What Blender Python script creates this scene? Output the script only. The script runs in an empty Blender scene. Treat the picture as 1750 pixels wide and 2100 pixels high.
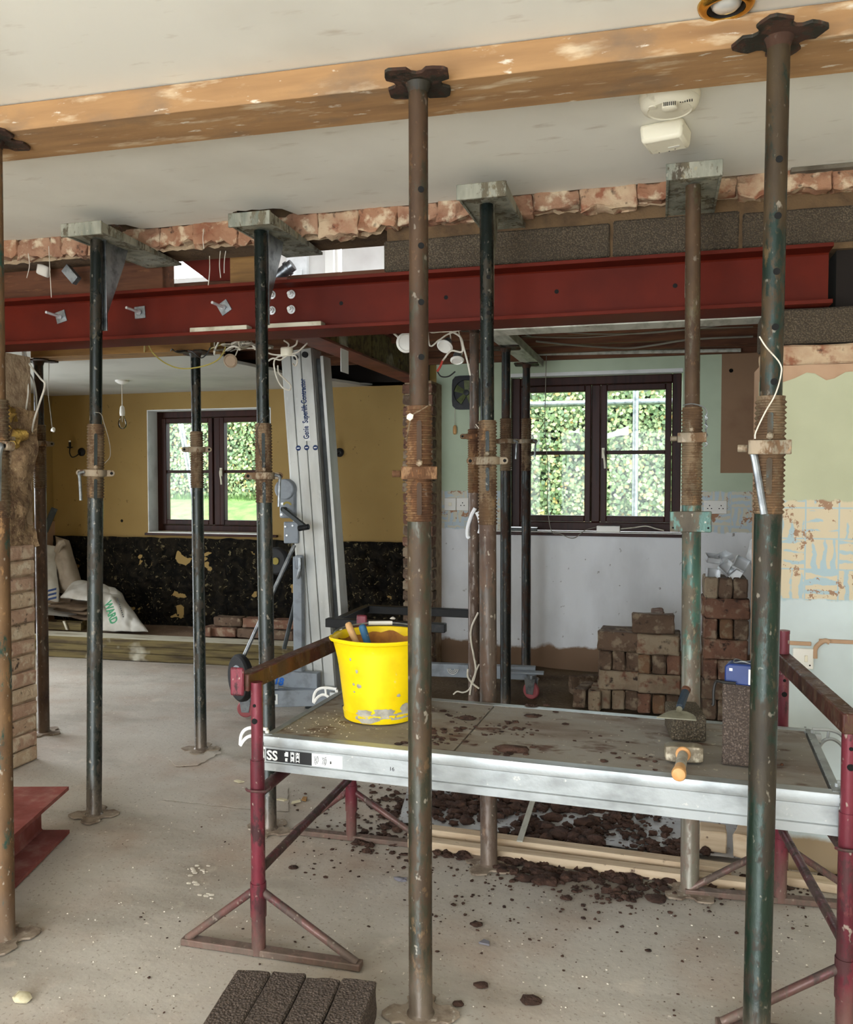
import bpy, bmesh, math, random
from mathutils import Vector, Matrix, noise

C = bpy.context.scene.collection
SC = bpy.context.scene
PI = math.pi
# ------------------------------------------------------------------ camera
F = 1740.0                       # focal length in pixels of the 1750 x 2100 frame
H = 1.38                         # camera height
TH = math.radians(15.4)          # the camera is turned to the left of the wall normal
PT = math.atan(65 / F)           # and tipped slightly down
cam_d = bpy.data.cameras.new('camera')
cam = bpy.data.objects.new('camera', cam_d)
C.objects.link(cam)
cam.location = (0, 0, H)
cam.rotation_euler = (PI / 2 - PT, 0, TH)
cam_d.sensor_fit = 'VERTICAL'
cam_d.sensor_height = 36.0
cam_d.lens = F / 2100 * 36.0
cam_d.clip_start = 0.05
SC.camera = cam
# ------------------------------------------------------------------ world: an overcast sky
W_STR = 8.5
world = bpy.data.worlds.new('overcast_sky')
SC.world = world
world.use_nodes = True
_n = world.node_tree.nodes; _l = world.node_tree.links
_n.clear()
_out = _n.new('ShaderNodeOutputWorld'); _bg = _n.new('ShaderNodeBackground')
_tc = _n.new('ShaderNodeTexCoord'); _sp = _n.new('ShaderNodeSeparateXYZ'); _cr = _n.new('ShaderNodeValToRGB')
_l.new(_tc.outputs['Generated'], _sp.inputs[0]); _l.new(_sp.outputs['Z'], _cr.inputs[0])
_cr.color_ramp.elements[0].position = 0.0; _cr.color_ramp.elements[0].color = (0.84, 0.92, 1.0, 1)
_cr.color_ramp.elements[1].position = 1.0; _cr.color_ramp.elements[1].color = (0.98, 0.99, 1.0, 1)
_l.new(_cr.outputs[0], _bg.inputs['Color']); _bg.inputs['Strength'].default_value = W_STR
_l.new(_bg.outputs[0], _out.inputs[0])
# daylight of the wide glazed opening behind the camera and of the side window
def area(name, loc, rot, sx, sy, power, col):
    d = bpy.data.lights.new(name, 'AREA'); d.shape = 'RECTANGLE'; d.size = sx; d.size_y = sy
    d.energy = power; d.color = col
    o = bpy.data.objects.new(name, d); o.location = loc; o.rotation_euler = rot; C.objects.link(o)
    return o
area('daylight_patio_opening', (-1.2, -2.55, 1.15), (PI / 2, 0, 0), 3.4, 2.1, 72, (1.0, 0.98, 0.95))
area('daylight_side_window', (-3.45, -0.6, 1.35), (PI / 2, 0, -PI / 2), 1.6, 1.2, 18, (1.0, 0.98, 0.955))
area('daylight_garden_door', (-5.30, 4.35, 1.05), (PI / 2 - 0.5, 0, -PI / 2), 1.1, 1.9, 11, (0.95, 0.98, 1.0))
# ------------------------------------------------------------------ exposure
SC.view_settings.view_transform = 'Standard'
SC.view_settings.look = 'None'
SC.view_settings.exposure = 0.0
SC.view_settings.gamma = 1.0
SC.view_settings.use_curve_mapping = False
SC.cycles.max_bounces = 10
SC.cycles.diffuse_bounces = 5
SC.cycles.glossy_bounces = 4
SC.cycles.transparent_max_bounces = 12
SC.cycles.sample_clamp_indirect = 6.0
SC.cycles.use_denoising = True

# ------------------------------------------------------------------ survey helpers: where the line of sight meets a real plane
_ct, _st, _cp, _sp2 = math.cos(TH), math.sin(TH), math.cos(PT), math.sin(PT)
def ray(px, py):
    r = (px - 875) / F; u = -(py - 1050) / F
    f = _cp + u * _sp2; up = u * _cp - _sp2
    return Vector((r * _ct - f * _st, r * _st + f * _ct, up))
def onY(px, py, Y):
    d = ray(px, py); return Vector((0, 0, H)) + d * (Y / d.y)
def onX(px, py, X):
    d = ray(px, py); return Vector((0, 0, H)) + d * (X / d.x)
def onZ(px, py, Z=0.0):
    d = ray(px, py); return Vector((0, 0, H)) + d * ((Z - H) / d.z)
def zat(py, P):                  # height above P of picture row py on the upright through P
    lo, hi = -0.5, 3.5
    for _ in range(40):
        m = (lo + hi) / 2
        v = Vector((P[0], P[1], m - H))
        x = v.x * _ct + v.y * _st; g = -v.x * _st + v.y * _ct
        f = g * _cp - v.z * _sp2; u = v.z * _cp + g * _sp2
        if 1050 - F * u / f > py: lo = m
        else: hi = m
    return (lo + hi) / 2

# ------------------------------------------------------------------ mesh builder
def frame_from(zdir):
    z = Vector(zdir).normalized()
    a = Vector((0, 0, 1)) if abs(z.z) < 0.9 else Vector((1, 0, 0))
    x = a.cross(z).normalized(); y = z.cross(x)
    return x, y, z
def smooth_pts(pts, sub=6):
    pts = [Vector(p) for p in pts]
    if len(pts) < 3: return pts
    out = []
    P = [pts[0] * 2 - pts[1]] + pts + [pts[-1] * 2 - pts[-2]]
    for i in range(1, len(P) - 2):
        p0, p1, p2, p3 = P[i - 1], P[i], P[i + 1], P[i + 2]
        for k in range(sub):
            t = k / sub
            out.append(0.5 * ((2 * p1) + (p2 - p0) * t + (2 * p0 - 5 * p1 + 4 * p2 - p3) * t * t + (3 * p1 - p0 - 3 * p2 + p3) * t ** 3))
    out.append(pts[-1])
    return out
class MB:
    def __init__(s): s.v = []; s.f = []; s.m = []
    def add(s, vs, fs, m=0):
        o = len(s.v); s.v += [Vector(p) for p in vs]
        for f in fs: s.f.append([i + o for i in f]); s.m.append(m)
        return s
    def box(s, x0, x1, y0, y1, z0, z1, m=0):
        return s.add([(x0,y0,z0),(x1,y0,z0),(x1,y1,z0),(x0,y1,z0),(x0,y0,z1),(x1,y0,z1),(x1,y1,z1),(x0,y1,z1)],
                     [(3,2,1,0),(4,5,6,7),(0,1,5,4),(1,2,6,5),(2,3,7,6),(3,0,4,7)], m)
    def obox(s, o, ax, ay, az, m=0):      # corner o and three edge vectors
        o, ax, ay, az = map(Vector, (o, ax, ay, az))
        vs = [o, o+ax, o+ax+ay, o+ay, o+az, o+ax+az, o+ax+ay+az, o+ay+az]
        fs = [(3,2,1,0),(4,5,6,7),(0,1,5,4),(1,2,6,5),(2,3,7,6),(3,0,4,7)]
        if ax.cross(ay).dot(az) < 0: fs = [f[::-1] for f in fs]
        return s.add(vs, fs, m)
    def bar(s, p0, p1, w, h, up=(0,0,1), m=0):   # rectangular bar from p0 to p1, w across, h along up
        p0, p1, up = Vector(p0), Vector(p1), Vector(up)
        d = p1 - p0; x = d.cross(up).normalized(); u = x.cross(d).normalized()
        return s.obox(p0 - x * w / 2 - u * h / 2, d, x * w, u * h, m)
    def tube(s, p0, p1, r0, r1=None, n=16, m=0, caps=True):
        p0, p1 = Vector(p0), Vector(p1); r1 = r0 if r1 is None else r1
        x, y, z = frame_from(p1 - p0)
        vs = []
        for p, r in ((p0, r0), (p1, r1)):
            for i in range(n):
                a = 2 * PI * i / n; vs.append(p + (x * math.cos(a) + y * math.sin(a)) * r)
        fs = [(i, (i + 1) % n, n + (i + 1) % n, n + i) for i in range(n)]
        if caps: fs += [tuple(range(n))[::-1], tuple(range(n, 2 * n))]
        return s.add(vs, fs, m)
    def path(s, pts, r, n=6, m=0, sub=6, smooth=True):
        pts = smooth_pts(pts, sub) if smooth else [Vector(p) for p in pts]
        rings = []; vs = []; fs = []
        x = None
        for i, p in enumerate(pts):
            d = (pts[min(i + 1, len(pts) - 1)] - pts[max(i - 1, 0)])
            if d.length < 1e-9: d = Vector((0, 0, 1))
            d.normalize()
            if x is None: x, y, _ = frame_from(d)
            else:
                x = (x - d * x.dot(d)); x = x.normalized() if x.length > 1e-6 else frame_from(d)[0]
                y = d.cross(x)
            for k in range(n):
                a = 2 * PI * k / n; vs.append(p + (x * math.cos(a) + y * math.sin(a)) * r)
        for i in range(len(pts) - 1):
            for k in range(n):
                k2 = (k + 1) % n; fs.append((i*n+k, i*n+k2, (i+1)*n+k2, (i+1)*n+k))
        fs += [tuple(range(n))[::-1], tuple(range((len(pts)-1)*n, len(pts)*n))]
        return s.add(vs, fs, m)
    def lathe(s, prof, p0=(0,0,0), axis=(0,0,1), n=20, m=0, caps=True):   # prof: (radius, distance along axis)
        p0 = Vector(p0); x, y, z = frame_from(axis)
        vs = []
        for r, h in prof:
            for i in range(n):
                a = 2 * PI * i / n; vs.append(p0 + z * h + (x * math.cos(a) + y * math.sin(a)) * r)
        fs = []
        for j in range(len(prof) - 1):
            for i in range(n):
                i2 = (i + 1) % n; fs.append((j*n+i, j*n+i2, (j+1)*n+i2, (j+1)*n+i))
        if caps: fs += [tuple(range(n))[::-1], tuple(range((len(prof)-1)*n, len(prof)*n))]
        return s.add(vs, fs, m)
    def prism(s, poly, o, u, v, w, m=0):     # polygon (a,b) -> o + a*u + b*v, pushed along w
        o, u, v, w = map(Vector, (o, u, v, w)); n = len(poly)
        a = [o + u * p[0] + v * p[1] for p in poly]
        area2 = sum(poly[i][0]*poly[(i+1)%n][1]-poly[(i+1)%n][0]*poly[i][1] for i in range(n))
        flip = (area2 > 0) == (u.cross(v).dot(w) > 0)
        fs = [tuple(range(n)), tuple(range(n, 2*n))[::-1]] + [((i+1)%n, i, n+i, n+(i+1)%n) for i in range(n)]
        if flip: fs = [f[::-1] for f in fs]
        return s.add(a + [p + w for p in a], fs, m)
    def grid(s, fn, nu, nv, m=0, flip=False):   # fn(i/nu, j/nv) -> point
        vs = [fn(i / nu, j / nv) for j in range(nv + 1) for i in range(nu + 1)]
        fs = []
        for j in range(nv):
            for i in range(nu):
                q = (j*(nu+1)+i, j*(nu+1)+i+1, (j+1)*(nu+1)+i+1, (j+1)*(nu+1)+i)
                fs.append(q[::-1] if flip else q)
        return s.add(vs, fs, m)
    def blob(s, c, rx, ry, rz, seed, sub=1, rough=0.3, m=0, floor=None):
        bm = bmesh.new(); bmesh.ops.create_icosphere(bm, subdivisions=sub, radius=1)
        c = Vector(c); vs = []
        for v in bm.verts:
            d = 1 + rough * noise.noise(v.co * 1.7 + Vector((seed * 3.1, seed * 7.7, seed)))
            p = Vector((v.co.x * rx * d, v.co.y * ry * d, v.co.z * rz * d)) + c
            if floor is not None and p.z < floor: p.z = floor
            vs.append(p)
        fs = [[v.index for v in f.verts] for f in bm.faces]; bm.free()
        return s.add(vs, fs, m)
WM = {}                           # world matrix of every thing, so that parts are written in world coordinates
def props(o, label=None, cat=None, group=None, kind=None):
    for k, v in (('label', label), ('category', cat), ('group', group), ('kind', kind)):
        if v: o[k] = v
    return o
def mesh_of(name, mb, mats, inv=None, smooth=None):
    me = bpy.data.meshes.new(name)
    vs = [inv @ v for v in mb.v] if inv is not None else mb.v
    me.from_pydata([tuple(v) for v in vs], [], mb.f)
    for m in (mats if isinstance(mats, (list, tuple)) else [mats]): me.materials.append(m)
    me.polygons.foreach_set('material_index', mb.m)
    if smooth:
        me.polygons.foreach_set('use_smooth', [True] * len(mb.f))
        me.update()
        me.set_sharp_from_angle(angle=math.radians(smooth))
    me.update()
    return me
def bevel(o, w, seg=2):
    b = o.modifiers.new('bevel', 'BEVEL'); b.width = w; b.segments = seg; b.limit_method = 'ANGLE'; b.angle_limit = 0.6
    return o
def part(name, mb, mats, parent, smooth=35, bev=None, label=None, kind=None):
    M = WM[parent.name]
    o = bpy.data.objects.new(name, mesh_of(name, mb, mats, M.inverted(), smooth))
    C.objects.link(o); o.parent = parent; WM[o.name] = M
    if bev: bevel(o, bev)
    return props(o, label, kind=kind)
def thing(name, label, cat, loc, rot=None, group=None, kind=None):
    o = bpy.data.objects.new(name, None); C.objects.link(o)
    o.empty_display_size = 0.05
    M = Matrix.Translation(Vector(loc)) @ (rot.to_4x4() if rot is not None else Matrix.Identity(4))
    o.matrix_world = M; o.location = M.to_translation(); o.rotation_euler = M.to_euler(); WM[o.name] = M
    return props(o, label, cat, group, kind)
def solo(name, mb, mats, label=None, cat=None, group=None, kind=None, smooth=35, bev=None, loc=None):
    if loc is None:
        xs = [v.x for v in mb.v]; ys = [v.y for v in mb.v]; zs = [v.z for v in mb.v]
        loc = Vector(((min(xs)+max(xs))/2, (min(ys)+max(ys))/2, min(zs)))
    M = Matrix.Translation(loc)
    o = bpy.data.objects.new(name, mesh_of(name, mb, mats, M.inverted(), smooth))
    C.objects.link(o); o.location = loc; WM[o.name] = M
    if bev: bevel(o, bev)
    return props(o, label, cat, group, kind)
def struct(name, mb, mats, smooth=None, bev=None): return solo(name, mb, mats, kind='structure', smooth=smooth, bev=bev, loc=Vector((0,0,0)))
def piece(name, me, parent, local):        # a shared-mesh part placed by a local matrix
    o = bpy.data.objects.new(name, me); C.objects.link(o); o.parent = parent
    o.matrix_basis = local; WM[o.name] = WM[parent.name] @ local
    return o
def text_mb(body, size, o, u, v, lift=0.0006, bold=0.0, align='LEFT', shear=0.0):
    """Flat lettering as geometry: o origin, u reading direction, v up direction."""
    cu = bpy.data.curves.new('lettering', 'FONT'); cu.body = body; cu.size = size; cu.align_x = align
    cu.offset = bold; cu.shear = shear; cu.resolution_u = 3
    ob = bpy.data.objects.new('lettering_source', cu); C.objects.link(ob)
    dg = bpy.context.evaluated_depsgraph_get(); dg.update()
    me = ob.evaluated_get(dg).to_mesh()
    o, u, v = Vector(o), Vector(u).normalized(), Vector(v).normalized(); w = u.cross(v)
    mb = MB(); mb.add([o + u * p.co.x + v * p.co.y + w * lift for p in me.vertices], [list(p.vertices) for p in me.polygons])
    ob.evaluated_get(dg).to_mesh_clear()
    bpy.data.objects.remove(ob); bpy.data.curves.remove(cu)
    return mb

# ------------------------------------------------------------------ materials
def c(r, g, b):
    f = lambda x: (x / 255 / 12.92) if x / 255 <= 0.04045 else ((x / 255 + 0.055) / 1.055) ** 2.4
    return (f(r), f(g), f(b), 1)
class NT:
    def __init__(s, name):
        s.m = bpy.data.materials.new(name); s.m.use_nodes = True
        s.t = s.m.node_tree; s.n = s.t.nodes; s.l = s.t.links; s.n.clear()
        s.out = s.n.new('ShaderNodeOutputMaterial'); s.b = s.n.new('ShaderNodeBsdfPrincipled')
        s.l.new(s.b.outputs[0], s.out.inputs[0])
        s.pos = s.n.new('ShaderNodeNewGeometry').outputs['Position']
        s.xyz = None
    def sep(s):
        if s.xyz is None:
            q = s.n.new('ShaderNodeSeparateXYZ'); s.l.new(s.pos, q.inputs[0]); s.xyz = q.outputs
        return s.xyz
    def put(s, sock, v):
        if isinstance(v, (int, float, tuple)): sock.default_value = v
        else: s.l.new(v, sock)
    def math(s, op, a, b=0.0, cc=0.0, clamp=False):
        q = s.n.new('ShaderNodeMath'); q.operation = op; q.use_clamp = clamp
        s.put(q.inputs[0], a); s.put(q.inputs[1], b)
        if len(q.inputs) > 2: s.put(q.inputs[2], cc)
        return q.outputs[0]
    def noise(s, scale, stretch=(1,1,1), detail=4.0, off=(0,0,0), rough=0.55, dist=0.0):
        v = s.pos
        if stretch != (1,1,1) or off != (0,0,0):
            mp = s.n.new('ShaderNodeMapping'); mp.inputs['Scale'].default_value = stretch; mp.inputs['Location'].default_value = off
            s.l.new(v, mp.inputs['Vector']); v = mp.outputs[0]
        q = s.n.new('ShaderNodeTexNoise'); q.inputs['Scale'].default_value = scale; q.inputs['Detail'].default_value = detail
        q.inputs['Roughness'].default_value = rough; q.inputs['Distortion'].default_value = dist
        s.l.new(v, q.inputs['Vector']); return q.outputs['Fac']
    def ramp(s, v, lo, hi):
        q = s.n.new('ShaderNodeMapRange'); q.clamp = True
        s.put(q.inputs['Value'], v); q.inputs['From Min'].default_value = lo; q.inputs['From Max'].default_value = hi
        return q.outputs[0]
    def mix(s, f, a, b):
        q = s.n.new('ShaderNodeMix'); q.data_type = 'RGBA'
        s.put(q.inputs[0], f); s.put(q.inputs[6], a); s.put(q.inputs[7], b)
        return q.outputs[2]
    def bump(s, h, strength=0.3, dist=0.01):
        q = s.n.new('ShaderNodeBump'); q.inputs['Strength'].default_value = strength; q.inputs['Distance'].default_value = dist
        s.l.new(h, q.inputs['Height']); s.l.new(q.outputs[0], s.b.inputs['Normal'])
    def fin(s, col, rough=0.7, metal=0.0, spec=0.4):
        s.put(s.b.inputs['Base Color'], col); s.put(s.b.inputs['Roughness'], rough); s.put(s.b.inputs['Metallic'], metal)
        s.b.inputs['Specular IOR Level'].default_value = spec
        return s.m
def M_(name, base, rough=0.7, metal=0.0, layers=(), bump=None, spec=0.4):
    """layers: (colour, scale, lo, hi[, stretch[, detail]]) mixed on by noise; seeds differ per layer."""
    t = NT(name); col = base
    for i, L in enumerate(layers):
        st = L[4] if len(L) > 4 else (1,1,1); de = L[5] if len(L) > 5 else 4.0
        col = t.mix(t.ramp(t.noise(L[1], st, de, (i * 3.7 + 1, i * 1.9, i * 5.3)), L[2], L[3]), col, L[0])
    if bump: t.bump(t.noise(bump[0], detail=5.0), bump[1], bump[2] if len(bump) > 2 else 0.01)
    return t.fin(col, rough, metal, spec)

def steel(name, paint, rust, amount, spatter=0.5, rough=0.38, metal=0.25, dusty=True, dz=0.36):
    """Painted tube gone rusty: amount of rust 0..1, cement spatter, and dusty feet."""
    t = NT(name)
    n1 = t.noise(15, (1, 1, 0.35), 7.0, rough=0.65); n2 = t.noise(70, (1, 1, 0.5), 6.0, (3, 1, 4), 0.7)
    n = t.math('ADD', t.math('MULTIPLY', n1, 0.65), t.math('MULTIPLY', n2, 0.35))
    f = t.ramp(n, 0.61 - 0.24 * amount, 0.65 - 0.22 * amount)
    r2 = t.mix(t.ramp(t.noise(16, (1,1,0.4), 4.0, (7,7,7)), 0.35, 0.7), rust, (rust[0]*0.45, rust[1]*0.42, rust[2]*0.45, 1))
    p2 = t.mix(t.ramp(t.noise(20, (1,1,0.25), 4.0, (2,5,9)), 0.4, 0.68), paint, (paint[0]*0.45, paint[1]*0.5, paint[2]*0.5, 1))
    col = t.mix(f, p2, r2)
    tan = (min(1, rust[0] * 2.3), min(1, rust[1] * 2.2), min(1, rust[2] * 2.0), 1)
    col = t.mix(t.math('MULTIPLY', t.ramp(t.noise(26, (1,1,0.45), 6.0, (11,3,6), 0.7), 0.60, 0.66), 0.55), col, tan)
    col = t.mix(t.math('MULTIPLY', t.ramp(t.noise(60, (1,1,0.6), 2.0, (1,8,2)), 0.66, 0.72), spatter), col, c(170, 162, 148))
    if dusty:
        z = t.sep()[2]
        d = t.math('MULTIPLY', t.ramp(t.math('ADD', z, t.math('MULTIPLY', n1, 0.35)), dz, dz - 0.21), 0.65)
        col = t.mix(d, col, c(134, 118, 104))
    t.bump(n2, 0.25, 0.004)
    rg = t.math('ADD', rough, t.math('MULTIPLY', f, 0.3))
    return t.fin(col, rg, metal)

RUST = c(104, 68, 42); RUST2 = c(122, 92, 66)
m_prop_mid = steel('olive_rusty_paint', c(60, 58, 44), c(82, 66, 48), 0.5, 0.5, 0.3)
m_prop_mid_in = steel('rusty_inner_tube', c(58, 53, 40), c(74, 54, 36), 0.72, 0.3, 0.34)
m_prop_green = steel('dark_green_paint', c(22, 42, 31), c(62, 55, 42), 0.52, 0.4, 0.28)
m_prop_green_in = steel('dark_green_inner', c(20, 42, 35), c(72, 58, 38), 0.62, 0.4, 0.32)
m_prop_blue = steel('blue_green_paint', c(44, 50, 46), c(74, 68, 58), 0.42, 0.5, 0.27)
m_prop_dark = steel('black_green_inner', c(18, 27, 24), c(52, 46, 34), 0.35, 0.3, 0.26, 0.35)
m_prop_teal = steel('teal_paint', c(62, 96, 84), c(100, 92, 76), 0.62, 0.6, 0.32, 0.25, True, 1.05)
m_prop_brown = steel('brown_dusty_tube', c(96, 82, 72), c(104, 84, 70), 0.6, 0.8)
m_prop_black = steel('dark_shadow_tube', c(36, 40, 38), c(62, 44, 32), 0.5, 0.2)
m_prop_orange = steel('rust_orange_tube', c(40, 76, 66), c(124, 96, 66), 0.85, 0.7)
m_tan_in = steel('tan_inner_tube', c(88, 76, 54), c(80, 60, 40), 0.6, 0.3, 0.34)
m_thread = steel('rusty_thread', c(126, 106, 82), c(108, 84, 60), 0.55, 0.2, 0.6, 0.2, False)
m_thread_o = steel('orange_rust_thread', c(126, 94, 62), c(106, 74, 48), 0.6, 0.2, 0.6, 0.2, False)
m_collar = steel('dusty_collar', c(150, 134, 112), c(118, 92, 66), 0.45, 0.5, 0.6, 0.1, False)
m_headplate = steel('dark_rusty_plate', c(44, 40, 30), c(74, 50, 36), 0.6, 0.1, 0.6, 0.1, False)
m_galv = M_('galvanised_steel', c(150, 155, 158), 0.35, 0.75, [(c(96, 100, 104), 22, 0.45, 0.7)], (60, 0.1))
m_zinc = M_('bright_zinc', c(214, 217, 219), 0.3, 0.45)
m_hole = M_('hole_shadow_black', c(10, 10, 9), 0.9)
m_sbrack = steel('grey_bracket_steel', c(152, 150, 134), c(112, 104, 84), 0.42, 0.6, 0.6, 0.1, False)
m_redbeam = M_('red_oxide_primer', c(90, 25, 11), 0.6, 0.0, [(c(72, 19, 8), 3, 0.4, 0.7), (c(140, 84, 70), 60, 0.74, 0.82, (1,1,3)), (c(86, 34, 26), 14, 0.66, 0.78)], (40, 0.05), 0.15)
m_redfloor = M_('dusty_red_primer', c(140, 76, 70), 0.85, 0.0, [(c(160, 112, 104), 18, 0.45, 0.7), (c(118, 56, 50), 5, 0.45, 0.65)], (40, 0.05))
m_redbrown = M_('red_brown_steel', c(112, 56, 40), 0.55, 0.0, [(c(72, 34, 26), 8, 0.4, 0.7)])
m_maroon = steel('maroon_paint', c(116, 46, 58), c(84, 48, 50), 0.35, 0.7, 0.35, 0.15)
m_maroon_d = steel('worn_maroon_paint', c(98, 50, 54), c(92, 76, 70), 0.55, 0.6, 0.4, 0.2)
m_rail = steel('rust_brown_rail', c(84, 46, 38), c(92, 68, 50), 0.5, 0.5, 0.45, 0.15, False)
m_alu = M_('dull_aluminium', c(172, 177, 178), 0.45, 0.55, [(c(136, 140, 140), 7, 0.45, 0.7, (1,1,2)), (c(206, 206, 200), 40, 0.68, 0.76)], (90, 0.06))
m_alu_d = M_('grey_aluminium', c(150, 154, 154), 0.45, 0.55, [(c(108, 110, 108), 9, 0.45, 0.72)])
m_lift = M_('lift_mast_aluminium', c(204, 206, 202), 0.45, 0.4, [(c(166, 168, 164), 5, 0.45, 0.7, (1,1,0.3)), (c(196, 198, 194), 50, 0.62, 0.7)])
m_liftgrey = M_('grey_lift_paint', c(142, 150, 158), 0.5, 0.1, [(c(112, 116, 120), 12, 0.5, 0.72)])
m_lift_d = M_('dark_lift_rail', c(48, 52, 52), 0.45, 0.4, [(c(88, 92, 92), 6, 0.5, 0.7)])
m_black = M_('black_steel', c(22, 24, 26), 0.45, 0.2, [(c(52, 50, 46), 14, 0.6, 0.75)])
m_rubber = M_('black_rubber', c(18, 18, 19), 0.7)
m_redwheel = M_('red_wheel', c(160, 84, 88), 0.6)
m_wood_board = M_('orange_pine', c(164, 126, 84), 0.8, 0.0, [(c(138, 104, 70), 2.2, 0.4, 0.7, (1, 9, 9)), (c(198, 176, 144), 6, 0.56, 0.70, (1, 4, 4), 7.0), (c(112, 96, 80), 2.6, 0.56, 0.74, (1, 2, 2), 6.0), (c(208, 196, 176), 14, 0.64, 0.7, (1, 3, 3), 6.0), (c(112, 72, 44), 16, 0.72, 0.8)], (30, 0.12))
m_wood_tan = M_('tan_timber', c(150, 112, 62), 0.75, 0.0, [(c(112, 80, 44), 3, 0.4, 0.7, (1, 10, 10)), (c(80, 56, 32), 9, 0.62, 0.75)], (30, 0.15))
m_wood_dark = M_('dark_brown_joist', c(108, 68, 44), 0.8, 0.0, [(c(74, 44, 28), 3, 0.4, 0.7, (1, 10, 10)), (c(136, 92, 60), 8, 0.6, 0.75, (1, 6, 6))], (30, 0.15))
m_wood_pale = M_('pale_batten', c(206, 186, 158), 0.75, 0.0, [(c(178, 152, 122), 4, 0.42, 0.7, (1, 8, 8)), (c(92, 70, 56), 30, 0.68, 0.76)], (30, 0.12))
m_wood_grey = M_('grey_white_plank', c(186, 186, 174), 0.75, 0.0, [(c(140, 138, 124), 5, 0.45, 0.7, (5, 1, 5)), (c(104, 92, 74), 18, 0.66, 0.76)], (30, 0.12))
m_sleeper = M_('olive_treated_timber', c(108, 95, 58), 0.8, 0.0, [(c(64, 52, 32), 3, 0.42, 0.66, (1, 10, 10)), (c(196, 192, 176), 2.5, 0.6, 0.7, (1,1,1))], (30, 0.15))
m_sleeper_top = M_('white_dusted_timber', c(206, 202, 184), 0.8, 0.0, [(c(150, 140, 112), 4, 0.55, 0.72, (1, 4, 4))], (30, 0.15))
m_packer = M_('dusty_packer_wood', c(186, 180, 160), 0.8, 0.0, [(c(140, 130, 108), 12, 0.5, 0.7)])
m_frame = M_('mahogany_frame', c(56, 28, 21), 0.45, 0.0, [(c(36, 18, 15), 3, 0.45, 0.7, (8, 8, 1))], None, 0.2)
m_sill_w = M_('white_sill_paint', c(226, 226, 222), 0.6)
m_reveal = M_('white_reveal', c(222, 224, 222), 0.8, 0.0, [(c(198, 200, 198), 6, 0.5, 0.7)])
m_wplast = M_('white_plastic', c(226, 224, 216), 0.4)
m_cream_pl = M_('cream_plastic', c(228, 222, 200), 0.42, 0.0, [(c(200, 192, 168), 30, 0.62, 0.75)])
m_cable = M_('white_cable', c(206, 200, 186), 0.55, 0.0, [(c(176, 166, 148), 20, 0.5, 0.7)])
m_cable_g = M_('grey_cable', c(128, 122, 110), 0.6)
m_cable_y = M_('yellow_green_cable', c(150, 136, 62), 0.55)
m_cable_r = M_('red_sleeve', c(160, 52, 38), 0.55)
m_cable_k = M_('black_cable', c(24, 23, 22), 0.55)
m_brass = M_('polished_brass', c(206, 164, 78), 0.18, 1.0)
m_bulbface = M_('frosted_lamp_face', c(206, 204, 196), 0.18, 0.3)
m_yellow = M_('yellow_bucket_plastic', c(244, 212, 8), 0.42, 0.0, [(c(226, 190, 10), 9, 0.5, 0.75), (c(222, 206, 120), 26, 0.68, 0.76)], (50, 0.04))
m_cement = M_('dried_cement', c(176, 172, 160), 0.9, 0.0, [(c(150, 145, 132), 30, 0.45, 0.65)], (60, 0.3))
m_mortar_in = M_('orange_dust_inside', c(176, 120, 52), 0.85, 0.0, [(c(132, 82, 40), 14, 0.45, 0.65)])
m_handle_w = M_('beech_handle', c(206, 164, 112), 0.6, 0.0, [(c(176, 130, 82), 12, 0.45, 0.7)])
m_handle_b = M_('blue_handle', c(48, 96, 130), 0.55, 0.0, [(c(180, 150, 130), 40, 0.66, 0.74)])
m_hammer_wood = M_('ash_hammer_shaft', c(208, 160, 104), 0.55, 0.0, [(c(196, 136, 78), 18, 0.5, 0.7)])
m_hammer_head = M_('worn_hammer_steel', c(134, 124, 106), 0.5, 0.4, [(c(196, 186, 164), 26, 0.56, 0.66), (c(88, 72, 56), 18, 0.55, 0.7)], (60, 0.2))
m_blade = M_('dull_blade_steel', c(150, 148, 130), 0.5, 0.45, [(c(108, 104, 88), 14, 0.45, 0.7)])
m_grip = M_('black_blue_grip', c(40, 52, 64), 0.4)
m_bluebox = M_('blue_plastic_pack', c(26, 48, 104), 0.4, 0.0, [(c(30, 52, 112), 20, 0.5, 0.7)])
m_sack = M_('white_woven_sack', c(200, 198, 190), 0.75, 0.0, [(c(172, 166, 154), 6, 0.45, 0.7)], (220, 0.15))
m_sack2 = M_('buff_woven_sack', c(158, 146, 130), 0.8, 0.0, [(c(128, 116, 102), 6, 0.45, 0.7)], (220, 0.15))
m_print = M_('green_print', c(44, 128, 84), 0.7)
m_print_k = M_('black_print', c(26, 26, 28), 0.6)
m_print_n = M_('navy_print', c(22, 50, 96), 0.6)
m_print_b = M_('blue_print', c(40, 112, 210), 0.6)
m_sticker_w = M_('white_sticker', c(232, 234, 232), 0.5)
m_card = M_('brown_card', c(150, 130, 108), 0.85, 0.0, [(c(116, 98, 80), 12, 0.45, 0.7)])
m_polythene = M_('white_polythene', c(224, 226, 228), 0.45)
m_redtie = M_('red_tie', c(176, 34, 40), 0.6)
m_lampblack = M_('black_iron', c(20, 18, 17), 0.55, 0.3)
m_insul = M_('yellow_insulation', c(172, 140, 66), 0.95, 0.0, [(c(132, 100, 48), 16, 0.4, 0.7)], (40, 0.6, 0.03))
m_rubble = M_('rubble_core', c(150, 124, 92), 0.95, 0.0, [(c(104, 80, 58), 24, 0.42, 0.65), (c(190, 166, 128), 50, 0.6, 0.7)], (50, 0.7, 0.02))
m_clod = M_('dark_soil', c(76, 54, 44), 0.95, 0.0, [(c(50, 34, 27), 20, 0.4, 0.65), (c(92, 64, 48), 60, 0.6, 0.75)], (70, 0.8, 0.012))
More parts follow.
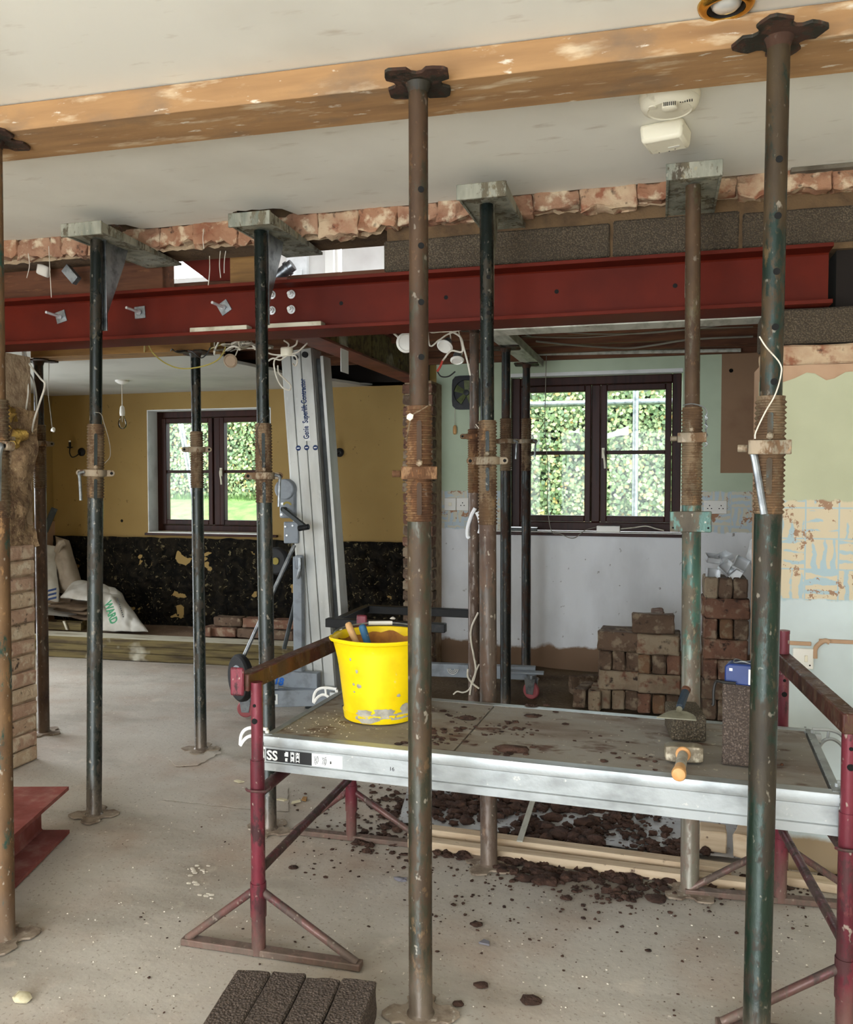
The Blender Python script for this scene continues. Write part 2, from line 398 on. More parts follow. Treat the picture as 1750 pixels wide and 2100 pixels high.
m_crumb = M_('white_plaster_crumb', c(222, 214, 200), 0.9)
m_stone = M_('pale_stone', c(206, 198, 168), 0.9, 0.0, [(c(176, 164, 132), 30, 0.5, 0.7)])
m_slate = M_('slate_chip', c(120, 118, 126), 0.8)
m_conc_block = None
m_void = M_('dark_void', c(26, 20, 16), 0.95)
m_greyconc = M_('grey_concrete', c(112, 104, 90), 0.95, 0.0, [(c(82, 74, 62), 10, 0.42, 0.68)], (40, 0.5))

m_baseplate = M_('dusty_base_plate', c(150, 136, 120), 0.85, 0.0, [(c(112, 96, 82), 20, 0.45, 0.65), (c(186, 176, 162), 40, 0.6, 0.7)], (50, 0.3))
def brickmat(name, a, b, d):
    return M_(name, a, 0.92, 0.0, [(b, 9, 0.42, 0.66), (d, 18, 0.52, 0.64, (1,1,1), 7.0), (c(54, 42, 34), 26, 0.6, 0.72, (1,1,1), 6.0)], (60, 0.6, 0.008))
m_bricks = [brickmat('old_brick_red', c(124, 90, 72), c(102, 72, 58), c(146, 126, 106)),
            brickmat('old_brick_brown', c(106, 86, 70), c(86, 68, 54), c(138, 122, 102)),
            brickmat('old_brick_buff', c(150, 134, 112), c(128, 110, 90), c(120, 84, 66)),
            brickmat('old_brick_orange', c(122, 92, 68), c(100, 76, 58), c(138, 122, 98))]
m_brick_broken = [brickmat('broken_brick_orange', c(160, 120, 92), c(136, 90, 66), c(198, 176, 146)),
                  brickmat('broken_brick_cream', c(186, 162, 132), c(160, 122, 96), c(140, 92, 68)),
                  brickmat('broken_brick_pink', c(166, 130, 104), c(134, 94, 72), c(200, 182, 154))]
m_pier_brick = [brickmat('pier_brick_dusty', c(184, 162, 134), c(168, 138, 112), c(200, 184, 158)),
                brickmat('pier_brick_pink', c(176, 146, 122), c(158, 124, 102), c(194, 174, 148))]
m_mortar = M_('sandy_mortar', c(168, 146, 118), 0.95, 0.0, [(c(130, 106, 82), 20, 0.45, 0.7)], (60, 0.6))
def blockmat(name, a, b, lightc):
    t = NT(name)
    v = t.n.new('ShaderNodeTexVoronoi'); v.inputs['Scale'].default_value = 150; t.l.new(t.pos, v.inputs['Vector'])
    col = t.mix(t.ramp(t.noise(7), 0.4, 0.7), a, b)
    col = t.mix(t.ramp(v.outputs['Distance'], 0.28, 0.52), col, (a[0]*0.5, a[1]*0.5, a[2]*0.5, 1))
    col = t.mix(t.math('MULTIPLY', t.ramp(t.noise(240, detail=1.0), 0.58, 0.68), 0.5), col, lightc)
    t.bump(v.outputs['Distance'], 0.8, 0.006)
    return t.fin(col, 0.95)
m_block = blockmat('aggregate_block', c(98, 85, 76), c(78, 67, 60), c(138, 124, 114))
m_block_d = blockmat('dark_aggregate_block', c(96, 86, 70), c(78, 66, 52), c(140, 130, 112))
m_block_wall = blockmat('wall_block', c(92, 80, 64), c(76, 64, 48), c(120, 110, 92))
m_block_mortar = M_('brown_mortar', c(104, 82, 56), 0.95, 0.0, [(c(76, 58, 40), 12, 0.42, 0.68)], (60, 0.5))

# floor: dusty concrete with stains
def floor_mat():
    t = NT('dusty_concrete_floor')
    col = t.mix(t.ramp(t.noise(1.1, detail=5.0), 0.35, 0.7), c(194, 188, 178), c(170, 162, 151))
    col = t.mix(t.math('MULTIPLY', t.ramp(t.noise(2.6, (1, 1, 1), 7.0, (4, 2, 0)), 0.48, 0.68), 0.75), col, c(172, 154, 139))
    col = t.mix(t.math('MULTIPLY', t.ramp(t.noise(1.3, (1, 2.2, 1), 7.0, (9, 4, 0)), 0.5, 0.68), 0.65), col, c(144, 137, 126))
    col = t.mix(t.math('MULTIPLY', t.ramp(t.noise(90, detail=2.0), 0.62, 0.7), 0.5), col, c(112, 94, 78))
    col = t.mix(t.math('MULTIPLY', t.ramp(t.noise(46, detail=2.0, off=(5, 5, 0)), 0.70, 0.74), 0.8), col, c(226, 218, 206))
    col = t.mix(t.math('MULTIPLY', t.ramp(t.noise(7, detail=6.0, off=(1, 7, 0)), 0.62, 0.74), 0.6), col, c(206, 196, 182))
    t.bump(t.noise(26, detail=6.0), 0.22, 0.01)
    return t.fin(col, 0.85, 0.0, 0.3)
m_floor = floor_mat()
m_earthfloor = M_('brown_earth_floor', c(104, 86, 64), 0.95, 0.0, [(c(78, 62, 46), 3, 0.42, 0.66), (c(140, 124, 100), 30, 0.64, 0.74)], (30, 0.5, 0.02))
m_raised = M_('reddish_screed', c(128, 106, 86), 0.95, 0.0, [(c(100, 78, 62), 3, 0.42, 0.66), (c(158, 140, 118), 26, 0.62, 0.74)], (30, 0.4, 0.02))
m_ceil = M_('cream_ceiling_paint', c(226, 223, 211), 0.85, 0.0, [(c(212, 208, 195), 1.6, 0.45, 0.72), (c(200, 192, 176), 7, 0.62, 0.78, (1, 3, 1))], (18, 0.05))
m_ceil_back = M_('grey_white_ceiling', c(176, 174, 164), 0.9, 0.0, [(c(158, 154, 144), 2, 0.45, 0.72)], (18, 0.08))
m_plaster = M_('cream_white_plaster', c(218, 212, 198), 0.9)
m_white_room = M_('white_upper_room', c(214, 212, 206), 0.85, 0.0, [(c(196, 192, 186), 3, 0.45, 0.7)])
def ochre_mat():
    t = NT('ochre_wall_paint')
    col = t.mix(t.ramp(t.noise(1.3, detail=4.0), 0.4, 0.7), c(150, 124, 72), c(136, 110, 60))
    col = t.mix(t.math('MULTIPLY', t.ramp(t.noise(30, detail=2.0), 0.7, 0.75), 0.6), col, c(90, 68, 36))
    t.bump(t.noise(12, detail=4.0), 0.08)
    return t.fin(col, 0.8)
m_ochre = ochre_mat()
def stone_mat():
    t = NT('stripped_dark_stone')
    n = t.noise(5.5, detail=9.0, rough=0.7, dist=1.5); n2 = t.noise(11, detail=6.0, off=(3, 3, 3), dist=1.2)
    col = t.mix(t.ramp(n2, 0.42, 0.62), c(15, 14, 12), c(34, 30, 23))
    col = t.mix(t.ramp(n, 0.64, 0.78), col, c(92, 79, 48))
    col = t.mix(t.math('MULTIPLY', t.ramp(t.noise(22, detail=5.0, off=(8, 1, 2), dist=1.5), 0.6, 0.68), 0.6), col, c(136, 124, 92))
    t.bump(n2, 0.9, 0.03)
    return t.fin(col, 0.9, 0.0, 0.08)
m_stone_dark = stone_mat()

def adhesive(t, col, zlo, zhi, x_axis, base, cream, brick, tile=0.107, off=(0.0, 0.0), amount=0.5):
    """Combed tile adhesive left on the wall: one patch per lost tile, ridges turning by tile."""
    X, Y, Z = t.sep()
    u0 = t.math('DIVIDE', t.math('ADD', X if x_axis else Y, off[0]), tile); v0 = t.math('DIVIDE', t.math('ADD', Z, off[1]), tile)
    wob = t.math('MULTIPLY', t.math('SUBTRACT', t.noise(16, detail=3.0), 0.5), 0.34)
    wob2 = t.math('MULTIPLY', t.math('SUBTRACT', t.noise(16, detail=3.0, off=(9, 9, 9)), 0.5), 0.34)
    fu = t.math('FLOOR', u0); fv = t.math('FLOOR', v0)
    par = t.math('FLOORED_MODULO', t.math('ADD', fu, fv), 2.0)
    us = t.math('MULTIPLY', t.math('ADD', u0, wob), 3.0); vs = t.math('MULTIPLY', t.math('ADD', v0, wob2), 3.0)
    w = t.math('ADD', t.math('MULTIPLY', us, par), t.math('MULTIPLY', vs, t.math('SUBTRACT', 1.0, par)))
    s = t.math('SINE', t.math('MULTIPLY', w, 2 * PI))
    big = t.noise(6.5, detail=4.0, off=(2, 4, 6))
    s = t.math('ADD', s, t.math('MULTIPLY', t.math('SUBTRACT', big, 0.5), 8.0))
    fill = t.ramp(s, -0.55 + (0.5 - amount) * 2, -0.25 + (0.5 - amount) * 2)
    du = t.math('ABSOLUTE', t.math('SUBTRACT', t.math('SUBTRACT', u0, fu), 0.5)); dv = t.math('ABSOLUTE', t.math('SUBTRACT', t.math('SUBTRACT', v0, fv), 0.5))
    edge = t.ramp(t.math('MAXIMUM', du, dv), 0.485, 0.47)
    fill = t.math('MULTIPLY', fill, edge)
    inner = t.mix(fill, base, cream)
    chip = t.ramp(t.noise(11, detail=6.0, off=(5, 0, 3), rough=0.7), 0.585, 0.6)
    inner = t.mix(chip, inner, brick)
    zn = t.math('ADD', Z, t.math('MULTIPLY', t.math('SUBTRACT', t.noise(20, detail=4.0), 0.5), 0.05))
    band = t.math('MULTIPLY', t.ramp(zn, zlo, zlo + 0.008), t.ramp(zn, zhi, zhi - 0.008))
    return t.mix(band, col, inner), band
def green_back_mat():
    t = NT('sage_wall_paint_with_adhesive')
    Z = t.sep()[2]; X = t.sep()[0]
    up = t.mix(t.ramp(t.noise(2.0, detail=4.0), 0.4, 0.7), c(188, 202, 176), c(170, 184, 158))
    lo = t.mix(t.ramp(t.noise(3.0, (1, 1, 0.5), 5.0), 0.42, 0.7), c(228, 230, 232), c(206, 207, 208))
    lo = t.mix(t.math('MULTIPLY', t.ramp(t.noise(24, detail=3.0), 0.70, 0.75), 0.7), lo, c(96, 84, 70))
    zn = t.math('ADD', Z, t.math('MULTIPLY', t.noise(4), 0.02))
    col = t.mix(t.ramp(zn, 1.05, 1.07), lo, up)
    col, band = adhesive(t, col, 1.03, 1.31, True, c(186, 200, 206), c(206, 202, 184), c(166, 124, 96), 0.12, (0.03, 0.0), 0.5)
    # plaster stops short of the floor
    zb = t.math('ADD', Z, t.math('MULTIPLY', t.math('SUBTRACT', t.noise(5, detail=5.0), 0.5), 0.16))
    col = t.mix(t.ramp(zb, 0.235, 0.215), col, c(130, 104, 82))
    t.bump(t.noise(14, detail=4.0), 0.12)
    return t.fin(col, 0.8)
m_green_back = green_back_mat()
def green_nib_mat():
    t = NT('sage_nib_paint_with_adhesive')
    Z = t.sep()[2]
    up = t.mix(t.ramp(t.noise(2.2, detail=4.0), 0.4, 0.7), c(180, 182, 152), c(164, 166, 138))
    lo = t.mix(t.ramp(t.noise(2.5, detail=4.0), 0.42, 0.7), c(196, 208, 208), c(180, 190, 190))
    col = t.mix(t.ramp(Z, 1.1, 1.12), lo, up)
    col, band = adhesive(t, col, 0.96, 1.315, True, c(160, 180, 186), c(198, 184, 156), c(148, 116, 92), 0.107, (0.045, 0.0), 0.74)
    zb = t.math('ADD', Z, t.math('MULTIPLY', t.math('SUBTRACT', t.noise(6, detail=5.0), 0.5), 0.1))
    col = t.mix(t.ramp(zb, 0.13, 0.11), col, c(156, 136, 108))
    t.bump(t.noise(14, detail=4.0), 0.12)
    return t.fin(col, 0.8)
m_green_nib = green_nib_mat()
m_pinkplaster = M_('pink_plaster', c(178, 146, 118), 0.9, 0.0, [(c(158, 124, 98), 5, 0.45, 0.7)], (30, 0.2))
m_brownpanel = M_('bare_brown_plaster', c(146, 116, 90), 0.9, 0.0, [(c(128, 98, 76), 4, 0.45, 0.7)], (30, 0.1))
def sheet_mat():
    t = NT('grey_white_sheet')
    col = t.mix(t.ramp(t.noise(5, detail=4.0), 0.45, 0.7), c(188, 190, 192), c(160, 160, 162))
    col = t.mix(t.ramp(t.noise(34, detail=4.0), 0.6, 0.64), col, c(64, 44, 36))
    return t.fin(col, 0.55)
m_sheet = sheet_mat()
def deck_mat():
    t = NT('grimy_plywood_deck')
    col = t.mix(t.ramp(t.noise(2.2, (1, 3, 1), 5.0), 0.4, 0.7), c(142, 137, 130), c(126, 118, 108))
    col = t.mix(t.math('MULTIPLY', t.ramp(t.noise(3.5, (1, 2.5, 1), 6.0, (3, 1, 1)), 0.5, 0.68), 0.7), col, c(100, 78, 62))
    col = t.mix(t.ramp(t.noise(9, (1, 2, 1), 6.0, (6, 2, 0)), 0.56, 0.68), col, c(84, 58, 44))
    col = t.mix(t.math('MULTIPLY', t.ramp(t.noise(60, detail=2.0), 0.68, 0.73), 0.7), col, c(200, 190, 172))
    t.bump(t.noise(40, detail=5.0), 0.25, 0.006)
    return t.fin(col, 0.75)
m_deck = deck_mat()
def glass_mat(name, tint, gloss=0.12):
    t = NT(name)
    tr = t.n.new('ShaderNodeBsdfTransparent'); tr.inputs[0].default_value = tint
    gl = t.n.new('ShaderNodeBsdfGlossy'); gl.inputs['Roughness'].default_value = 0.03
    fr = t.n.new('ShaderNodeFresnel'); fr.inputs[0].default_value = 1.28
    mx = t.n.new('ShaderNodeMixShader'); t.l.new(fr.outputs[0], mx.inputs[0])
    t.l.new(tr.outputs[0], mx.inputs[1]); t.l.new(gl.outputs[0], mx.inputs[2])
    t.n.remove(t.b); t.l.new(mx.outputs[0], t.out.inputs[0]); return t.m
m_glass = glass_mat('window_glass', (0.93, 0.97, 0.97, 1))
m_bulb = glass_mat('clear_bulb_glass', (0.86, 0.86, 0.82, 1))
def leaf_mat():
    t = NT('hedge_leaves')
    oi = t.n.new('ShaderNodeNewGeometry')
    col = t.n.new('ShaderNodeValToRGB'); r = col.color_ramp
    r.elements[0].position = 0.0; r.elements[0].color = c(76, 98, 64)
    r.elements[1].position = 1.0; r.elements[1].color = c(196, 152, 84)
    for p, k in ((0.3, c(104, 126, 82)), (0.6, c(136, 154, 104)), (0.82, c(170, 180, 128)), (0.93, c(190, 180, 126))):
        e = r.elements.new(p); e.color = k
    t.l.new(oi.outputs['Random Per Island'], col.inputs[0])
    return t.fin(col.outputs[0], 0.45)
m_leaf = leaf_mat()
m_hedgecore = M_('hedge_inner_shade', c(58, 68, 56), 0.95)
m_grass = M_('lawn_green', c(112, 140, 76), 0.9, 0.0, [(c(84, 110, 60), 9, 0.42, 0.66)])
m_gravel = M_('grey_rubble_bank', c(140, 134, 124), 0.95, 0.0, [(c(90, 84, 76), 14, 0.45, 0.6), (c(190, 186, 178), 20, 0.58, 0.68)], (20, 0.8, 0.05))

# ================================================================== THE SETTING
R = random.Random(7)
ZC = 2.45                        # ceiling of the front room
YW = 3.20                        # front face of the wall that was taken out
XL, XR, YF = -3.4, 1.7, -2.6     # front room
YBL, YBR = 6.35, 5.90            # back walls, left and right room
XLL, XRR = -5.17, 0.62           # their outer side walls
ZCB = 2.12                       # ceiling of the left room
ZRF, ZLF = 0.07, 0.15            # earth floor on the right, raised floor on the left
X_PL, X_PR = onY(826, 1000, 5.6).x, onY(887, 1000, 5.6).x     # brick pier between the two back rooms

def rough_grid_floor():
    mb = MB()
    def fn(u, v):
        x = -5.3 + 7.2 * u; y = YF - 0.2 + 9.3 * v
        z = -0.002 + 0.004 * noise.noise(Vector((x * 1.2, y * 1.2, 0)))
        return (x, y, min(z, 0.0))
    mb.grid(fn, 48, 60)
    mb.box(-5.3, 1.9, YF - 0.2, 6.5, -0.15, -0.02)
    return mb
struct('floor', rough_grid_floor(), m_floor, smooth=60)
mb = MB()                        # raised screed of the left room, behind the sleepers
def fn(u, v):
    x = XLL + (X_PL - XLL) * u; y = 5.78 + (YBL - 5.78) * v
    return (x, y, ZLF + 0.012 * noise.noise(Vector((x * 3, y * 3, 2))))
mb.grid(fn, 40, 8); mb.box(XLL, X_PL, 5.79, YBL, 0.0, ZLF - 0.02)
struct('floor_left', mb, m_raised, smooth=60)
mb = MB()                        # earth floor of the right room
def fn(u, v):
    x = X_PL + 0.05 + (XRR - X_PL - 0.05) * u; y = 3.95 + (YBR - 3.95) * v
    return (x, y, ZRF * min(1, v * 8) + 0.02 * noise.noise(Vector((x * 3, y * 3, 5))) * min(1, v * 8))
mb.grid(fn, 30, 30)
struct('floor_right', mb, m_earthfloor, smooth=60)

# ceiling of the front room: a slab whose far edge is torn where the brackets were pushed into the wall
edge = []
x = XL
notches = [(onZ(132, 446, ZC).x, onZ(240, 446, ZC).x, 0.10), (onZ(480, 446, ZC).x, onZ(606, 446, ZC).x, 0.13)]
while x < XR:
    y = YW + 0.004 + 0.006 * noise.noise(Vector((x * 9, 0, 0)))
    for a, b, dp in notches:
        if a < x < b: y = YW - dp * (0.75 + 0.5 * noise.noise(Vector((x * 25, 3, 0))))
    edge.append((x, y)); x += 0.03
edge.append((XR, YW))
mb = MB(); mb.prism(edge + [(XR, YF), (XL, YF)], (0, 0, ZC), (1, 0, 0), (0, 1, 0), (0, 0, 0.03))
struct('ceiling', mb, m_ceil)
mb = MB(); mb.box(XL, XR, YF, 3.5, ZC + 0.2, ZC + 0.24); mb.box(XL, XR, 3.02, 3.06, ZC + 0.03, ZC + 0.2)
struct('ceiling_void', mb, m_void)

# walls of the front room that are behind and beside the camera: wide glazed opening and a side window let the day in
mb = MB()
mb.box(XL, -2.95, YF - 0.2, YF, 0, ZC); mb.box(0.55, XR, YF - 0.2, YF, 0, ZC); mb.box(-2.95, 0.55, YF - 0.2, YF, 2.2, ZC)
struct('wall_front', mb, m_plaster)
mb = MB()
mb.box(XL - 0.2, XL, YF, -1.4, 0, ZC); mb.box(XL - 0.2, XL, 0.2, YW, 0, ZC); mb.box(XL - 0.2, XL, -1.4, 0.2, 0, 0.75); mb.box(XL - 0.2, XL, -1.4, 0.2, 1.95, ZC)
struct('wall_left', mb, m_plaster)
mb = MB(); mb.box(XR, XR + 0.2, YF, YW + 0.3, 0, ZC)
struct('wall_right', mb, m_plaster)

# ------------------------------------------------------------------ rough block shapes
def rough_block(lx, ly, lz, seed, amp=0.006, cuts=3, round_=0.008):
    """A brick or block centred on its base, chipped and uneven."""
    bm = bmesh.new(); bmesh.ops.create_cube(bm, size=1)
    bmesh.ops.scale(bm, vec=(lx, ly, lz), verts=bm.verts)
    if round_: bmesh.ops.bevel(bm, geom=bm.edges[:], offset=round_, segments=1, affect='EDGES')
    if cuts:
        es = [e for e in bm.edges if e.calc_length() > 0.05]
        bmesh.ops.subdivide_edges(bm, edges=es, cuts=cuts, use_grid_fill=True)
    mb = MB(); bm.verts.ensure_lookup_table()
    vs = []
    for v in bm.verts:
        k = v.co * 22 + Vector((seed * 7.3, seed * 3.1, seed * 5.7))
        vs.append(v.co + Vector((noise.noise(k), noise.noise(k + Vector((31, 0, 0))), noise.noise(k + Vector((0, 47, 0))))) * amp + Vector((0, 0, lz / 2)))
    mb.add(vs, [[v.index for v in f.verts] for f in bm.faces]); bm.free()
    return mb
def block_mesh(name, l, w, h, seed, mat, amp=0.006, cuts=2, round_=0.007):
    return mesh_of(name, rough_block(l, w, h, seed, amp, cuts, round_), mat, smooth=30)

# the pier left standing at the far left: mortar body, brick courses below, rubble core and insulation above
pier_x, py0, py1 = -2.95, YW, 3.5
mb = MB(); mb.box(XL, pier_x - 0.02, py0 + 0.012, py1, 0, 1.98)
pier = struct('wall_pier', mb, m_mortar)
pm = [mesh_of('brick', rough_block(0.225, 0.28, 0.066, 40 + i, 0.007, 2, 0.007), m_pier_brick[i % 2], smooth=30) for i in range(4)]
for k in range(14):
    piece('brick', pm[k % 4], pier, Matrix.Translation((pier_x - 0.112 + R.uniform(-.006, .006), 3.345 + R.uniform(-.006, .004), 0.006 + k * 0.0765)))
    for j in range(1):
        piece('brick', pm[(k + 1) % 4], pier, Matrix.Translation((pier_x - 0.345 + R.uniform(-.006, .006), 3.345 + R.uniform(-.006, .004), 0.006 + k * 0.0765)))
def lump(cx0, cx1, cy0, cy1, z0, z1, amp, sc, seed, nz=22):
    mb = MB()
    def ring(u, v):
        z = z0 + (z1 - z0) * v; a = u * 4
        pts = [(cx1, cy1), (cx1, cy0), (cx0, cy0), (cx0, cy1)]
        i = int(min(a, 2.999)); t = a - i if a < 3 else 1
        a3 = u * 3; i = min(int(a3), 2); t = a3 - i
        p = Vector((pts[i][0] * (1 - t) + pts[i + 1][0] * t, pts[i][1] * (1 - t) + pts[i + 1][1] * t, z))
        k = p * sc + Vector((seed, seed, seed))
        return p + Vector((noise.noise(k), noise.noise(k + Vector((9, 9, 9))), 0.5 * noise.noise(k + Vector((5, 2, 8))))) * amp
    mb.grid(ring, 36, nz, flip=True)
    return mb
part('rubble_core', lump(XL, pier_x + 0.0, py0, py1, 1.06, 1.72, 0.05, 9, 3), m_rubble, pier, smooth=50)
part('rubble_core', lump(XL, pier_x - 0.07, py0 + .02, py1, 1.68, 1.985, 0.015, 6, 5, 8), m_greyconc, pier, smooth=50)
for i, (dx, dy, z, r) in enumerate([(-.03, .02, 1.70, .05), (.0, .10, 1.69, .05), (-.05, .17, 1.66, .06), (.01, .18, 1.60, .04), (.0, .07, 1.62, .045), (.015, .13, 1.55, .035)]):
    part('insulation_tuft', MB().blob((pier_x + dx, py0 + dy, z), r, r, r * .8, 60 + i, 2, 0.7), m_insul, pier, smooth=60)

# back wall of the left room, window opening, stripped stonework below the sill
wl0, wl1 = onY(303, 960, YBL), onY(556, 960, YBL)
zl0, zl1 = onY(430, 1094, YBL).z, onY(430, 838, YBL).z
YG_L = YBL + 0.14
def holed_wall(x0, x1, y0, y1, z0, z1, hx0, hx1, hz0, hz1):
    mb = MB()
    mb.box(x0, hx0, y0, y1, z0, z1); mb.box(hx1, x1, y0, y1, z0, z1)
    mb.box(hx0, hx1, y0, y1, z0, hz0); mb.box(hx0, hx1, y0, y1, hz1, z1)
    return mb
wbl = struct('wall_back_left', holed_wall(XLL - .2, X_PR - 0.02, YBL, YBL + .3, 0, 2.5, wl0.x, wl1.x, zl0, zl1), m_ochre)
mb = MB()                        # white painted reveal lining
mb.box(wl0.x - .001, wl0.x + .006, YBL - .002, YG_L, zl0, zl1); mb.box(wl1.x - .006, wl1.x + .001, YBL - .002, YG_L, zl0, zl1)
mb.box(wl0.x, wl1.x, YBL - .002, YG_L, zl1 - .006, zl1 + .001)
part('window_reveal', mb, m_reveal, wbl)
zs = onY(430, 1104, YBL).z
mb = MB()
def fn(u, v):
    x = XLL + (X_PL - XLL) * u; z = 0.1 + (zs + 0.012 * noise.noise(Vector((x * 8, 0, 1))) - 0.1) * v
    k = Vector((x * 4.2, z * 5.0, 0)); k2 = k * 2.7
    d = noise.noise(k) * 0.05 + noise.noise(k2) * 0.028 + noise.noise(k2 * 2.5) * 0.012
    e = min(1, v * 6, (1 - v) * 8)
    return (x, YBL - 0.045 - d * e + 0.02, z)
mb.grid(fn, 190, 46)
part('exposed_stonework', mb, m_stone_dark, wbl, smooth=70)
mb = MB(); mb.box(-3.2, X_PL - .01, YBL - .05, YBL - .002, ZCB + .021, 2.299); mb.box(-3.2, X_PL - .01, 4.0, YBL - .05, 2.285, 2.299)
part('void_shade_panel', mb, m_void, wbl)  # near-black panels paint in the darkness of the void above the torn ceiling
# left side wall of the left room
mb = MB(); mb.box(XLL - .2, XLL, 3.4, 3.75, 0, 2.3); mb.box(XLL - .2, XLL, 4.95, YBL + .3, 0, 2.3); mb.box(XLL - .2, XLL, 3.75, 4.95, 2.05, 2.3)
mb.box(XLL - .2, XL, 3.3, 3.5, 0, 2.6)
struct('wall_side_left', mb, m_ochre)
mb = MB(); mb.box(XLL, XLL + .012, 5.1, YBL, 0.15, 1.02)
struct('trim_1', mb, m_pinkplaster)

# back wall of the right room with its window
wr0, wr1 = onY(1047, 960, YBR), onY(1399, 960, YBR)
zr0, zr1 = onY(1240, 1092, YBR).z, onY(1240, 764, YBR).z
YG_R = YBR + 0.07
wbr = struct('wall_back_right', holed_wall(X_PR - 0.05, XRR + .2, YBR, YBR + .3, 0, 2.5, wr0.x, wr1.x, zr0, zr1), m_green_back)
mb = MB(); mb.box(wr0.x, wr1.x, YBR - .004, YG_R, zr1 - .012, zr1 + .012)
part('window_reveal', mb, m_reveal, wbr)
a, b = onY(1481, 725, YBR), onY(1529, 970, YBR)
mb = MB(); mb.box(a.x, XRR - .005, YBR - .006, YBR + .01, b.z, a.z + .03)
part('bare_plaster_strip', mb, m_brownpanel, wbr)
mb = MB(); mb.box(XRR, XRR + .2, 3.5, YBR + .3, 0, 2.5)
struct('wall_side_right', mb, m_greyconc)

# brick pier between the back rooms
mb = MB(); mb.box(X_PL + .012, X_PR - .012, 5.615, YBL, 0, 2.06)
pb = struct('wall_partition', mb, m_mortar)
pw = X_PR - X_PL
pmesh = [mesh_of('brick', rough_block(pw, 0.11, 0.064, 70 + i, 0.009, 2, 0.006), m_bricks[i % 3], smooth=30) for i in range(4)]
hmesh = [mesh_of('brick', rough_block(pw * .48, 0.11, 0.064, 80 + i, 0.009, 2, 0.006), m_bricks[(i + 1) % 3], smooth=30) for i in range(4)]
k = 0; z = 0.10
while z < 2.0:
    if k % 2: piece('brick', pmesh[R.randrange(4)], pb, Matrix.Translation(((X_PL + X_PR) / 2, 5.655 + R.uniform(-.008, .008), z)))
    else:
        for s in (-1, 1): piece('brick', hmesh[R.randrange(4)], pb, Matrix.Translation(((X_PL + X_PR) / 2 + s * pw * .26, 5.655 + R.uniform(-.008, .008), z)))
    z += 0.075; k += 1

# nib of wall on the right that carries the beam
xn0 = 0.335
z_beam0, z_beam1 = 1.985, 2.19
zn_top = onY(1690, 768, YW).z
def nib_top(x): return zn_top + 0.012 * noise.noise(Vector((x * 10, 1, 1)))
mb = MB()
poly = [(xn0, 0), (XR, 0), (XR, zn_top)]
for px, py in ((1750, 762), (1735, 763), (1712, 776), (1695, 780), (1672, 766), (1655, 764), (1630, 776), (1606, 784), (1590, 780)):
    q = onY(px, py, YW); poly.append((q.x, q.z))
poly.append((xn0, poly[-1][1]))
poly = [poly[0], poly[1], (XR, poly[3][1])] + poly[3:]
mb.prism(poly, (0, YW, 0), (1, 0, 0), (0, 0, 1), (0, 0.04, 0))
nib = struct('wall_nib', mb, m_green_nib)
mb = MB(); mb.box(xn0 + .01, XR, YW + .045, 3.5, 0, zn_top - .05)
mb.box(xn0 + .01, XR, YW + .03, 3.5, zn_top - .05, zn_top + .05)
part('torn_plaster', mb, m_pinkplaster, nib)
pp = []
for i in range(38):
    x = xn0 + .02 + i * 0.035; pp.append((x, zn_top + .035 + .010 * noise.noise(Vector((x * 30, 0, 0)))))
lowp = [(p[0], zn_top - .03) for p in pp][::-1]
mb = MB(); mb.prism(pp + lowp, (0, YW + .006, 0), (1, 0, 0), (0, 0, 1), (0, .03, 0))
part('torn_plaster', mb, m_pinkplaster, nib)
zb0 = onY(1690, 700, YW).z
bm1 = block_mesh('block', 0.44, 0.2, zb0 - zn_top - .03, 5, m_stone, 0.006, 3)
piece('block', block_mesh('block', 0.44, 0.22, zb0 - zn_top - .04, 6, m_brick_broken[1], 0.012, 4), nib, Matrix.Translation((xn0 + .24, YW + .13, zn_top + .035)))
piece('block', block_mesh('block', 0.44, 0.22, zb0 - zn_top - .04, 8, m_pinkplaster, 0.008, 4), nib, Matrix.Translation((xn0 + .69, YW + .13, zn_top + .035)))
piece('block', block_mesh('block', 0.66, 0.24, z_beam0 - zb0 - .004, 9, m_block_wall, 0.003, 3), nib, Matrix.Translation((xn0 + .345, YW + .145, zb0)))
piece('block', block_mesh('block', 0.44, 0.24, z_beam0 - zb0 - .004, 10, m_block_wall, 0.003, 3), nib, Matrix.Translation((xn0 + .91, YW + .145, zb0)))
piece('block', block_mesh('block', 0.22, 0.24, z_beam0 - zb0 - .004, 12, m_block_wall, 0.003, 3), nib, Matrix.Translation((xn0 + 1.245, YW + .145, zb0)))
piece('block', block_mesh('block', 0.44, 0.22, zb0 - zn_top - .04, 11, m_brick_broken[2], 0.010, 4), nib, Matrix.Translation((xn0 + 1.135, YW + .13, zn_top + .035)))
x_be = onY(1708, 540, YW).x      # where the steel stops
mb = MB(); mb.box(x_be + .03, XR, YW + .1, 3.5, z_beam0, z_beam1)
part('dark_recess', mb, m_void, nib)

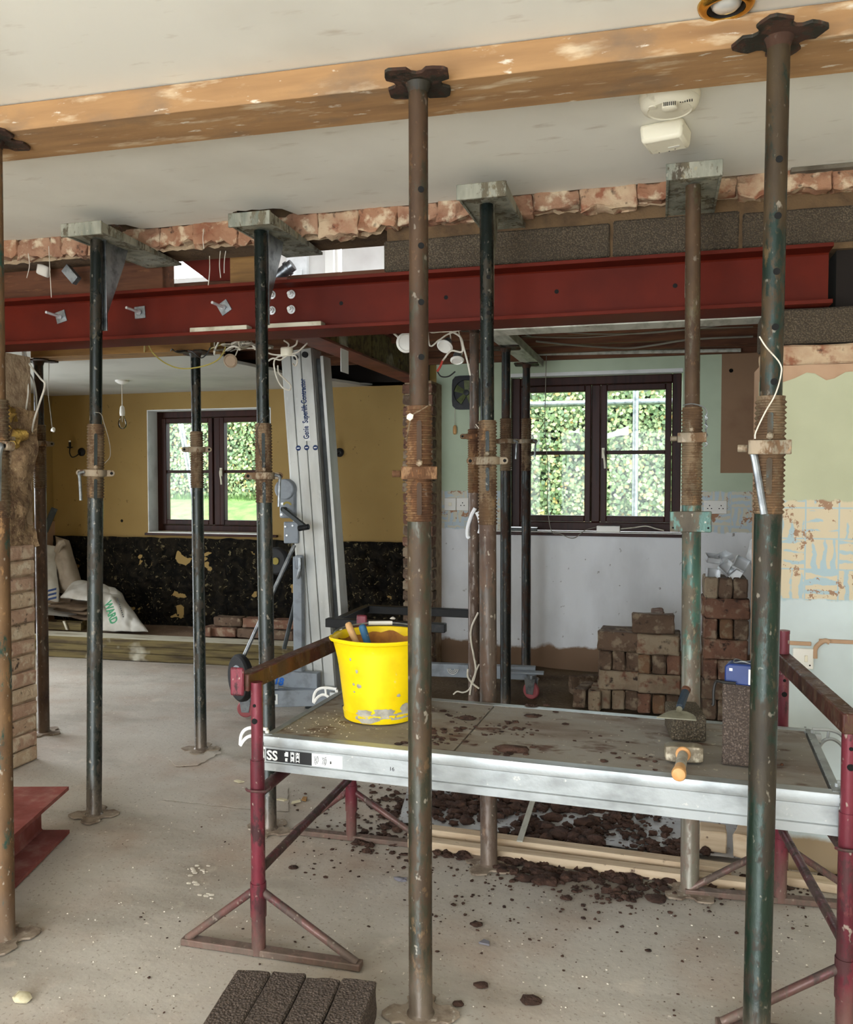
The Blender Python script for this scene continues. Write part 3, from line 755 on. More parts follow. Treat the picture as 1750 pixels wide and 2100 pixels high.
# masonry left above the beam: concrete blocks on the right, one course of broken brick under the ceiling
xb = onY(787, 520, YW + .06).x
mb = MB(); mb.box(xb + .01, XR, YW + .075, YW + .3, z_beam1, ZC + .2)
mb.box(XL, xb + .02, YW + .09, YW + .3, 2.385, ZC + .2)
over = struct('wall_over_beam', mb, m_block_mortar)
zt = onY(1200, 452, YW + .06).z
xj = onY(1254, 500, YW + .06).x
x = xj
starts = [x]
while x > xb: x -= 0.455; starts.append(x)
x = xj
while x < 1.4: x += 0.455; starts.append(x)
for i, x in enumerate(sorted(set(starts))[:-1]):
    x0, x1 = max(x + .006, xb), x + .449
    if x1 - x0 < .05: continue
    h = zt - z_beam1 - .035 + R.uniform(-.008, .008)
    piece('block', block_mesh('block', x1 - x0, 0.10, h, 20 + i, m_block_wall, 0.003, 3, 0.006), over,
          Matrix.Translation(((x0 + x1) / 2, YW + .115 + R.uniform(-.006, .006), z_beam1 + .022)))
x = XL + .05; i = 0
while x < 1.62:
    L = R.uniform(0.13, 0.225)
    q = onY(875, 470, YW)
    left = x < xb
    low = (R.uniform(.075, .098) if left else R.uniform(.058, .080))
    mb = rough_block(L - .003, 0.10 if not left else .2, low, 100 + i, 0.010, 6, 0.004)
    for v in mb.v:
        k = v * 55 + Vector((i * 3.3, 0, 0)); k2 = v * 14 + Vector((0, i * 5.1, 0))
        v += Vector((noise.noise(k) * .3, noise.noise(k + Vector((7, 0, 0))), noise.noise(k + Vector((0, 9, 0))) * .8)) * .008
        if v.y < 0: v.y += .03 * max(0, noise.noise(k2)); v.z += .022 * noise.noise(k2 + Vector((4, 4, 4))) * (1 if v.z < low * .6 else .15)
    if left:                     # broken underneath, rising towards the back
        for v in mb.v:
            if v.z < low * .5: v.z += 0.28 * max(0, v.y + .07) + 0.02 * noise.noise(Vector((v.x * 40, v.y * 40, i)))
    me = mesh_of('brick', mb, R.choice(m_brick_broken), smooth=28)
    piece('brick', me, over, Matrix.Translation((x + L / 2, YW + (.055 if not left else .10) + R.uniform(-.01, .01), ZC - low + .004)))
    x += L; i += 1
mb = MB()
def fn(u, v):
    x = XL + (XR - XL) * u; z = ZC - .075 - (.012 if x < xb else -.012) + .08 * v; k = Vector((x * 26, z * 26, 3))
    return (x, YW + .028 + .022 * noise.noise(k) + (.03 if v < .2 else 0), z + .012 * noise.noise(k * 2))
mb.grid(fn, 260, 6)
part('joint_mortar', mb, m_mortar, over, smooth=50)
q0, q1 = onZ(1612, 370, ZC), onZ(1750, 360, ZC)
mb = MB(); mb.obox((q0.x, YW - .03, ZC - .016), (XR - q0.x, 0, 0), (0, .035, 0), (0, 0, .016))
struct('trim_2', mb, m_greyconc, bev=.003)

# ceiling of the left room with its torn edge, and the dark floor void above
cp = [(60, 702), (250, 700), (430, 700), (452, 728), (470, 742), (520, 752), (560, 760), (600, 770), (650, 778), (700, 784), (740, 790), (790, 794), (822, 796)]
poly = [(onZ(px, py, ZCB).x, onZ(px, py, ZCB).y) for px, py in cp]
poly = [(XLL, poly[0][1])] + poly
dense = []
for a, b in zip(poly, poly[1:]):
    n = max(1, int((Vector(b) - Vector(a)).length / .06))
    for k in range(n):
        t = k / n; dense.append((a[0] + (b[0] - a[0]) * t + R.uniform(-.012, .012), a[1] + (b[1] - a[1]) * t + R.uniform(-.012, .012)))
dense += [poly[-1], (X_PL, YBL), (XLL, YBL)]
mb = MB(); mb.prism(dense, (0, 0, ZCB), (1, 0, 0), (0, 1, 0), (0, 0, .02))
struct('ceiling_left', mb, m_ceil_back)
# boarded underside over both back rooms with bare joists in the right room
mb = MB(); mb.box(XLL, XRR, 3.62, YBL + .3, 2.30, 2.318)
deck = struct('ceiling_boards', mb, m_wood_dark)
for i, y in enumerate((3.80, 4.17, 4.53, 4.90, 5.27, 5.62, 5.86)):
    mb = MB(); mb.box(X_PL + .1, XRR, y, y + .05, 2.205 + (i % 3) * .006, 2.298)
    part('joist', mb, m_wood_dark, deck, bev=.004)
for i, y in enumerate((4.1, 4.5, 4.9, 5.3, 5.7)):
    mb = MB(); mb.box(XLL, X_PL - .02, y, y + .05, 2.205, 2.298)
    part('joist', mb, m_wood_dark, deck, bev=.004)

# rooms upstairs glimpsed over the beam
YU = 5.2
a, b = onY(347, 573, YU), onY(452, 500, YU)
c0, c1 = onY(687, 520, YU), onY(701, 520, YU)
zz0, zz1 = 2.3, 3.7
mb = MB()
mb.box(-5.2, a.x, YU, YU + .1, zz0, zz1); mb.box(b.x, c0.x, YU, YU + .1, zz0, zz1); mb.box(c1.x, XR, YU, YU + .1, zz0, zz1)
mb.box(a.x, b.x, YU, YU + .1, zz0, a.z); mb.box(a.x, b.x, YU, YU + .1, 3.3, zz1); mb.box(c0.x, c1.x, YU, YU + .1, 3.3, zz1)
up = struct('wall_upper', mb, m_white_room)
mb = MB(); q = onY(668, 520, YU - .02); mb.box(q.x, c0.x, YU - .03, YU, zz0, 3.4)
part('door_frame', mb, m_wplast, up)
q0, q1 = onY(590, 540, YU - .02), onY(632, 540, YU - .02)
mb = MB(); mb.box(q0.x, q1.x, YU - .04, YU, zz0, 3.4)
mb.box(q0.x + .03, q1.x - .03, YU - .055, YU - .04, zz0 + .1, 2.75)
part('door_leaf', mb, m_reveal, up, bev=.004)
mb = MB(); mb.box(-5.3, XR, 3.9, YU + .1, zz1, zz1 + .08); mb.box(-5.4, -5.3, 3.4, YU + .1, zz0, zz1); mb.box(-5.3, XR, 3.62, 3.66, 2.95, zz1)
struct('ceiling_upper', mb, m_white_room)

# ------------------------------------------------------------------ windows
def window(name, x0, x1, z0, z1, Y, mull, bar_t, fr=0.055, handle_right=True):
    w = thing(name, None, None, ((x0 + x1) / 2, Y, z0), kind='structure')
    d0, d1 = Y, Y + .07
    mb = MB()
    mb.box(x0, x0 + fr, d0, d1, z0, z1); mb.box(x1 - fr, x1, d0, d1, z0, z1)
    mb.box(x0 + fr, x1 - fr, d0, d1, z0, z0 + fr); mb.box(x0 + fr, x1 - fr, d0, d1, z1 - fr, z1)
    mb.box(mull - .03, mull + .03, d0, d1, z0 + fr, z1 - fr)
    part('window_frame', mb, m_frame, w, bev=.006)
    for a, b in ((x0 + fr, mull - .03), (mull + .03, x1 - fr)):
        s = .042; a += .003; b -= .003; c0_, c1_ = z0 + fr + .003, z1 - fr - .003
        mb = MB()
        mb.box(a, a + s, d0 - .014, d1 - .02, c0_, c1_); mb.box(b - s, b, d0 - .014, d1 - .02, c0_, c1_)
        mb.box(a + s, b - s, d0 - .014, d1 - .02, c0_, c0_ + s); mb.box(a + s, b - s, d0 - .014, d1 - .02, c1_ - s, c1_)
        sash = part('sash', mb, m_frame, w, bev=.005)
        mb = MB(); mb.box(a + s, b - s, d0, d1 - .03, bar_t - .013, bar_t + .013); part('glazing_bar', mb, m_frame, sash, bev=.004)
        for q0, q1 in ((c0_ + s, bar_t - .013), (bar_t + .013, c1_ - s)):
            mb = MB(); mb.box(a + s - .004, b - s + .004, d0 + .018, d0 + .022, q0 - .004, q1 + .004); part('pane', mb, m_glass, sash, smooth=None)
    hx = mull + .052; hz = bar_t - .02
    mb = MB(); mb.box(hx - .009, hx + .009, d0 - .03, d0 - .014, hz - .02, hz + .05)
    mb.path([(hx, d0 - .032, hz + .035), (hx + .004, d0 - .05, hz + .01), (hx + .012, d0 - .05, hz - .05), (hx + .014, d0 - .046, hz - .09)], .007, 8)
    part('window_handle', mb, m_cream_pl, w)
    return w
f0 = onY(322, 960, YG_L)
window('window_1', f0.x, onY(553, 960, YG_L).x, zl0 + .006, zl1 - .006, YG_L, onY(445, 960, YG_L).x, onY(445, 967, YG_L).z)
window('window_2', onY(1050, 960, YG_R).x, onY(1397, 960, YG_R).x, zr0 + .006, zr1 - .012, YG_R, onY(1222, 960, YG_R).x, onY(1222, 928, YG_R).z, .06)
# sills
mb = MB(); a = onY(297, 1100, YBL - .03); mb.box(a.x, wl1.x + .06, YBL - .035, YG_L + .01, zl0 - .022, zl0 - .002)
s1 = struct('trim_3', mb, m_frame, bev=.004)
mb = MB(); mb.box(wl0.x + .012, wl1.x - .012, YBL - .03, YG_L, zl0 - .002, zl0 + .006)
part('sill_top', mb, m_sill_w, s1)
a = onY(1016, 1093, YBR - .05)
mb = MB(); mb.box(a.x, wr1.x + .10, YBR - .05, YG_R + .01, zr0 - .024, zr0 - .002)
s2 = struct('trim_4', mb, m_frame, bev=.004)
mb = MB(); mb.box(a.x + .005, wr1.x + .09, YBR - .046, YG_R, zr0 - .002, zr0 + .004)
part('sill_top', mb, m_sill_w, s2)
ZSILL = zr0 + .004

# ------------------------------------------------------------------ outdoors
mb = MB()
def fn(u, v):
    x = -14 + 24 * u; y = 6.7 + 5.5 * v
    z = 0.25 + (0.9 * min(1, v * 2.1)) * min(1, max(0, (-2.6 - x) / .8)) + .06 * noise.noise(Vector((x * 1.5, y * 1.5, 0)))
    return (x, y, z)
mb.grid(fn, 60, 20)
struct('ground_bank', mb, m_grass, smooth=60)
def hedge(name, x0, x1, yb, z0, z1, n, seed, label):
    rr = random.Random(seed)
    h = thing(name, label, 'hedge', ((x0 + x1) / 2, yb, z0))
    mb = MB()
    def fn(u, v):
        x = x0 + (x1 - x0) * u; z = z0 + (z1 - z0) * v
        return (x, yb + .12 + .12 * noise.noise(Vector((x * 2, z * 2, 0))) + (.25 if v > .95 else 0), z)
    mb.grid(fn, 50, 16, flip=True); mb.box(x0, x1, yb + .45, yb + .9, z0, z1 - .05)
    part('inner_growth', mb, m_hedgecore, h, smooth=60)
    mb = MB()
    for i in range(n):
        x = rr.uniform(x0, x1); z = rr.uniform(z0, z1 + .03)
        y = yb + .12 * noise.noise(Vector((x * 2, z * 2, 0))) + rr.uniform(-.04, .10)
        l = rr.uniform(.026, .06); w = l * .5
        a = rr.uniform(0, 2 * PI); t = rr.uniform(-.9, .9)
        d = Vector((math.cos(a), math.sin(t) * .6, math.sin(a))).normalized()
        nrm = Vector((rr.uniform(-.7, .7), -1, rr.uniform(-.2, 1.1))).normalized()
        sd = d.cross(nrm).normalized() * w
        p = Vector((x, y, z)); d = d * l
        mb.add([p, p + d * .5 + sd, p + d, p + d * .5 - sd], [(0, 1, 2, 3)])
    part('leaves', mb, m_leaf, h, smooth=None, kind='stuff')
    return h
hedge('hedge', -8.4, -3.4, 9.6, .95, 2.38, 26000, 1, 'dense green hedge seen through the left mahogany window above a grass bank')
hedge('hedge', -2.6, 3.2, 9.2, .2, 2.42, 40000, 2, 'autumn tinted hedge seen through the right kitchen window behind scaffold poles')
mb = MB()
def fn(u, v):
    x = -8.4 + 4.6 * u; y = 9.0 + .5 * v
    return (x, y, .74 + .36 * v + .05 * noise.noise(Vector((x * 6, y * 6, 0))))
mb.grid(fn, 90, 8)
rr = random.Random(5)
gb = MB()
for i in range(5200):
    x = rr.uniform(-8.4, -3.6); v = rr.random(); y = 9.06 + .5 * v; z = .86 + .3 * v
    l = rr.uniform(.05, .12); dx = rr.uniform(-.05, .05); w = .006
    gb.add([(x - w, y, z), (x + w, y, z), (x + dx, y - rr.uniform(0, .04), z + l)], [(0, 1, 2)])
solo('grass_tufts', gb, m_grass, 'bright green grass below the hedge outside the left window', 'grass', kind='stuff', smooth=None)
solo('rubble_bank', mb, m_gravel, 'grey stony bank below the grass outside the left window', 'bank', kind='stuff', smooth=60)
def pole(p0, p1, label, r=.03):
    solo('scaffold_pole', MB().tube(p0, p1, r, n=14), m_galv, label, 'scaffold', 'scaffold tubes outside the windows')
Yp = 8.6
a = onY(1304, 860, Yp); pole((a.x, Yp, .25), (a.x, Yp, 3.2), 'upright silver scaffold tube outside the right half of the right window')
a = onY(1100, 830, Yp + .07); b = onY(1380, 818, Yp + .07); pole((a.x - 1, Yp + .07, a.z), (b.x + 1, Yp + .07, b.z - .02), 'level silver scaffold tube across the top of the right window')
a = onY(366, 850, 8.3); b = onY(392, 990, 8.3); pole((a.x - .03, 8.3, a.z + .2), (b.x + .12, 8.3, b.z - .6), 'leaning silver scaffold tube outside the left window')
for i, (px, py, rot, l, lab) in enumerate([(1262, 890, .3, .17, 'pale torn sheet caught in the hedge right of the right window middle post'), (1178, 885, 0.1, .07, 'small white scrap caught in the hedge behind the left pane')]):
    p = onY(px, py, 9.10)
    mb = MB()
    mb.grid(lambda u, v: p + Vector((l * (u - .5) * 1.6, .02 * math.sin(u * 5), (v - .5) * l * .5 + (u - .5) * l * rot + .02 * math.sin(v * 4 + u * 3))), 6, 4)
    q = MB(); q.add(mb.v, mb.f); q.add([v + Vector((0, .004, 0)) for v in mb.v], [f[::-1] for f in mb.f])
    solo('plastic_scrap', q, m_polythene, lab, 'plastic')

# ================================================================== STEEL PROPS
def butterfly(s=0.078, notch=0.022):
    """Rounded square plate with a bite out of each side."""
    pts = []
    for q in range(4):
        a0 = q * PI / 2
        loc = []
        for (x, y) in ((s, -s * .42), (s, -s * .30), (s - notch * .8, -s * .16), (s - notch, 0), (s - notch * .8, s * .16), (s, s * .30), (s * 1.02, s * .52), (s * .98, s * .85), (s * .85, s * .98)):
            loc.append((x * math.cos(a0) - y * math.sin(a0), x * math.sin(a0) + y * math.cos(a0)))
        pts += loc[1:]
    return pts
PLATE = butterfly()
R_OUT, R_IN, R_THR = 0.0302, 0.0242, 0.0325
def hole_mesh(r, reach):
    mb = MB(); mb.tube((0, -reach, 0), (0, reach, 0), r, n=12); return mesh_of('pin_hole', mb, m_hole, smooth=40)
HOLE_IN = hole_mesh(0.0078, R_IN + .0006)
def face_angle(P):               # turn a prop so that its pin holes look towards the open room
    return math.atan2(P[0], P[1]) * -1
def prop(label, base, top, zt0, zt1, zc, outer, inner, thread=None, holes=(), head=True, turn=0.0, collar='lugs', handle=None, slot=True, plate_turn=0.3, z0=0.0, base_plate=True, pin=True):
    B = Vector((base[0], base[1], z0)); T = Vector(top)
    thread = thread or m_thread
    ax = (T - B).normalized(); L = (T - B).length
    q = Vector((0, 0, 1)).rotation_difference(ax)
    rz = Matrix.Rotation(face_angle(B) + turn, 3, 'Z')
    Rm = q.to_matrix() @ rz
    t = thing('support_prop', label, 'prop', B, Rm, 'adjustable steel props')
    M = WM[t.name]
    def W(mb):
        mb.v = [M @ v for v in mb.v]; return mb
    zt0 -= z0; zt1 -= z0; zc -= z0
    if base_plate:
        Rp = Matrix.Rotation(plate_turn, 3, 'Z')
        pl = [(Rp @ Vector((a, b, 0))).to_2d() for a, b in PLATE]
        part('base_plate', W(MB().prism(pl, (0, 0, 0.001), (1, 0, 0), (0, 1, 0), (0, 0, .007))), m_baseplate, t, bev=.0015)
    part('outer_tube', W(MB().lathe([(R_OUT + .006, .008), (R_OUT + .002, .013), (R_OUT, .016), (R_OUT, zt0)], n=24)), outer, t)
    prof = []; z = zt0 - .004; prof.append((R_OUT, z))
    while z < zt1 - .010:
        prof += [(R_THR - .0024, z + .002), (R_THR + .0016, z + .0055), (R_THR + .0016, z + .0075), (R_THR - .0024, z + .0115)]; z += .0118
    prof += [(R_THR - .001, zt1 - .001), (R_IN + .001, zt1)]
    part('threaded_sleeve', W(MB().lathe(prof, n=24)), thread, t, smooth=20)
    if slot:
        def sl(za, zb):
            mb = MB(); w = .0062; n = 6
            pts = [(w * math.cos(PI + PI * k / n), za + w * math.sin(PI + PI * k / n)) for k in range(n + 1)] + [(w * math.cos(PI * k / n), zb + w * math.sin(PI * k / n)) for k in range(n + 1)]
            mb.prism(pts, (0, -R_THR - .002, 0), (1, 0, 0), (0, 0, 1), (0, .02, 0)); return W(mb)
        za, zb = zc + .03, zt1 - .045
        if zb - za > .03: part('slot', sl(za, zb), inner, t)
        part('slot', sl(zc - .10, zc - .03), inner, t)
    # collar nut with two eyes
    mb = MB(); k = 8
    mb.lathe([(R_THR, zc - .014), (R_THR + .010, zc - .014), (R_THR + .012, zc - .009), (R_THR + .012, zc + .009), (R_THR + .010, zc + .014), (R_THR, zc + .014)], n=20)
    if collar == 'lugs':
        for s in (-1, 1):
            mb.obox((s * R_THR, -.012, zc - .013), (s * .030, 0, 0), (0, .024, 0), (0, 0, .026))
            mb.tube((s * (R_THR + .028), -.0125, zc), (s * (R_THR + .028), .0125, zc), .0132, n=12)
    else:
        mb.obox((-.045, -R_THR - .009, zc - .016), (.09, 0, 0), (0, .012, 0), (0, 0, .032))
        mb.tube((-.046, -.018, zc - .002), (-.068, -.018, zc - .002), .009, n=10)
    cn = part('collar_nut', W(mb), m_collar if thread is not m_thread_o else m_thread_o, t, bev=.002)
    if collar == 'lugs':
        mb = MB()
        for s in (-1, 1): mb.tube((s * (R_THR + .028), -.0135, zc), (s * (R_THR + .028), .0135, zc), .0062, n=10)
        part('lug_hole', W(mb), m_hole, cn)
    if handle:
        s, dz, tilt = handle
        x = s * (R_THR + (.022 if collar == 'lugs' else -.002))
        hr = .0082 if abs(dz) > .14 else .006
        mb = MB(); mb.path([(x - s * .012, -.02, zc + .004), (x + s * .006, -.024, zc - .004), (x + s * .004 - s * tilt * .2, -.030, zc - .03), (x - s * tilt, -.034, zc - dz)], hr, 10)
        part('handle', W(mb), m_galv, t)
    if pin and zt1 - zc > .05:
        mb = MB(); mb.tube((0, -R_THR - .026, zc + .024), (0, R_THR + .02, zc + .024), .0065, n=10); mb.blob((0, -R_THR - .024, zc + .024), .009, .007, .009, 3, 1, .05)
        part('locking_pin', W(mb), m_collar, t)
    part('inner_tube', W(MB().tube((0, 0, zt1 - .03), (0, 0, L - .006), R_IN, n=24)), inner, t)
    for h in holes:
        o = piece('pin_hole', HOLE_IN, t, Matrix.Translation((.006, 0, h - z0)))
    if head:
        Rp = Matrix.Rotation(-face_angle(B) - turn + (plate_turn if head is True else head), 3, 'Z')
        pl = [(Rp @ Vector((a, b, 0))).to_2d() for a, b in PLATE]
        part('head_plate', W(MB().prism(pl, (0, 0, L - .008), (1, 0, 0), (0, 1, 0), (0, 0, .008))), m_headplate, t, bev=.0015)
        part('weld_collar', W(MB().lathe([(R_IN, L - .03), (R_IN + .005, L - .014), (R_IN + .008, L - .008)], n=20)), m_headplate, t)
    return t
def P0(px, py): 
    p = onZ(px, py, 0.0); return p
def top_over(px, py, z):         # point at height z on the line of sight
    return onZ(px, py, z)
ZB = 2.372                       # underside of the plank under the front ceiling
PK = 0.15
# --- front row, under the plank
b = P0(863, 2083); t_ = top_over(858, 196, ZB); t_.y = b.y + .01; t_.x = onY(858, 200, t_.y).x
Yf = b.y
prop('rusty olive steel prop standing nearest the camera, in front of the yellow bucket', b, t_, zat(1068, b), zat(832, b), zat(970, b), m_prop_mid, m_prop_mid_in, m_thread_o,
     [zat(y, b) for y in (392, 507, 622, 734)], collar='box', plate_turn=.75, head=.2, slot=True)
b = Vector((0, 0, 0)); d = ray(1560, 2100)
Yr = 2.06; b = onY(1559, 2100, Yr); b.z = 0; t_ = onY(1598, 100, Yr + .01); t_.z = ZB
bx = onY(1560, 1900, Yr).x - .006; b.x = bx
prop('dark green steel prop close on the right, in front of the scaffold board end', b, t_, zat(1052, b), zat(812, b), zat(918, b), m_prop_green, m_prop_green_in, m_thread,
     [zat(y, b) for y in (333, 448, 561, 674, 785)], collar='box', handle=(-1, .15, .022), plate_turn=.3, head=.55)
b = P0(9, 1925); t_ = Vector((onY(-14, 300, b.y).x, b.y, ZB))
prop('rust orange and green steel prop cut by the left edge of the photo', b, t_, zat(1060, b), zat(820, b), zat(915, b), m_prop_orange, m_prop_orange, m_thread, (), handle=(1, .16, -.004), plate_turn=.2, head=.2, turn=-1.05)
# --- second row, carrying the wall brackets
ZS = 2.345
rows2 = [(193, 1672, 198, 1020, 870, 970, (), m_prop_blue, m_prop_dark, None, 'blue grey steel prop under the leftmost wall bracket'),
         (552, 1702, 534, 1030, 868, 976, (595, 670, 742, 815), m_prop_blue, m_prop_dark, None, 'steel prop under the second wall bracket, just left of the lift mast'),
         (1003, 1775, 998, 1075, 862, 945, (571, 644, 717, 790), m_prop_brown, m_prop_dark, None, 'dusty brown and black steel prop rising behind the middle of the scaffold board'),
         (1415, 1828, 1421, 1035, 835, 898, (), m_prop_teal, m_tan_in, None, 'teal steel prop with tan upper tube behind the club hammer')]
row2 = []
for (bx, by, tx, y0, y1, yc, hl, mo, mi, hd, lab) in rows2:
    b = P0(bx, by); t_ = Vector((onY(tx, 480, b.y).x, b.y, ZS))
    t = prop(lab, b, t_, zat(y0, b), zat(y1, b), zat(yc, b), mo, mi, None, [zat(y, b) for y in hl], head=False, handle=(1, .12, .0) if 'second wall' in lab else ((-1, .11, .0) if 'leftmost' in lab else None), plate_turn=R.uniform(0, .6), slot='teal' not in lab,
             collar='box' if 'teal' in lab else 'lugs')
    row2.append((t, b, t_))
    if 'teal' in lab:
        M = WM[t.name]; z1, z2 = zat(1090, b), zat(1048, b)
        mb = MB(); mb.box(-.068, .062, -R_OUT - .010, -R_OUT, z1, z2); mb.v = [M @ v for v in mb.v]
        cpn = part('clamp_plate', mb, m_prop_teal, t, bev=.002)
        mb = MB()
        for x in (-.058, .052): mb.tube((x, -R_OUT - .011, (z1 + z2) / 2 - .02), (x, -R_OUT - .009, (z1 + z2) / 2 - .02), .0035, n=8)
        mb.v = [M @ v for v in mb.v]; part('rivet', mb, m_hole, cpn)
        mb = MB(); zt = zat(835, b)
        mb.path([(-.03, -.036, zt + .004), (.0, -.038, zt + .008), (.034, -.03, zt - .002), (.046, -.02, zt - .02), (.04, -.015, zt - .04)], .0022, 6)
        for k in range(7): mb.path([(.04 + .004 * (k % 2), -.018, zt - .03 - k * .014), (.048 - .005 * (k % 2), -.022, zt - .038 - k * .014), (.04 + .006 * (k % 2), -.016, zt - .046 - k * .014)], .0022, 5)
        mb.v = [M @ v for v in mb.v]; part('pin_chain', mb, m_galv, t)
# --- third row, left room, under the tan timber
YT = 3.87
b = P0(412, 1537); t_ = Vector((onY(401, 730, b.y).x, b.y, onY(401, 722, b.y).z))
ZT3 = t_.z
prop('slim dark steel prop in front of the left window, under the tan timber', b, t_, zat(1000, b), zat(885, b), zat(922, b), m_prop_blue, m_prop_dark, None, (), plate_turn=.5, head=.1, slot=False, pin=False)
b2 = P0(90, 1503); t2 = Vector((onY(79, 760, b2.y).x, b2.y, ZT3))
prop('dark brown steel prop beside the brick pier at far left, under the tan timber', b2, t2, zat(1000, b2), zat(872, b2), zat(910, b2), m_prop_brown, m_prop_black, None, (), plate_turn=.1, head=.1, slot=False, pin=False)
# --- right room, behind the brown prop
def far_prop(label, px, Y, pytop, yc, y0, y1, mo, mi, th=None, ptop=None):
    b = onY(px, 1200, Y); b.z = 0
    t_ = Vector((onY(ptop or px, pytop + 30, Y).x, Y, onY(px, pytop, Y).z))
    return prop(label, b, t_, zat(y0, b), zat(y1, b), zat(yc, b), mo, mi, th, (), plate_turn=.2, head=.1, slot=False, pin=False, z0=zfl(Y), handle=(1, .1, 0))
def zfl(Y): return ZRF * min(1, max(0, (Y - 3.95) / (YBR - 3.95) * 8)) + .004
pB = far_prop('dusty brown steel prop half hidden just left of the brown and black prop', 973, 4.30, 672, 895, 1010, 880, m_prop_brown, m_prop_brown, m_thread_o)
pC = far_prop('nearer of the two dark steel props before the right window', 1038, 4.72, 712, 905, 965, 858, m_prop_black, m_prop_black)
pD = far_prop('farther of the two dark steel props before the right window', 1080, 5.55, 746, 905, 965, 858, m_prop_black, m_prop_black)

# ------------------------------------------------------------------ plank under the front ceiling
n0, n1 = onZ(0, 262, ZC - .065), onZ(1750, 57, ZC - .065)       # front lower edge, as seen
dirb = Vector((n1.x - n0.x, n1.y - n0.y, 0)).normalized(); across = Vector((-dirb.y, dirb.x, 0))
mid_line = Vector((-.0, Yf, 0))
o = n0 - dirb * .8
mb = MB(); mb.obox((o.x, o.y, ZB), dirb * ((n1 - n0).length + 1.62), across * .195, (0, 0, ZC - .003 - ZB))
solo('ceiling_plank', mb, m_wood_board, 'long orange pine plank held flat against the front ceiling by the props', 'plank', bev=.003)

# ------------------------------------------------------------------ wall brackets on the second row of props
for i, ((t, b, tp), lab) in enumerate(zip(row2, ('grey steel wall bracket on the leftmost blue grey prop', 'pale steel wall bracket on the prop left of the lift mast', 'rusty steel wall bracket on the brown and black prop', 'steel wall bracket on the teal and tan prop at right'))):
    w = thing('support_bracket', lab, 'bracket', tp, None, 'steel brackets holding up the brickwork')
    x, y, z = tp.x, tp.y, tp.z
    hw = .082 if i != 0 else .088
    yf, yb = y - .085, YW + .24
    mb = MB(); mb.prism([(-hw, yf), (hw, yf), (hw * .95, yb), (-hw * .95, yb)], (x, 0, z + .004), (1, 0, 0), (0, 1, 0), (0, 0, .012))
    part('support_plate', mb, m_sbrack, w, bev=.002)
    mb = MB(); mb.box(x - hw - .004, x + hw + .004, yf - .012, yf, z - .012, z + .04)
    part('front_lip', mb, m_sbrack, w, bev=.003)
    mb = MB()
    for s in (-1, 1):
        mb.prism([(yf, z - .004), (yf, z + .036), (yf + .16, z + .03), (yb, z + .016), (yb, z + .004)], (x + s * hw * .99 - .004, 0, 0), (0, 1, 0), (0, 0, 1), (.008, 0, 0))
    part('side_flange', mb, m_sbrack, w, bev=.0015)
    mb = MB(); mb.prism([(y + R_IN + .002, z + .004), (y + .20, z + .004), (y + .17, z - .07), (y + R_IN + .012, z - .33), (y + R_IN + .002, z - .33)], (x - .005, 0, 0), (0, 1, 0), (0, 0, 1), (.010, 0, 0))
    part('gusset', mb, m_galv if i < 2 else m_sbrack, w, bev=.001)
    mb = MB(); mb.box(x - .022, x + .022, y + R_IN + .002, y + R_IN + .010, z - .36, z + .004)
    part('socket_plate', mb, m_galv if i < 2 else m_sbrack, w, bev=.001)
    if i == 0:
        mb = MB(); mb.path([(x - .07, y + .08, z + .016), (x - .07, y + .08, z + .07), (x + .05, y + .08, z + .07), (x + .055, y + .08, z + .016)], .004, 6, sub=4)
        part('lifting_loop', mb, m_headplate, w)

# ------------------------------------------------------------------ steel beams
def ibeam(mb, o, d, length, wdir, w, h, tf, tw):
    """I section from o (bottom centre of its start) along d."""
    o, d, wd = Vector(o), Vector(d).normalized(), Vector(wdir).normalized(); u = Vector((0, 0, 1))
    pts = [(-w/2, 0), (w/2, 0), (w/2, tf), (tw/2 + .006, tf), (tw/2, tf + .006), (tw/2, h - tf - .006), (tw/2 + .006, h - tf), (w/2, h - tf), (w/2, h), (-w/2, h),
           (-w/2, h - tf), (-tw/2 - .006, h - tf), (-tw/2, h - tf - .006), (-tw/2, tf + .006), (-tw/2 - .006, tf), (-w/2, tf)]
    mb.prism(pts, o, wd, u, d * length)
    return mb
YB0, WB = YW - .02, .19
YBC = YB0 + WB / 2; tw = .012
mb = ibeam(MB(), (XL + .02, YBC, z_beam0), (1, 0, 0), x_be - XL - .02, (0, 1, 0), WB, z_beam1 - z_beam0, .014, tw)
main = thing('steel_beam', 'long red oxide steel I beam spanning the whole opening under the broken brickwork', 'beam', (-1.2, YBC, z_beam0))
part('beam_section', mb, m_redbeam, main, smooth=20, bev=.0012)
YWB = YBC - tw / 2
for px, py in ((558, 605), (598, 604), (558, 637), (598, 635)):
    q = onY(px, py, YWB)
    mb = MB(); mb.tube((q.x, YWB, q.z), (q.x, YWB - .004, q.z), .018, n=18); mb.tube((q.x, YWB - .004, q.z), (q.x, YWB - .018, q.z), .0135, n=6); mb.tube((q.x, YWB - .018, q.z), (q.x, YWB - .03, q.z), .008, n=12)
    part('bolt', mb, m_zinc, main, bev=.001, label='bright zinc bolt')
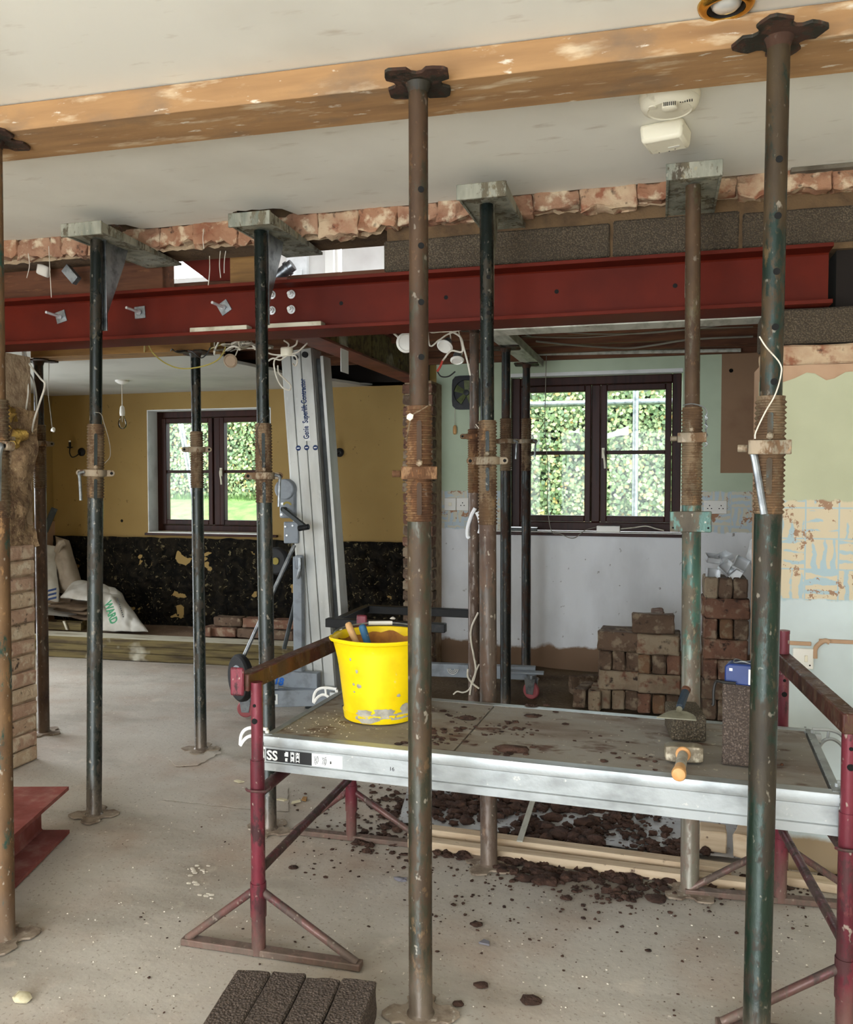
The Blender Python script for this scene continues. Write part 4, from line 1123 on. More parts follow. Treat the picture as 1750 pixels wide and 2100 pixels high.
for px, py, rot in ((126, 650, .25), (288, 641, .05), (461, 631, .55)):
    q = onY(px, py, YWB); a, s = rot, .026
    ux, uz = Vector((math.cos(a), 0, math.sin(a))), Vector((-math.sin(a), 0, math.cos(a)))
    mb = MB(); mb.obox(Vector((q.x, YWB - .005, q.z)) - ux * s - uz * s, ux * 2 * s, Vector((0, .005, 0)), uz * 2 * s)
    wsh = part('plate_washer', mb, m_galv, main, bev=.001, label='square galvanised plate washer')
    mb = MB(); mb.tube((q.x, YWB - .004, q.z), (q.x - .006, YWB - .014, q.z + .001), .012, n=6); mb.tube((q.x, YWB - .01, q.z), (q.x - .012, YWB - .085, q.z + .006), .006, n=10)
    part('threaded_rod', mb, m_zinc, wsh, bev=.0005)
for px, py in ((700, 622), (915, 610), (1142, 598), (1385, 586)):
    q = onY(px, py, YWB); part('bolt_hole', MB().tube((q.x, YWB - .0008, q.z), (q.x, YWB + .002, q.z), .0085, n=14), m_hole, main)
for (xa, xb_, ya, lab) in ((391, 508, 662, 'left one of two pale packing strips on the lower flange of the red beam'), (532, 660, 657, 'right one of two pale packing strips on the lower flange of the red beam')):
    a, b = onY(xa, ya, YB0 + .02), onY(xb_, ya, YB0 + .02)
    mb = MB(); mb.box(a.x, b.x, YB0 + .012, YB0 + .06, z_beam0 + .0145, z_beam0 + .034)
    solo('packing_strip', mb, m_packer, lab, 'timber', 'packing strips on the beam flange', bev=.002)
# pale board lying against the back of the beam
a, b = onY(1050, 655, YW + .2), onY(1410, 645, YW + .2)
mb = MB(); mb.box(a.x - .1, b.x + .3, YB0 + WB + .005, YB0 + WB + .14, z_beam0 - .004, z_beam0 + .02)
solo('pale_board', mb, m_wood_grey, 'pale grey board along the back of the red beam at right', 'board', bev=.002)
# beam running back to the pier over the partition
sb = thing('steel_beam', 'red brown steel beam running back from the long beam to the brick pier', 'beam', ((X_PL + X_PR) / 2, 4.5, 2.06))
xsb = -1.625
part('beam_section', ibeam(MB(), (xsb, YB0 + WB + .005, 2.05), (0, 1, 0), 5.75 - YB0 - WB, (1, 0, 0), .15, .20, .012, .010), m_redbrown, sb, smooth=20, bev=.001)
for i in range(4):
    y0 = YB0 + WB + .1 + i * .55
    mb = MB(); mb.box(xsb + .008, xsb + .055, y0, y0 + .52, 2.064, 2.236)
    part('timber_packing', mb, m_sleeper, sb, bev=.003)
q = onX(706, 736, xsb + .056); mb = MB(); mb.obox((xsb + .0555, q.y - .05, q.z - .07), (.002, 0, 0), (0, .11, 0), (0, 0, .14)); part('paper_tag', mb, m_sticker_w, sb)
# short red steel seen upstairs through the gap
a = onY(358, 528, 3.62); b = onY(476, 500, 3.62)
ub = thing('steel_beam', 'short red steel glimpsed through the gap above the long beam', 'beam', (a.x, 4.2, 2.3))
part('beam_section', ibeam(MB(), ((a.x + b.x) / 2 + .03, 3.72, a.z - .02), (.0, 1, 0), .5, (1, 0, 0), .17, .22, .014, .012), m_redbeam, ub, smooth=20, bev=.001)
hp = [onY(px, py, 3.60) for px, py in ((358, 524), (428, 576), (480, 574), (480, 498), (358, 498))]
part('haunch_plate', MB().prism([(p.x, p.z) for p in hp], (0, 3.60, 0), (1, 0, 0), (0, 0, 1), (0, .014, 0)), m_redbeam, ub)
# brown timbers behind the left end of the beam
a, b = onY(0, 540, 3.50), onY(343, 540, 3.50)
mb = MB(); mb.box(XL, b.x, 3.46, 3.56, 2.24, 2.40)
solo('timber_lintel', mb, m_wood_dark, 'brown timber behind the broken brick above the left end of the red beam', 'timber', bev=.004)
a, b = onY(480, 540, 3.60), onY(520, 540, 3.60)
mb = MB(); mb.box(a.x, b.x + .04, 3.56, 3.62, 2.20, 2.47)
solo('timber_post_stub', mb, m_wood_tan, 'short tan timber upright in the gap left of the second wall bracket', 'timber', bev=.004)
# tan timber under the left ceiling
a, b = onY(62, 712, YT - .075), onY(432, 712, YT - .075)
mb = MB(); mb.box(a.x, b.x, YT - .075, YT + .075, ZT3, ZCB - .001)
solo('ceiling_timber', mb, m_wood_tan, 'tan timber under the left room ceiling, carried by two dark props', 'timber', bev=.003)
# pale plank carried by the far props in the right room
pc, pd = WM[pC.name].to_translation(), WM[pD.name].to_translation()
zc_ = onY(1038, 712, pc.y).z; zd_ = onY(1080, 746, pd.y).z
d = Vector((pd.x - pc.x, pd.y - pc.y, zd_ - zc_)); u = d.normalized()
o = Vector((pc.x, pc.y, zc_)) - u * .85
mb = MB(); mb.bar(o + Vector((.02, 0, .028)), o + u * (d.length + 1.1) + Vector((.02, 0, .028)), .11, .05)
solo('pale_plank', mb, m_wood_grey, 'pale grey painted plank under the bare joists, carried by the two farthest props', 'plank', bev=.003)

# ================================================================== TRESTLES AND SCAFFOLD BOARD
ZP = 0.61
def trestle(label, near, far, mir=1, zrail=.80, foot0=.245, foot1=.315, roff=(0, 0)):
    near, far = Vector(near), Vector(far)
    d = (far - near); span = d.length; v = d.normalized(); u = Vector((v.y, -v.x, 0)) * 1.0     # u: along the board, to the right
    t = thing('trestle', label, 'trestle', (near + far) / 2)
    r0, r1 = .0205, .0172
    for k, p in enumerate((near, far)):
        P = lambda a, b, z: p + u * a + v * b + Vector((0, 0, z))
        low = MB().tube(P(0, 0, .004), P(0, 0, .575), r0, n=18)
        low.tube(P(0, 0, .115), P(0, 0, .215), r0 + .003, n=18)
        post = part('lower_post', low, m_maroon, t)
        mb = MB().tube(P(0, 0, .55), P(0, 0, zrail), r1, n=18); up_ = part('upper_post', mb, m_maroon, t)
        s = -1 if k == 0 else -1
        part('pin_hole', MB().tube(P(0, -r1 - .0008, .69), P(0, r1 + .0008, .69), .0085, n=12), m_hole, up_)
        part('pin_hole', MB().tube(P(0, -r1 - .0008, .735), P(0, r1 + .0008, .735), .005, n=10), m_hole, up_)
        part('height_pin', MB().path([P(-.03, -.012, .49), P(-.012, -.03, .492), P(.03, -.02, .49), P(.04, .0, .492)], .004, 6), m_maroon_d, t)
        # foot: flat bar on the floor, two braces
        mb = MB(); mb.bar(P(-foot0, 0, .011), P(foot1, 0, .011), .035, .02); part('foot_bar', mb, m_maroon_d, t, bev=.003)
        for e in (-foot0 + .015, foot1 - .015):
            part('brace', MB().tube(P(e, 0, .018), P(.018 if e > 0 else -.018, 0, .185), .0115, n=12), m_maroon_d, t)
    a, b = near, far
    part('cross_bar', MB().tube(a + Vector((0, 0, .245)), b + Vector((0, 0, .245)), .0135, n=14), m_maroon_d, t)
    part('bearer_bar', MB().tube(a + Vector((0, 0, .475)), b + Vector((0, 0, .475)), .017, n=14), m_maroon_d, t)
    mb = MB(); mb.bar(a + u * roff[0] + Vector((0, 0, zrail)) - v * .02, b + u * roff[1] + Vector((0, 0, zrail)) + v * .02, .042, .05); part('top_rail', mb, m_rail, t, bev=.004)
    return t, u, v
nL = onZ(531, 1957, 0); fL = onZ(721, 1722, 0)
tl, uL, vL = trestle('maroon tube trestle under the left end of the scaffold board', nL, fL, roff=(-.036, .026))
# upright end plates of the left rail
for p, s in ((nL, -1), (fL, 1)):
    c0 = p + vL * s * .03 + Vector((0, 0, .80)) + uL * (-.0465 if s < 0 else .034)
    mb = MB(); mb.obox(c0 - uL * .021 - vL * .005 + Vector((0, 0, -.036 if s < 0 else -.02)), uL * .042, vL * .012, Vector((0, 0, .082 if s < 0 else .085)))
    part('end_plate', mb, m_maroon, tl, bev=.006)
nR = onY(1737, 1800, 2.23); nR.z = 0
fR = onZ(1600, 1850, 0)
tr, uR, vR = trestle('maroon tube trestle under the right end of the scaffold board', nR, fR, zrail=.795, foot0=.30, foot1=.30)
mb = MB(); mb.tube(fR + Vector((0, 0, .79)), fR + Vector((0, 0, .885)), .017, n=16); mb.tube(fR + Vector((0, 0, .885)), fR + Vector((0, 0, .895)), .018, n=16)
part('upper_post', mb, m_maroon, tr)

# the board
A, B = onZ(543, 1508, ZP), onZ(1722, 1628, ZP)
Dx = (B - A); LEN = Dx.length; ux = Dx.normalized(); uy = Vector((-ux.y, ux.x, 0)); uz = Vector((0, 0, 1))
WID = (onZ(1140, 1452, ZP) - A).dot(uy)
sb_ = thing('scaffold_board', 'aluminium framed scaffold board with grimy plywood deck carrying the yellow bucket', 'scaffold', A + ux * LEN / 2 + uy * WID / 2 - uz * .105)
def BP(a, b, z): return A + ux * a + uy * b + uz * z
def side(b, s):
    # outline in (across, up): lip, face with groove, lower flange
    pts = [(0, 0), (.030, 0), (.030, -.006), (.010, -.006), (.010, -.098), (.034, -.098), (.034, -.105), (-.004, -.105), (-.004, -.082), (.002, -.080), (.002, -.034), (-.005, -.030), (-.007, -.010), (-.004, -.001)]
    if s < 0: pts = [(-p[0], p[1]) for p in pts][::-1]
    mb = MB(); mb.prism(pts, BP(0, b, 0), uy, uz, ux * LEN); return mb
part('side_rail', side(0.0, 1), m_alu, sb_, smooth=25)
part('side_rail', side(WID, -1), m_alu, sb_, smooth=25)
for a in (0, LEN - .012):
    mb = MB(); mb.obox(BP(a, .012, -.10), ux * .012, uy * (WID - .024), uz * .098); part('end_rail', mb, m_alu_d, sb_, bev=.002)
    mb = MB(); mb.obox(BP(a - .002, .012, -.002), ux * .022, uy * (WID - .024), uz * .0035); part('edge_trim', mb, m_alu_d, sb_, bev=.001)
for a in (.35, .8, 1.2):
    mb = MB(); mb.obox(BP(a, .012, -.075), ux * .03, uy * (WID - .024), uz * .055); part('cross_member', mb, m_alu_d, sb_, bev=.002)
jn = (onZ(980, 1485, ZP) - A).dot(ux)
for a, b in ((.02, jn - .0025), (jn + .0025, LEN - .02)):
    mb = MB(); mb.obox(BP(a, .022, -.014), ux * (b - a), uy * (WID - .044), uz * .013); part('deck_panel', mb, m_deck, sb_, bev=.001)
for i in range(9):
    mb = MB(); mb.tube(BP(LEN - .012, .06 + i * .065, .001), BP(LEN - .012, .06 + i * .065, .003), .0035, n=8); part('rivet', mb, m_alu_d, sb_)
def hook(a, b, s):
    # claw cast in pale alloy: outline with two windows
    t = thing  # (shape only)
    out = [(0, -.085), (.012, -.085), (.02, -.04), (.03, -.018), (.05, -.008), (.075, -.02), (.088, -.045), (.094, -.042), (.092, -.012), (.074, .010), (.045, .016), (.0, .012)]
    mb = MB()
    segs = [(.0, .012), (.045, .014), (.074, .006), (.089, -.014), (.093, -.044)]
    inn = [(.012, -.088), (.018, -.045), (.032, -.020), (.052, -.012), (.074, -.022), (.092, -.046)]
    for k in range(2):
        y0 = b - .012 + 0
    pts = lambda L_: [BP(a, b, 0) + ux * s * p[0] + uz * p[1] for p in L_]
    mb.path(pts(segs), .0055, 6, sub=4); mb.path(pts(inn), .0055, 6, sub=4)
    mb.path(pts([(.045, .012), (.042, -.014)]), .0045, 6); mb.path(pts([(.0, .010), (.0, -.088)]), .006, 6); mb.path(pts([(.0, -.045), (.018, -.045)]), .0045, 6)
    mb.path(pts([(0, -.088), (.012, -.088)]), .005, 6)
    part('hook', mb, m_sill_w if s < 0 else m_alu, sb_)
    mb = MB(); mb.obox(BP(a, b - .012, -.024) + ux * s * .0, ux * s * .024, uy * .022, uz * .026); part('hook_mount', mb, m_alu, sb_, bev=.002)
hook(-.002, .02, -1); hook(-.002, WID - .03, -1); hook(LEN + .002, .05, 1); hook(LEN + .002, WID - .05, 1)
# printed labels on the front rail
fy = .0015
def lab_quad(a0, a1, z0, z1, m):
    mb = MB(); mb.obox(BP(a0, fy - .0004, z0), ux * (a1 - a0), uy * .0008, uz * (z1 - z0)); return mb
a0 = .004; sx = (onZ(628, 1520, ZP) - A).dot(ux) + .01
part('printed_label', lab_quad(a0, sx, -.077, -.040, 0), m_print_k, sb_)
wend = (onZ(692, 1525, ZP) - A).dot(ux) + .012
part('printed_label', lab_quad(sx + .001, wend, -.077, -.040, 0), m_sticker_w, sb_)
part('lettering', text_mb('SS', .040, BP(a0 + .002, fy - .0006, -.0725), ux, uz, .0006, .0012), m_sticker_w, sb_)
mb = MB()
def LQ(a, z, w, h): mb.obox(BP(a, fy - .0012, z), ux * w, uy * .0006, uz * h)
a = a0 + .062
LQ(a, -.058, .012, .010); LQ(a + .003, -.049, .009, .005); LQ(a + .002, -.073, .003, .010); LQ(a + .006, -.073, .003, .007); LQ(a + .002, -.066, .008, .003)
for k in (0, 1):
    a2 = a + .020 + k * .017
    LQ(a2, -.073, .002, .030); LQ(a2 + .010, -.073, .002, .030)
    for z in (-.070, -.060, -.050): LQ(a2, z, .012, .0025)
    LQ(a2 + .004, -.058 if k else -.066, .005, .006); LQ(a2 + .004, -.048, .004, .005)
part('pictogram', mb, m_sticker_w, sb_)
mb = MB(); a = sx + .008
rr = random.Random(3)
for k in range(2):
    for j in range(7):
        LQ(a + k * .026 + rr.uniform(0, .012), -.072 + j * .004, rr.uniform(.003, .007), .0009)
    for j in range(3):
        o_ = BP(a + k * .026 + j * .005, fy - .0012, -.070); mb.obox(o_, ux * .004 + uz * .012, uy * .0006, ux * .0012)
        mb.obox(o_ + ux * .004 + uz * .012, ux * -.004 + uz * .010, uy * .0006, ux * .0012)
LQ(a + .052, -.066, .004, .008)
part('pictogram', mb, m_print_k, sb_)
part('lettering', text_mb('16', .016, BP((onZ(797, 1535, ZP) - A).dot(ux), .0012, -.066), ux, uz, .0006), m_print_k, sb_)

def onboard(px, py): return onZ(px, py, ZP)
# ------------------------------------------------------------------ the yellow bucket and the two tools in it
q = onboard(781, 1489)
vd = Vector((q.x, q.y, 0)).normalized()
bc = q + vd * .118
bk = thing('bucket', 'yellow plastic builders bucket splashed with cement on the scaffold board', 'bucket', bc)
RB, RT, HB = .119, .146, .268
mb = MB()
prof = [(RB - .012, .001), (RB, .004), (RB + .001, .012), (RB + .004, .03)] + [(RB + (RT - RB) * k / 8, HB * (.12 + .82 * k / 8)) for k in range(9)] + [(RT + .004, HB - .012), (RT + .010, HB - .010), (RT + .0125, HB - .003), (RT + .010, HB + .001), (RT + .001, HB), (RT - .004, HB - .008)]
prof += [(RT - .006 - (RT - RB) * k / 8, HB * (.94 - .80 * k / 8)) for k in range(9)] + [(RB - .02, .016), (.001, .016)]
mb.lathe(prof, bc, n=48, caps=False)
vx = Vector((vd.y, -vd.x, 0))
for v in mb.v:                   # pouring lip on the left
    r = v - bc; a = Vector((r.x, r.y, 0)).normalized().dot(-vx * .96 - vd * .28) if (r.x or r.y) else 0
    if a > .93 and r.z > HB * .6: v += (-vx * .96 - vd * .28) * (a - .93) / .07 * .012 * min(1, (r.z - HB * .6) / (HB * .4)) ** 1.5
part('bucket_body', mb, m_yellow, bk, smooth=40)
mb = MB()
n = 40                           # mortar dust clinging inside, dried cement near the foot
def inner(u, v):
    a = 2 * PI * u; h = HB * (.14 + .84 * v)
    hh = h - (.004 + .04 * abs(noise.noise(Vector((math.cos(a) * 2.5, math.sin(a) * 2.5, 3))))) * v
    r = RT - .008 - (RT - RB) * (.94 - hh / HB) / .80 - .001
    return bc + Vector((math.cos(a) * r, math.sin(a) * r, hh))
mb.grid(inner, 60, 10, flip=True)
part('dust_lining', mb, m_mortar_in, bk, smooth=60)
rr = random.Random(11)
mb = MB()
def splash(mb, a0, h0, w, h, seed):
    n = 14; pts = []
    for k in range(n):
        t = 2 * PI * k / n; f = 1 + .55 * noise.noise(Vector((math.cos(t) * 1.6, math.sin(t) * 1.6, seed)))
        aa = a0 + w * math.cos(t) * f / RB; hh = max(.006, h0 + h * math.sin(t) * f)
        r = RB + (RT - RB) * max(0, (hh / HB - .12) / .82) + .0012
        if hh < .03: r = RB + .002 + hh * .08
        pts.append(bc + Vector((math.cos(aa) * r, math.sin(aa) * r, hh)))
    r0 = RB + (RT - RB) * max(0, (h0 / HB - .12) / .82) + .0025
    cpt = bc + Vector((math.cos(a0) * r0, math.sin(a0) * r0, h0))
    mb.add([cpt] + pts, [(0, 1 + k, 1 + (k + 1) % n) for k in range(n)])
af = math.atan2(-vd.y, -vd.x)
for i in range(16): splash(mb, af + rr.uniform(-.55, .75), rr.uniform(.012, .05) , rr.uniform(.010, .032), rr.uniform(.006, .018), i)
for i in range(7): splash(mb, af + rr.uniform(-.9, .8), rr.uniform(.07, .21), rr.uniform(.003, .009), rr.uniform(.003, .008), 30 + i)
part('cement_splash', mb, m_cement, bk, smooth=60, kind='stuff')
def tool(label, pxa, pya, dpt, mh, r, L, lean):
    top = Vector((bc.x, bc.y, 0)) - vd * dpt; top = onY(pxa, pya, top.y)
    foot = bc + lean
    d = (foot - top).normalized()
    t = thing('trowel', label, 'trowel', foot)
    mb = MB(); mb.lathe([(r * .55, 0), (r * .9, .004), (r, .012), (r * .96, L * .5), (r * .86, L * .8), (r * .95, L - .01), (r * .7, L)], top, d, n=18); part('handle', mb, mh, t)
    mb = MB(); mb.lathe([(r * .75, L - .002), (r * .75, L + .014)], top, d, n=16); mb.tube(top + d * (L + .01), top + d * (L + .05), .005, n=10); part('ferrule', mb, m_galv, t)
    e = top + d * (L + .045); fl = foot + uz * .026
    s = d.cross(vd).normalized(); n_ = s.cross(d)
    Lb = max(.05, (fl - e).length)
    mb = MB(); mb.prism([(0, -.008), (Lb * .25, -.045), (Lb, -.012), (Lb, .012), (Lb * .25, .045), (0, .008)], e, d, s, n_ * .0025); part('blade', mb, m_blade, t, bev=.0006)
tool('trowel with a plain beech handle standing in the yellow bucket', 713, 1277, .02, m_handle_w, .0115, .105, Vector(vx * .02 + vd * .03))
tool('trowel with a worn blue handle standing in the yellow bucket', 742, 1281, .0, m_handle_b, .0125, .10, Vector(vx * .03 + vd * .02))
mb = MB()
h0 = bc + uz * (HB - .004)
pts = [h0 + (vx * math.cos(t) + vd * math.sin(t)) * (RT + .012) + uz * (.004 + .012 * math.sin(t)) for t in [PI * k / 12 for k in range(13)]]
mb.path(pts, .0026, 6, sub=2); part('wire_handle', mb, m_galv, bk)
mb = MB(); mb.tube(pts[5], pts[7], .007, n=10); part('handle_grip', mb, m_wplast, bk)

# ------------------------------------------------------------------ blocks and tools on the board
def yawmat(dirv): return Matrix(((dirv.x, -dirv.y, 0), (dirv.y, dirv.x, 0), (0, 0, 1)))
def block_thing(label, o, ax, lx, ly, lz, seed, mat, group=None, z=None, name='concrete_block', cat='block', amp=.003):
    """o: near left bottom corner; ax: direction of its long front edge."""
    ax = Vector((ax.x, ax.y, 0)).normalized(); ay = Vector((-ax.y, ax.x, 0))
    ctr = o + ax * lx / 2 + ay * ly / 2
    me = block_mesh(name, lx, ly, lz, seed, mat, amp, 3, .004)
    ob = bpy.data.objects.new(name, me); C.objects.link(ob); ob.location = ctr; ob.rotation_euler = (0, 0, math.atan2(ax.y, ax.x)); WM[ob.name] = Matrix.Translation(ctr) @ yawmat(ax).to_4x4()
    return props(ob, label, cat, group)
za = ZP + .0012
pl, pr = onZ(1378, 1519, za), onZ(1448, 1522, za)
block_thing('small dark concrete block on the scaffold board, under the bolster chisel', pl, pr - pl, (pr - pl).length, .16, .078, 201, m_block_d)
ztop = za + .078
pl2, pr2 = onZ(1480, 1567, za), onZ(1547, 1577, za)
block_thing('tall concrete block standing on end on the scaffold board beside the green prop', pl2, pr2 - pl2, .125, .10, .226, 202, m_block)
TBC = pl2 + (pr2 - pl2).normalized() * .0625 + uy * .05
zt2 = za + .230
# blue pack on the tall block
pk = thing('plastic_pack', 'blue and white plastic pack on top of the tall concrete block', 'pack', TBC + uz * (zt2 - TBC.z))
ax = (pr2 - pl2); ax.z = 0; ax.normalize(); ay = Vector((-ax.y, ax.x, 0))
o = onZ(1486, 1402, zt2 + .001); 
mb = MB(); mb.prism([(0, 0), (.085, 0), (.085, .046), (.075, .056), (.008, .054), (0, .046)], o, ax, uz, ay * .055); part('pack_body', mb, m_bluebox, pk, bev=.004)
mb = MB(); mb.obox(o + ax * .060 - ay * .001 + uz * .004, ax * .026, ay * .002, uz * .040); part('white_panel', mb, m_sticker_w, pk)
mb = MB(); mb.obox(o + ax * .012 - ay * .001 + uz * .036, ax * .008, ay * .002, uz * .007); part('white_panel', mb, m_sticker_w, pk)
mb = MB()
mb.path([o + ax * (.045 + .026 * math.cos(t)) + ay * (.028 + .018 * math.sin(t)) + uz * (.058 + .003 * math.sin(3 * t)) for t in [2 * PI * k / 14 for k in range(15)]], .0016, 6, sub=2)
solo('coiled_wire', mb, m_galv, 'thin coil of grey wire on the blue plastic pack', 'wire')
mb = MB(); e = o - ax * .012 - ay * .004
mb.path([o + ax * .03 - ay * .010 + uz * .006, o + ax * .0 - ay * .012 + uz * .006, e + uz * .004 - ax * .008, e - uz * .022 - ax * .014, e - uz * .055 - ax * .014, e - uz * .06 - ax * .018], .004, 8)
solo('black_hose', mb, m_cable_k, 'short black cable drooping over the left edge of the tall concrete block', 'cable')
# bolster chisel
bz = ztop + .004
w0, w1 = onZ(1346, 1473, bz + .002), onZ(1429, 1479, bz + .002)
bd = (w1 - w0).normalized(); bn = Vector((-bd.y, bd.x, 0)); Lb = (w1 - w0).length
ch = thing('bolster_chisel', 'wide steel bolster chisel with dark grip resting on the small concrete block', 'chisel', (w0 + w1) / 2)
til = (bn * .96 + uz * .28).normalized()
mb = MB(); mb.prism([(0, 0), (Lb, 0), (Lb * .99, .016), (Lb * .93, .030), (Lb * .78, .042), (Lb * .62, .046), (Lb * .50, .047), (Lb * .36, .042), (Lb * .2, .026), (.004, .004)], w0, bd, til, bd.cross(til) * .004); part('blade', mb, m_blade, ch, bev=.0012)
g0 = w0 + bd * Lb * .56 + til * .044
gd = (til + bd * .30 + uz * .35).normalized()
mb = MB(); mb.tube(g0 - gd * .005, g0 + gd * .025, .008, .009, 10); part('shank', mb, m_blade, ch)
mb = MB(); mb.lathe([(.009, 0), (.0125, .006), (.0125, .065), (.010, .072)], g0 + gd * .014, gd, n=8); part('grip', mb, m_grip, ch, smooth=20)
mb = MB(); mb.lathe([(.010, 0), (.013, .002), (.013, .010), (.009, .014)], g0 + gd * .085, gd, n=16); part('strike_end', mb, m_wood_dark, ch)
# club hammer
hz = za + .026
h0, h1 = onZ(1364, 1541, hz), onZ(1441, 1545, hz)
hd = (h1 - h0).normalized(); hn = Vector((hd.y, -hd.x, 0)); LH = (h1 - h0).length
hm = thing('club_hammer', 'club hammer with pale ash shaft overhanging the front of the scaffold board', 'hammer', (h0 + h1) / 2 - uz * .025)
mb = MB()
pr_ = [(-.022, -.019), (-.019, -.022), (.019, -.022), (.022, -.019), (.022, .019), (.019, .022), (-.019, .022), (-.022, .019)]
for s0, s1, f in ((0, .012, 1), (.012, LH - .012, 0), (LH - .012, LH, 2)):
    k0 = .86 if f == 1 else 1; k1 = .86 if f == 2 else 1
    a = [h0 + hd * s0 + hn * p[0] * k0 + uz * p[1] * k0 for p in pr_]; b = [h0 + hd * s1 + hn * p[0] * k1 + uz * p[1] * k1 for p in pr_]
    n = 8; fs = [(i, (i + 1) % n, n + (i + 1) % n, n + i) for i in range(n)]
    if f == 1: fs.append(tuple(range(n))[::-1])
    if f == 2: fs.append(tuple(range(n, 2 * n)))
    mb.add(a + b, fs)
part('hammer_head', mb, m_hammer_head, hm, smooth=25, bev=.002)
hc = h0 + hd * LH * .5
end_px = onZ(1391, 1597, za + .030)
sd = Vector((end_px.x - hc.x, end_px.y - hc.y, .004)).normalized()
mb = MB(); LS = .20
mb.lathe([(.013, -.028), (.0165, -.026), (.0165, .0), (.0125, .03), (.0125, LS * .5), (.0145, LS * .8), (.0175, LS * .92), (.0185, LS), (.016, LS + .006), (.008, LS + .009)], hc + uz * .002, sd, n=20)
for v in mb.v:
    r = v - hc; r.z *= 1.0
part('shaft', mb, m_hammer_wood, hm)
mb = MB(); mb.lathe([(.0132, .035), (.0138, .06), (.0142, LS * .72)], hc + uz * .002, sd, n=20); part('grime_band', mb, m_cement, hm)
mb = MB(); mb.lathe([(.019, .020), (.0205, .024), (.019, .028), (.010, .029)], hc + uz * .002, sd, n=20); part('shaft_eye', mb, m_hammer_wood, hm)
mb = MB(); p = onboard(1604, 1572); mb.path([p - ux * .03 + uz * .002, p + uz * .003], .0012, 5); mb.blob(p + uz * .006, .005, .005, .004, 4, 1, .2)
solo('plaster_nail', mb, m_wood_dark, 'small rusty nail lying on the right end of the scaffold board', 'nail')
# soil and grit spilt on the board
rr = random.Random(21); mb = MB()
zones = [(830, 940, 1490, 1530, 60), (890, 1000, 1440, 1530, 46), (985, 1110, 1478, 1512, 46), (1000, 1110, 1530, 1552, 26), (1100, 1180, 1440, 1480, 3), (1160, 1330, 1480, 1575, 16), (1280, 1390, 1540, 1590, 8), (700, 760, 1455, 1500, 5)]
for x0, x1, y0, y1, n in zones:
    for i in range(n):
        p = onboard(rr.gauss((x0 + x1) / 2, (x1 - x0) / 4.2), rr.gauss((y0 + y1) / 2, (y1 - y0) / 4.2)); r = .0018 + .008 * rr.random() ** 2.2
        la, lb = (p - A).dot(ux), (p - A).dot(uy)
        if not (.03 < la < LEN - .03 and .035 < lb < WID - .035): continue
        mb.blob(p + uz * .0005, r * 1.5, r, r * .5, rr.random() * 99, 1, .7, floor=ZP - .0012)
solo('spilt_soil', mb, m_clod, 'dark soil crumbs spilt on the plywood of the scaffold board', 'soil', kind='stuff', smooth=60)
for i, (px, py, r, lab) in enumerate([(1089, 1448, .022, 'upper left one of the larger soil clods on the scaffold board'), (1121, 1447, .013, 'right one of the two soil clods by the far edge of the scaffold board'), (1091, 1469, .026, 'largest soil clod near the middle of the scaffold board'), (958, 1474, .030, 'flat soil clod left of the joint in the scaffold board'), (1050, 1538, .048, 'broad soil clod at the near edge of the scaffold board, right of the joint'), (1140, 1461, .011, 'small round soil clod right of the largest clod on the scaffold board')]):
    p = onboard(px, py); solo('soil_clod', MB().blob(p + uz * .002, r, r * .62, r * .22, 40 + i, 2, .45, floor=ZP - .0008), m_clod, lab, 'soil', 'larger soil clods on the scaffold board', smooth=60)
mb = MB()
for i in range(90):
    p = onboard(rr.uniform(570, 730), rr.uniform(1455, 1525)); la, lb = (p - A).dot(ux), (p - A).dot(uy)
    if .03 < la < LEN - .03 and .035 < lb < WID - .035: mb.blob(p + uz * .001, rr.uniform(.001, .003), rr.uniform(.001, .003), .001, i, 0, .2)
solo('plaster_crumbs', mb, m_crumb, 'white plaster crumbs scattered left of the bucket on the scaffold board', 'crumbs', kind='stuff', smooth=None)

# ------------------------------------------------------------------ four concrete blocks on the floor in front
zb = .10
fl, fr_ = onZ(487, 1986, zb), onZ(773, 2012, zb)
dirw = (fr_ - fl); dirw.z = 0; Wt = dirw.length; dirw.normalize(); dirl = Vector((dirw.y, -dirw.x, 0))
nm = ['leftmost', 'second from left', 'third from left', 'rightmost']
for i in range(4):
    w = Wt / 4
    off = (.0, -.010, .004, -.004)[i]
    o = fl + dirw * (i * w + .0015) + dirl * (.44 + off); o.z = .001
    block_thing(nm[i] + ' of four concrete blocks side by side on the near floor', o, dirw, w - .003, .44, zb - .002, 210 + i, m_block, 'concrete blocks on the near floor', amp=.0042)

# ------------------------------------------------------------------ red I beam offcut on the floor at left
c1 = onZ(143, 1709, 0); c2 = onZ(25, 1829, 0)
d = (c2 - c1).normalized(); wdir = Vector((d.y, -d.x, 0))
if wdir.x > 0: wdir = -wdir
mb = ibeam(MB(), c1 + wdir * .115 + uz * .001, d, 1.3, wdir, .23, .185, .014, .012)
fb = thing('steel_offcut', 'dusty red primed steel I beam lying on the floor at the left edge', 'beam', c1 + wdir * .115 + d * .6)
part('beam_section', mb, m_redfloor, fb, smooth=20, bev=.001)

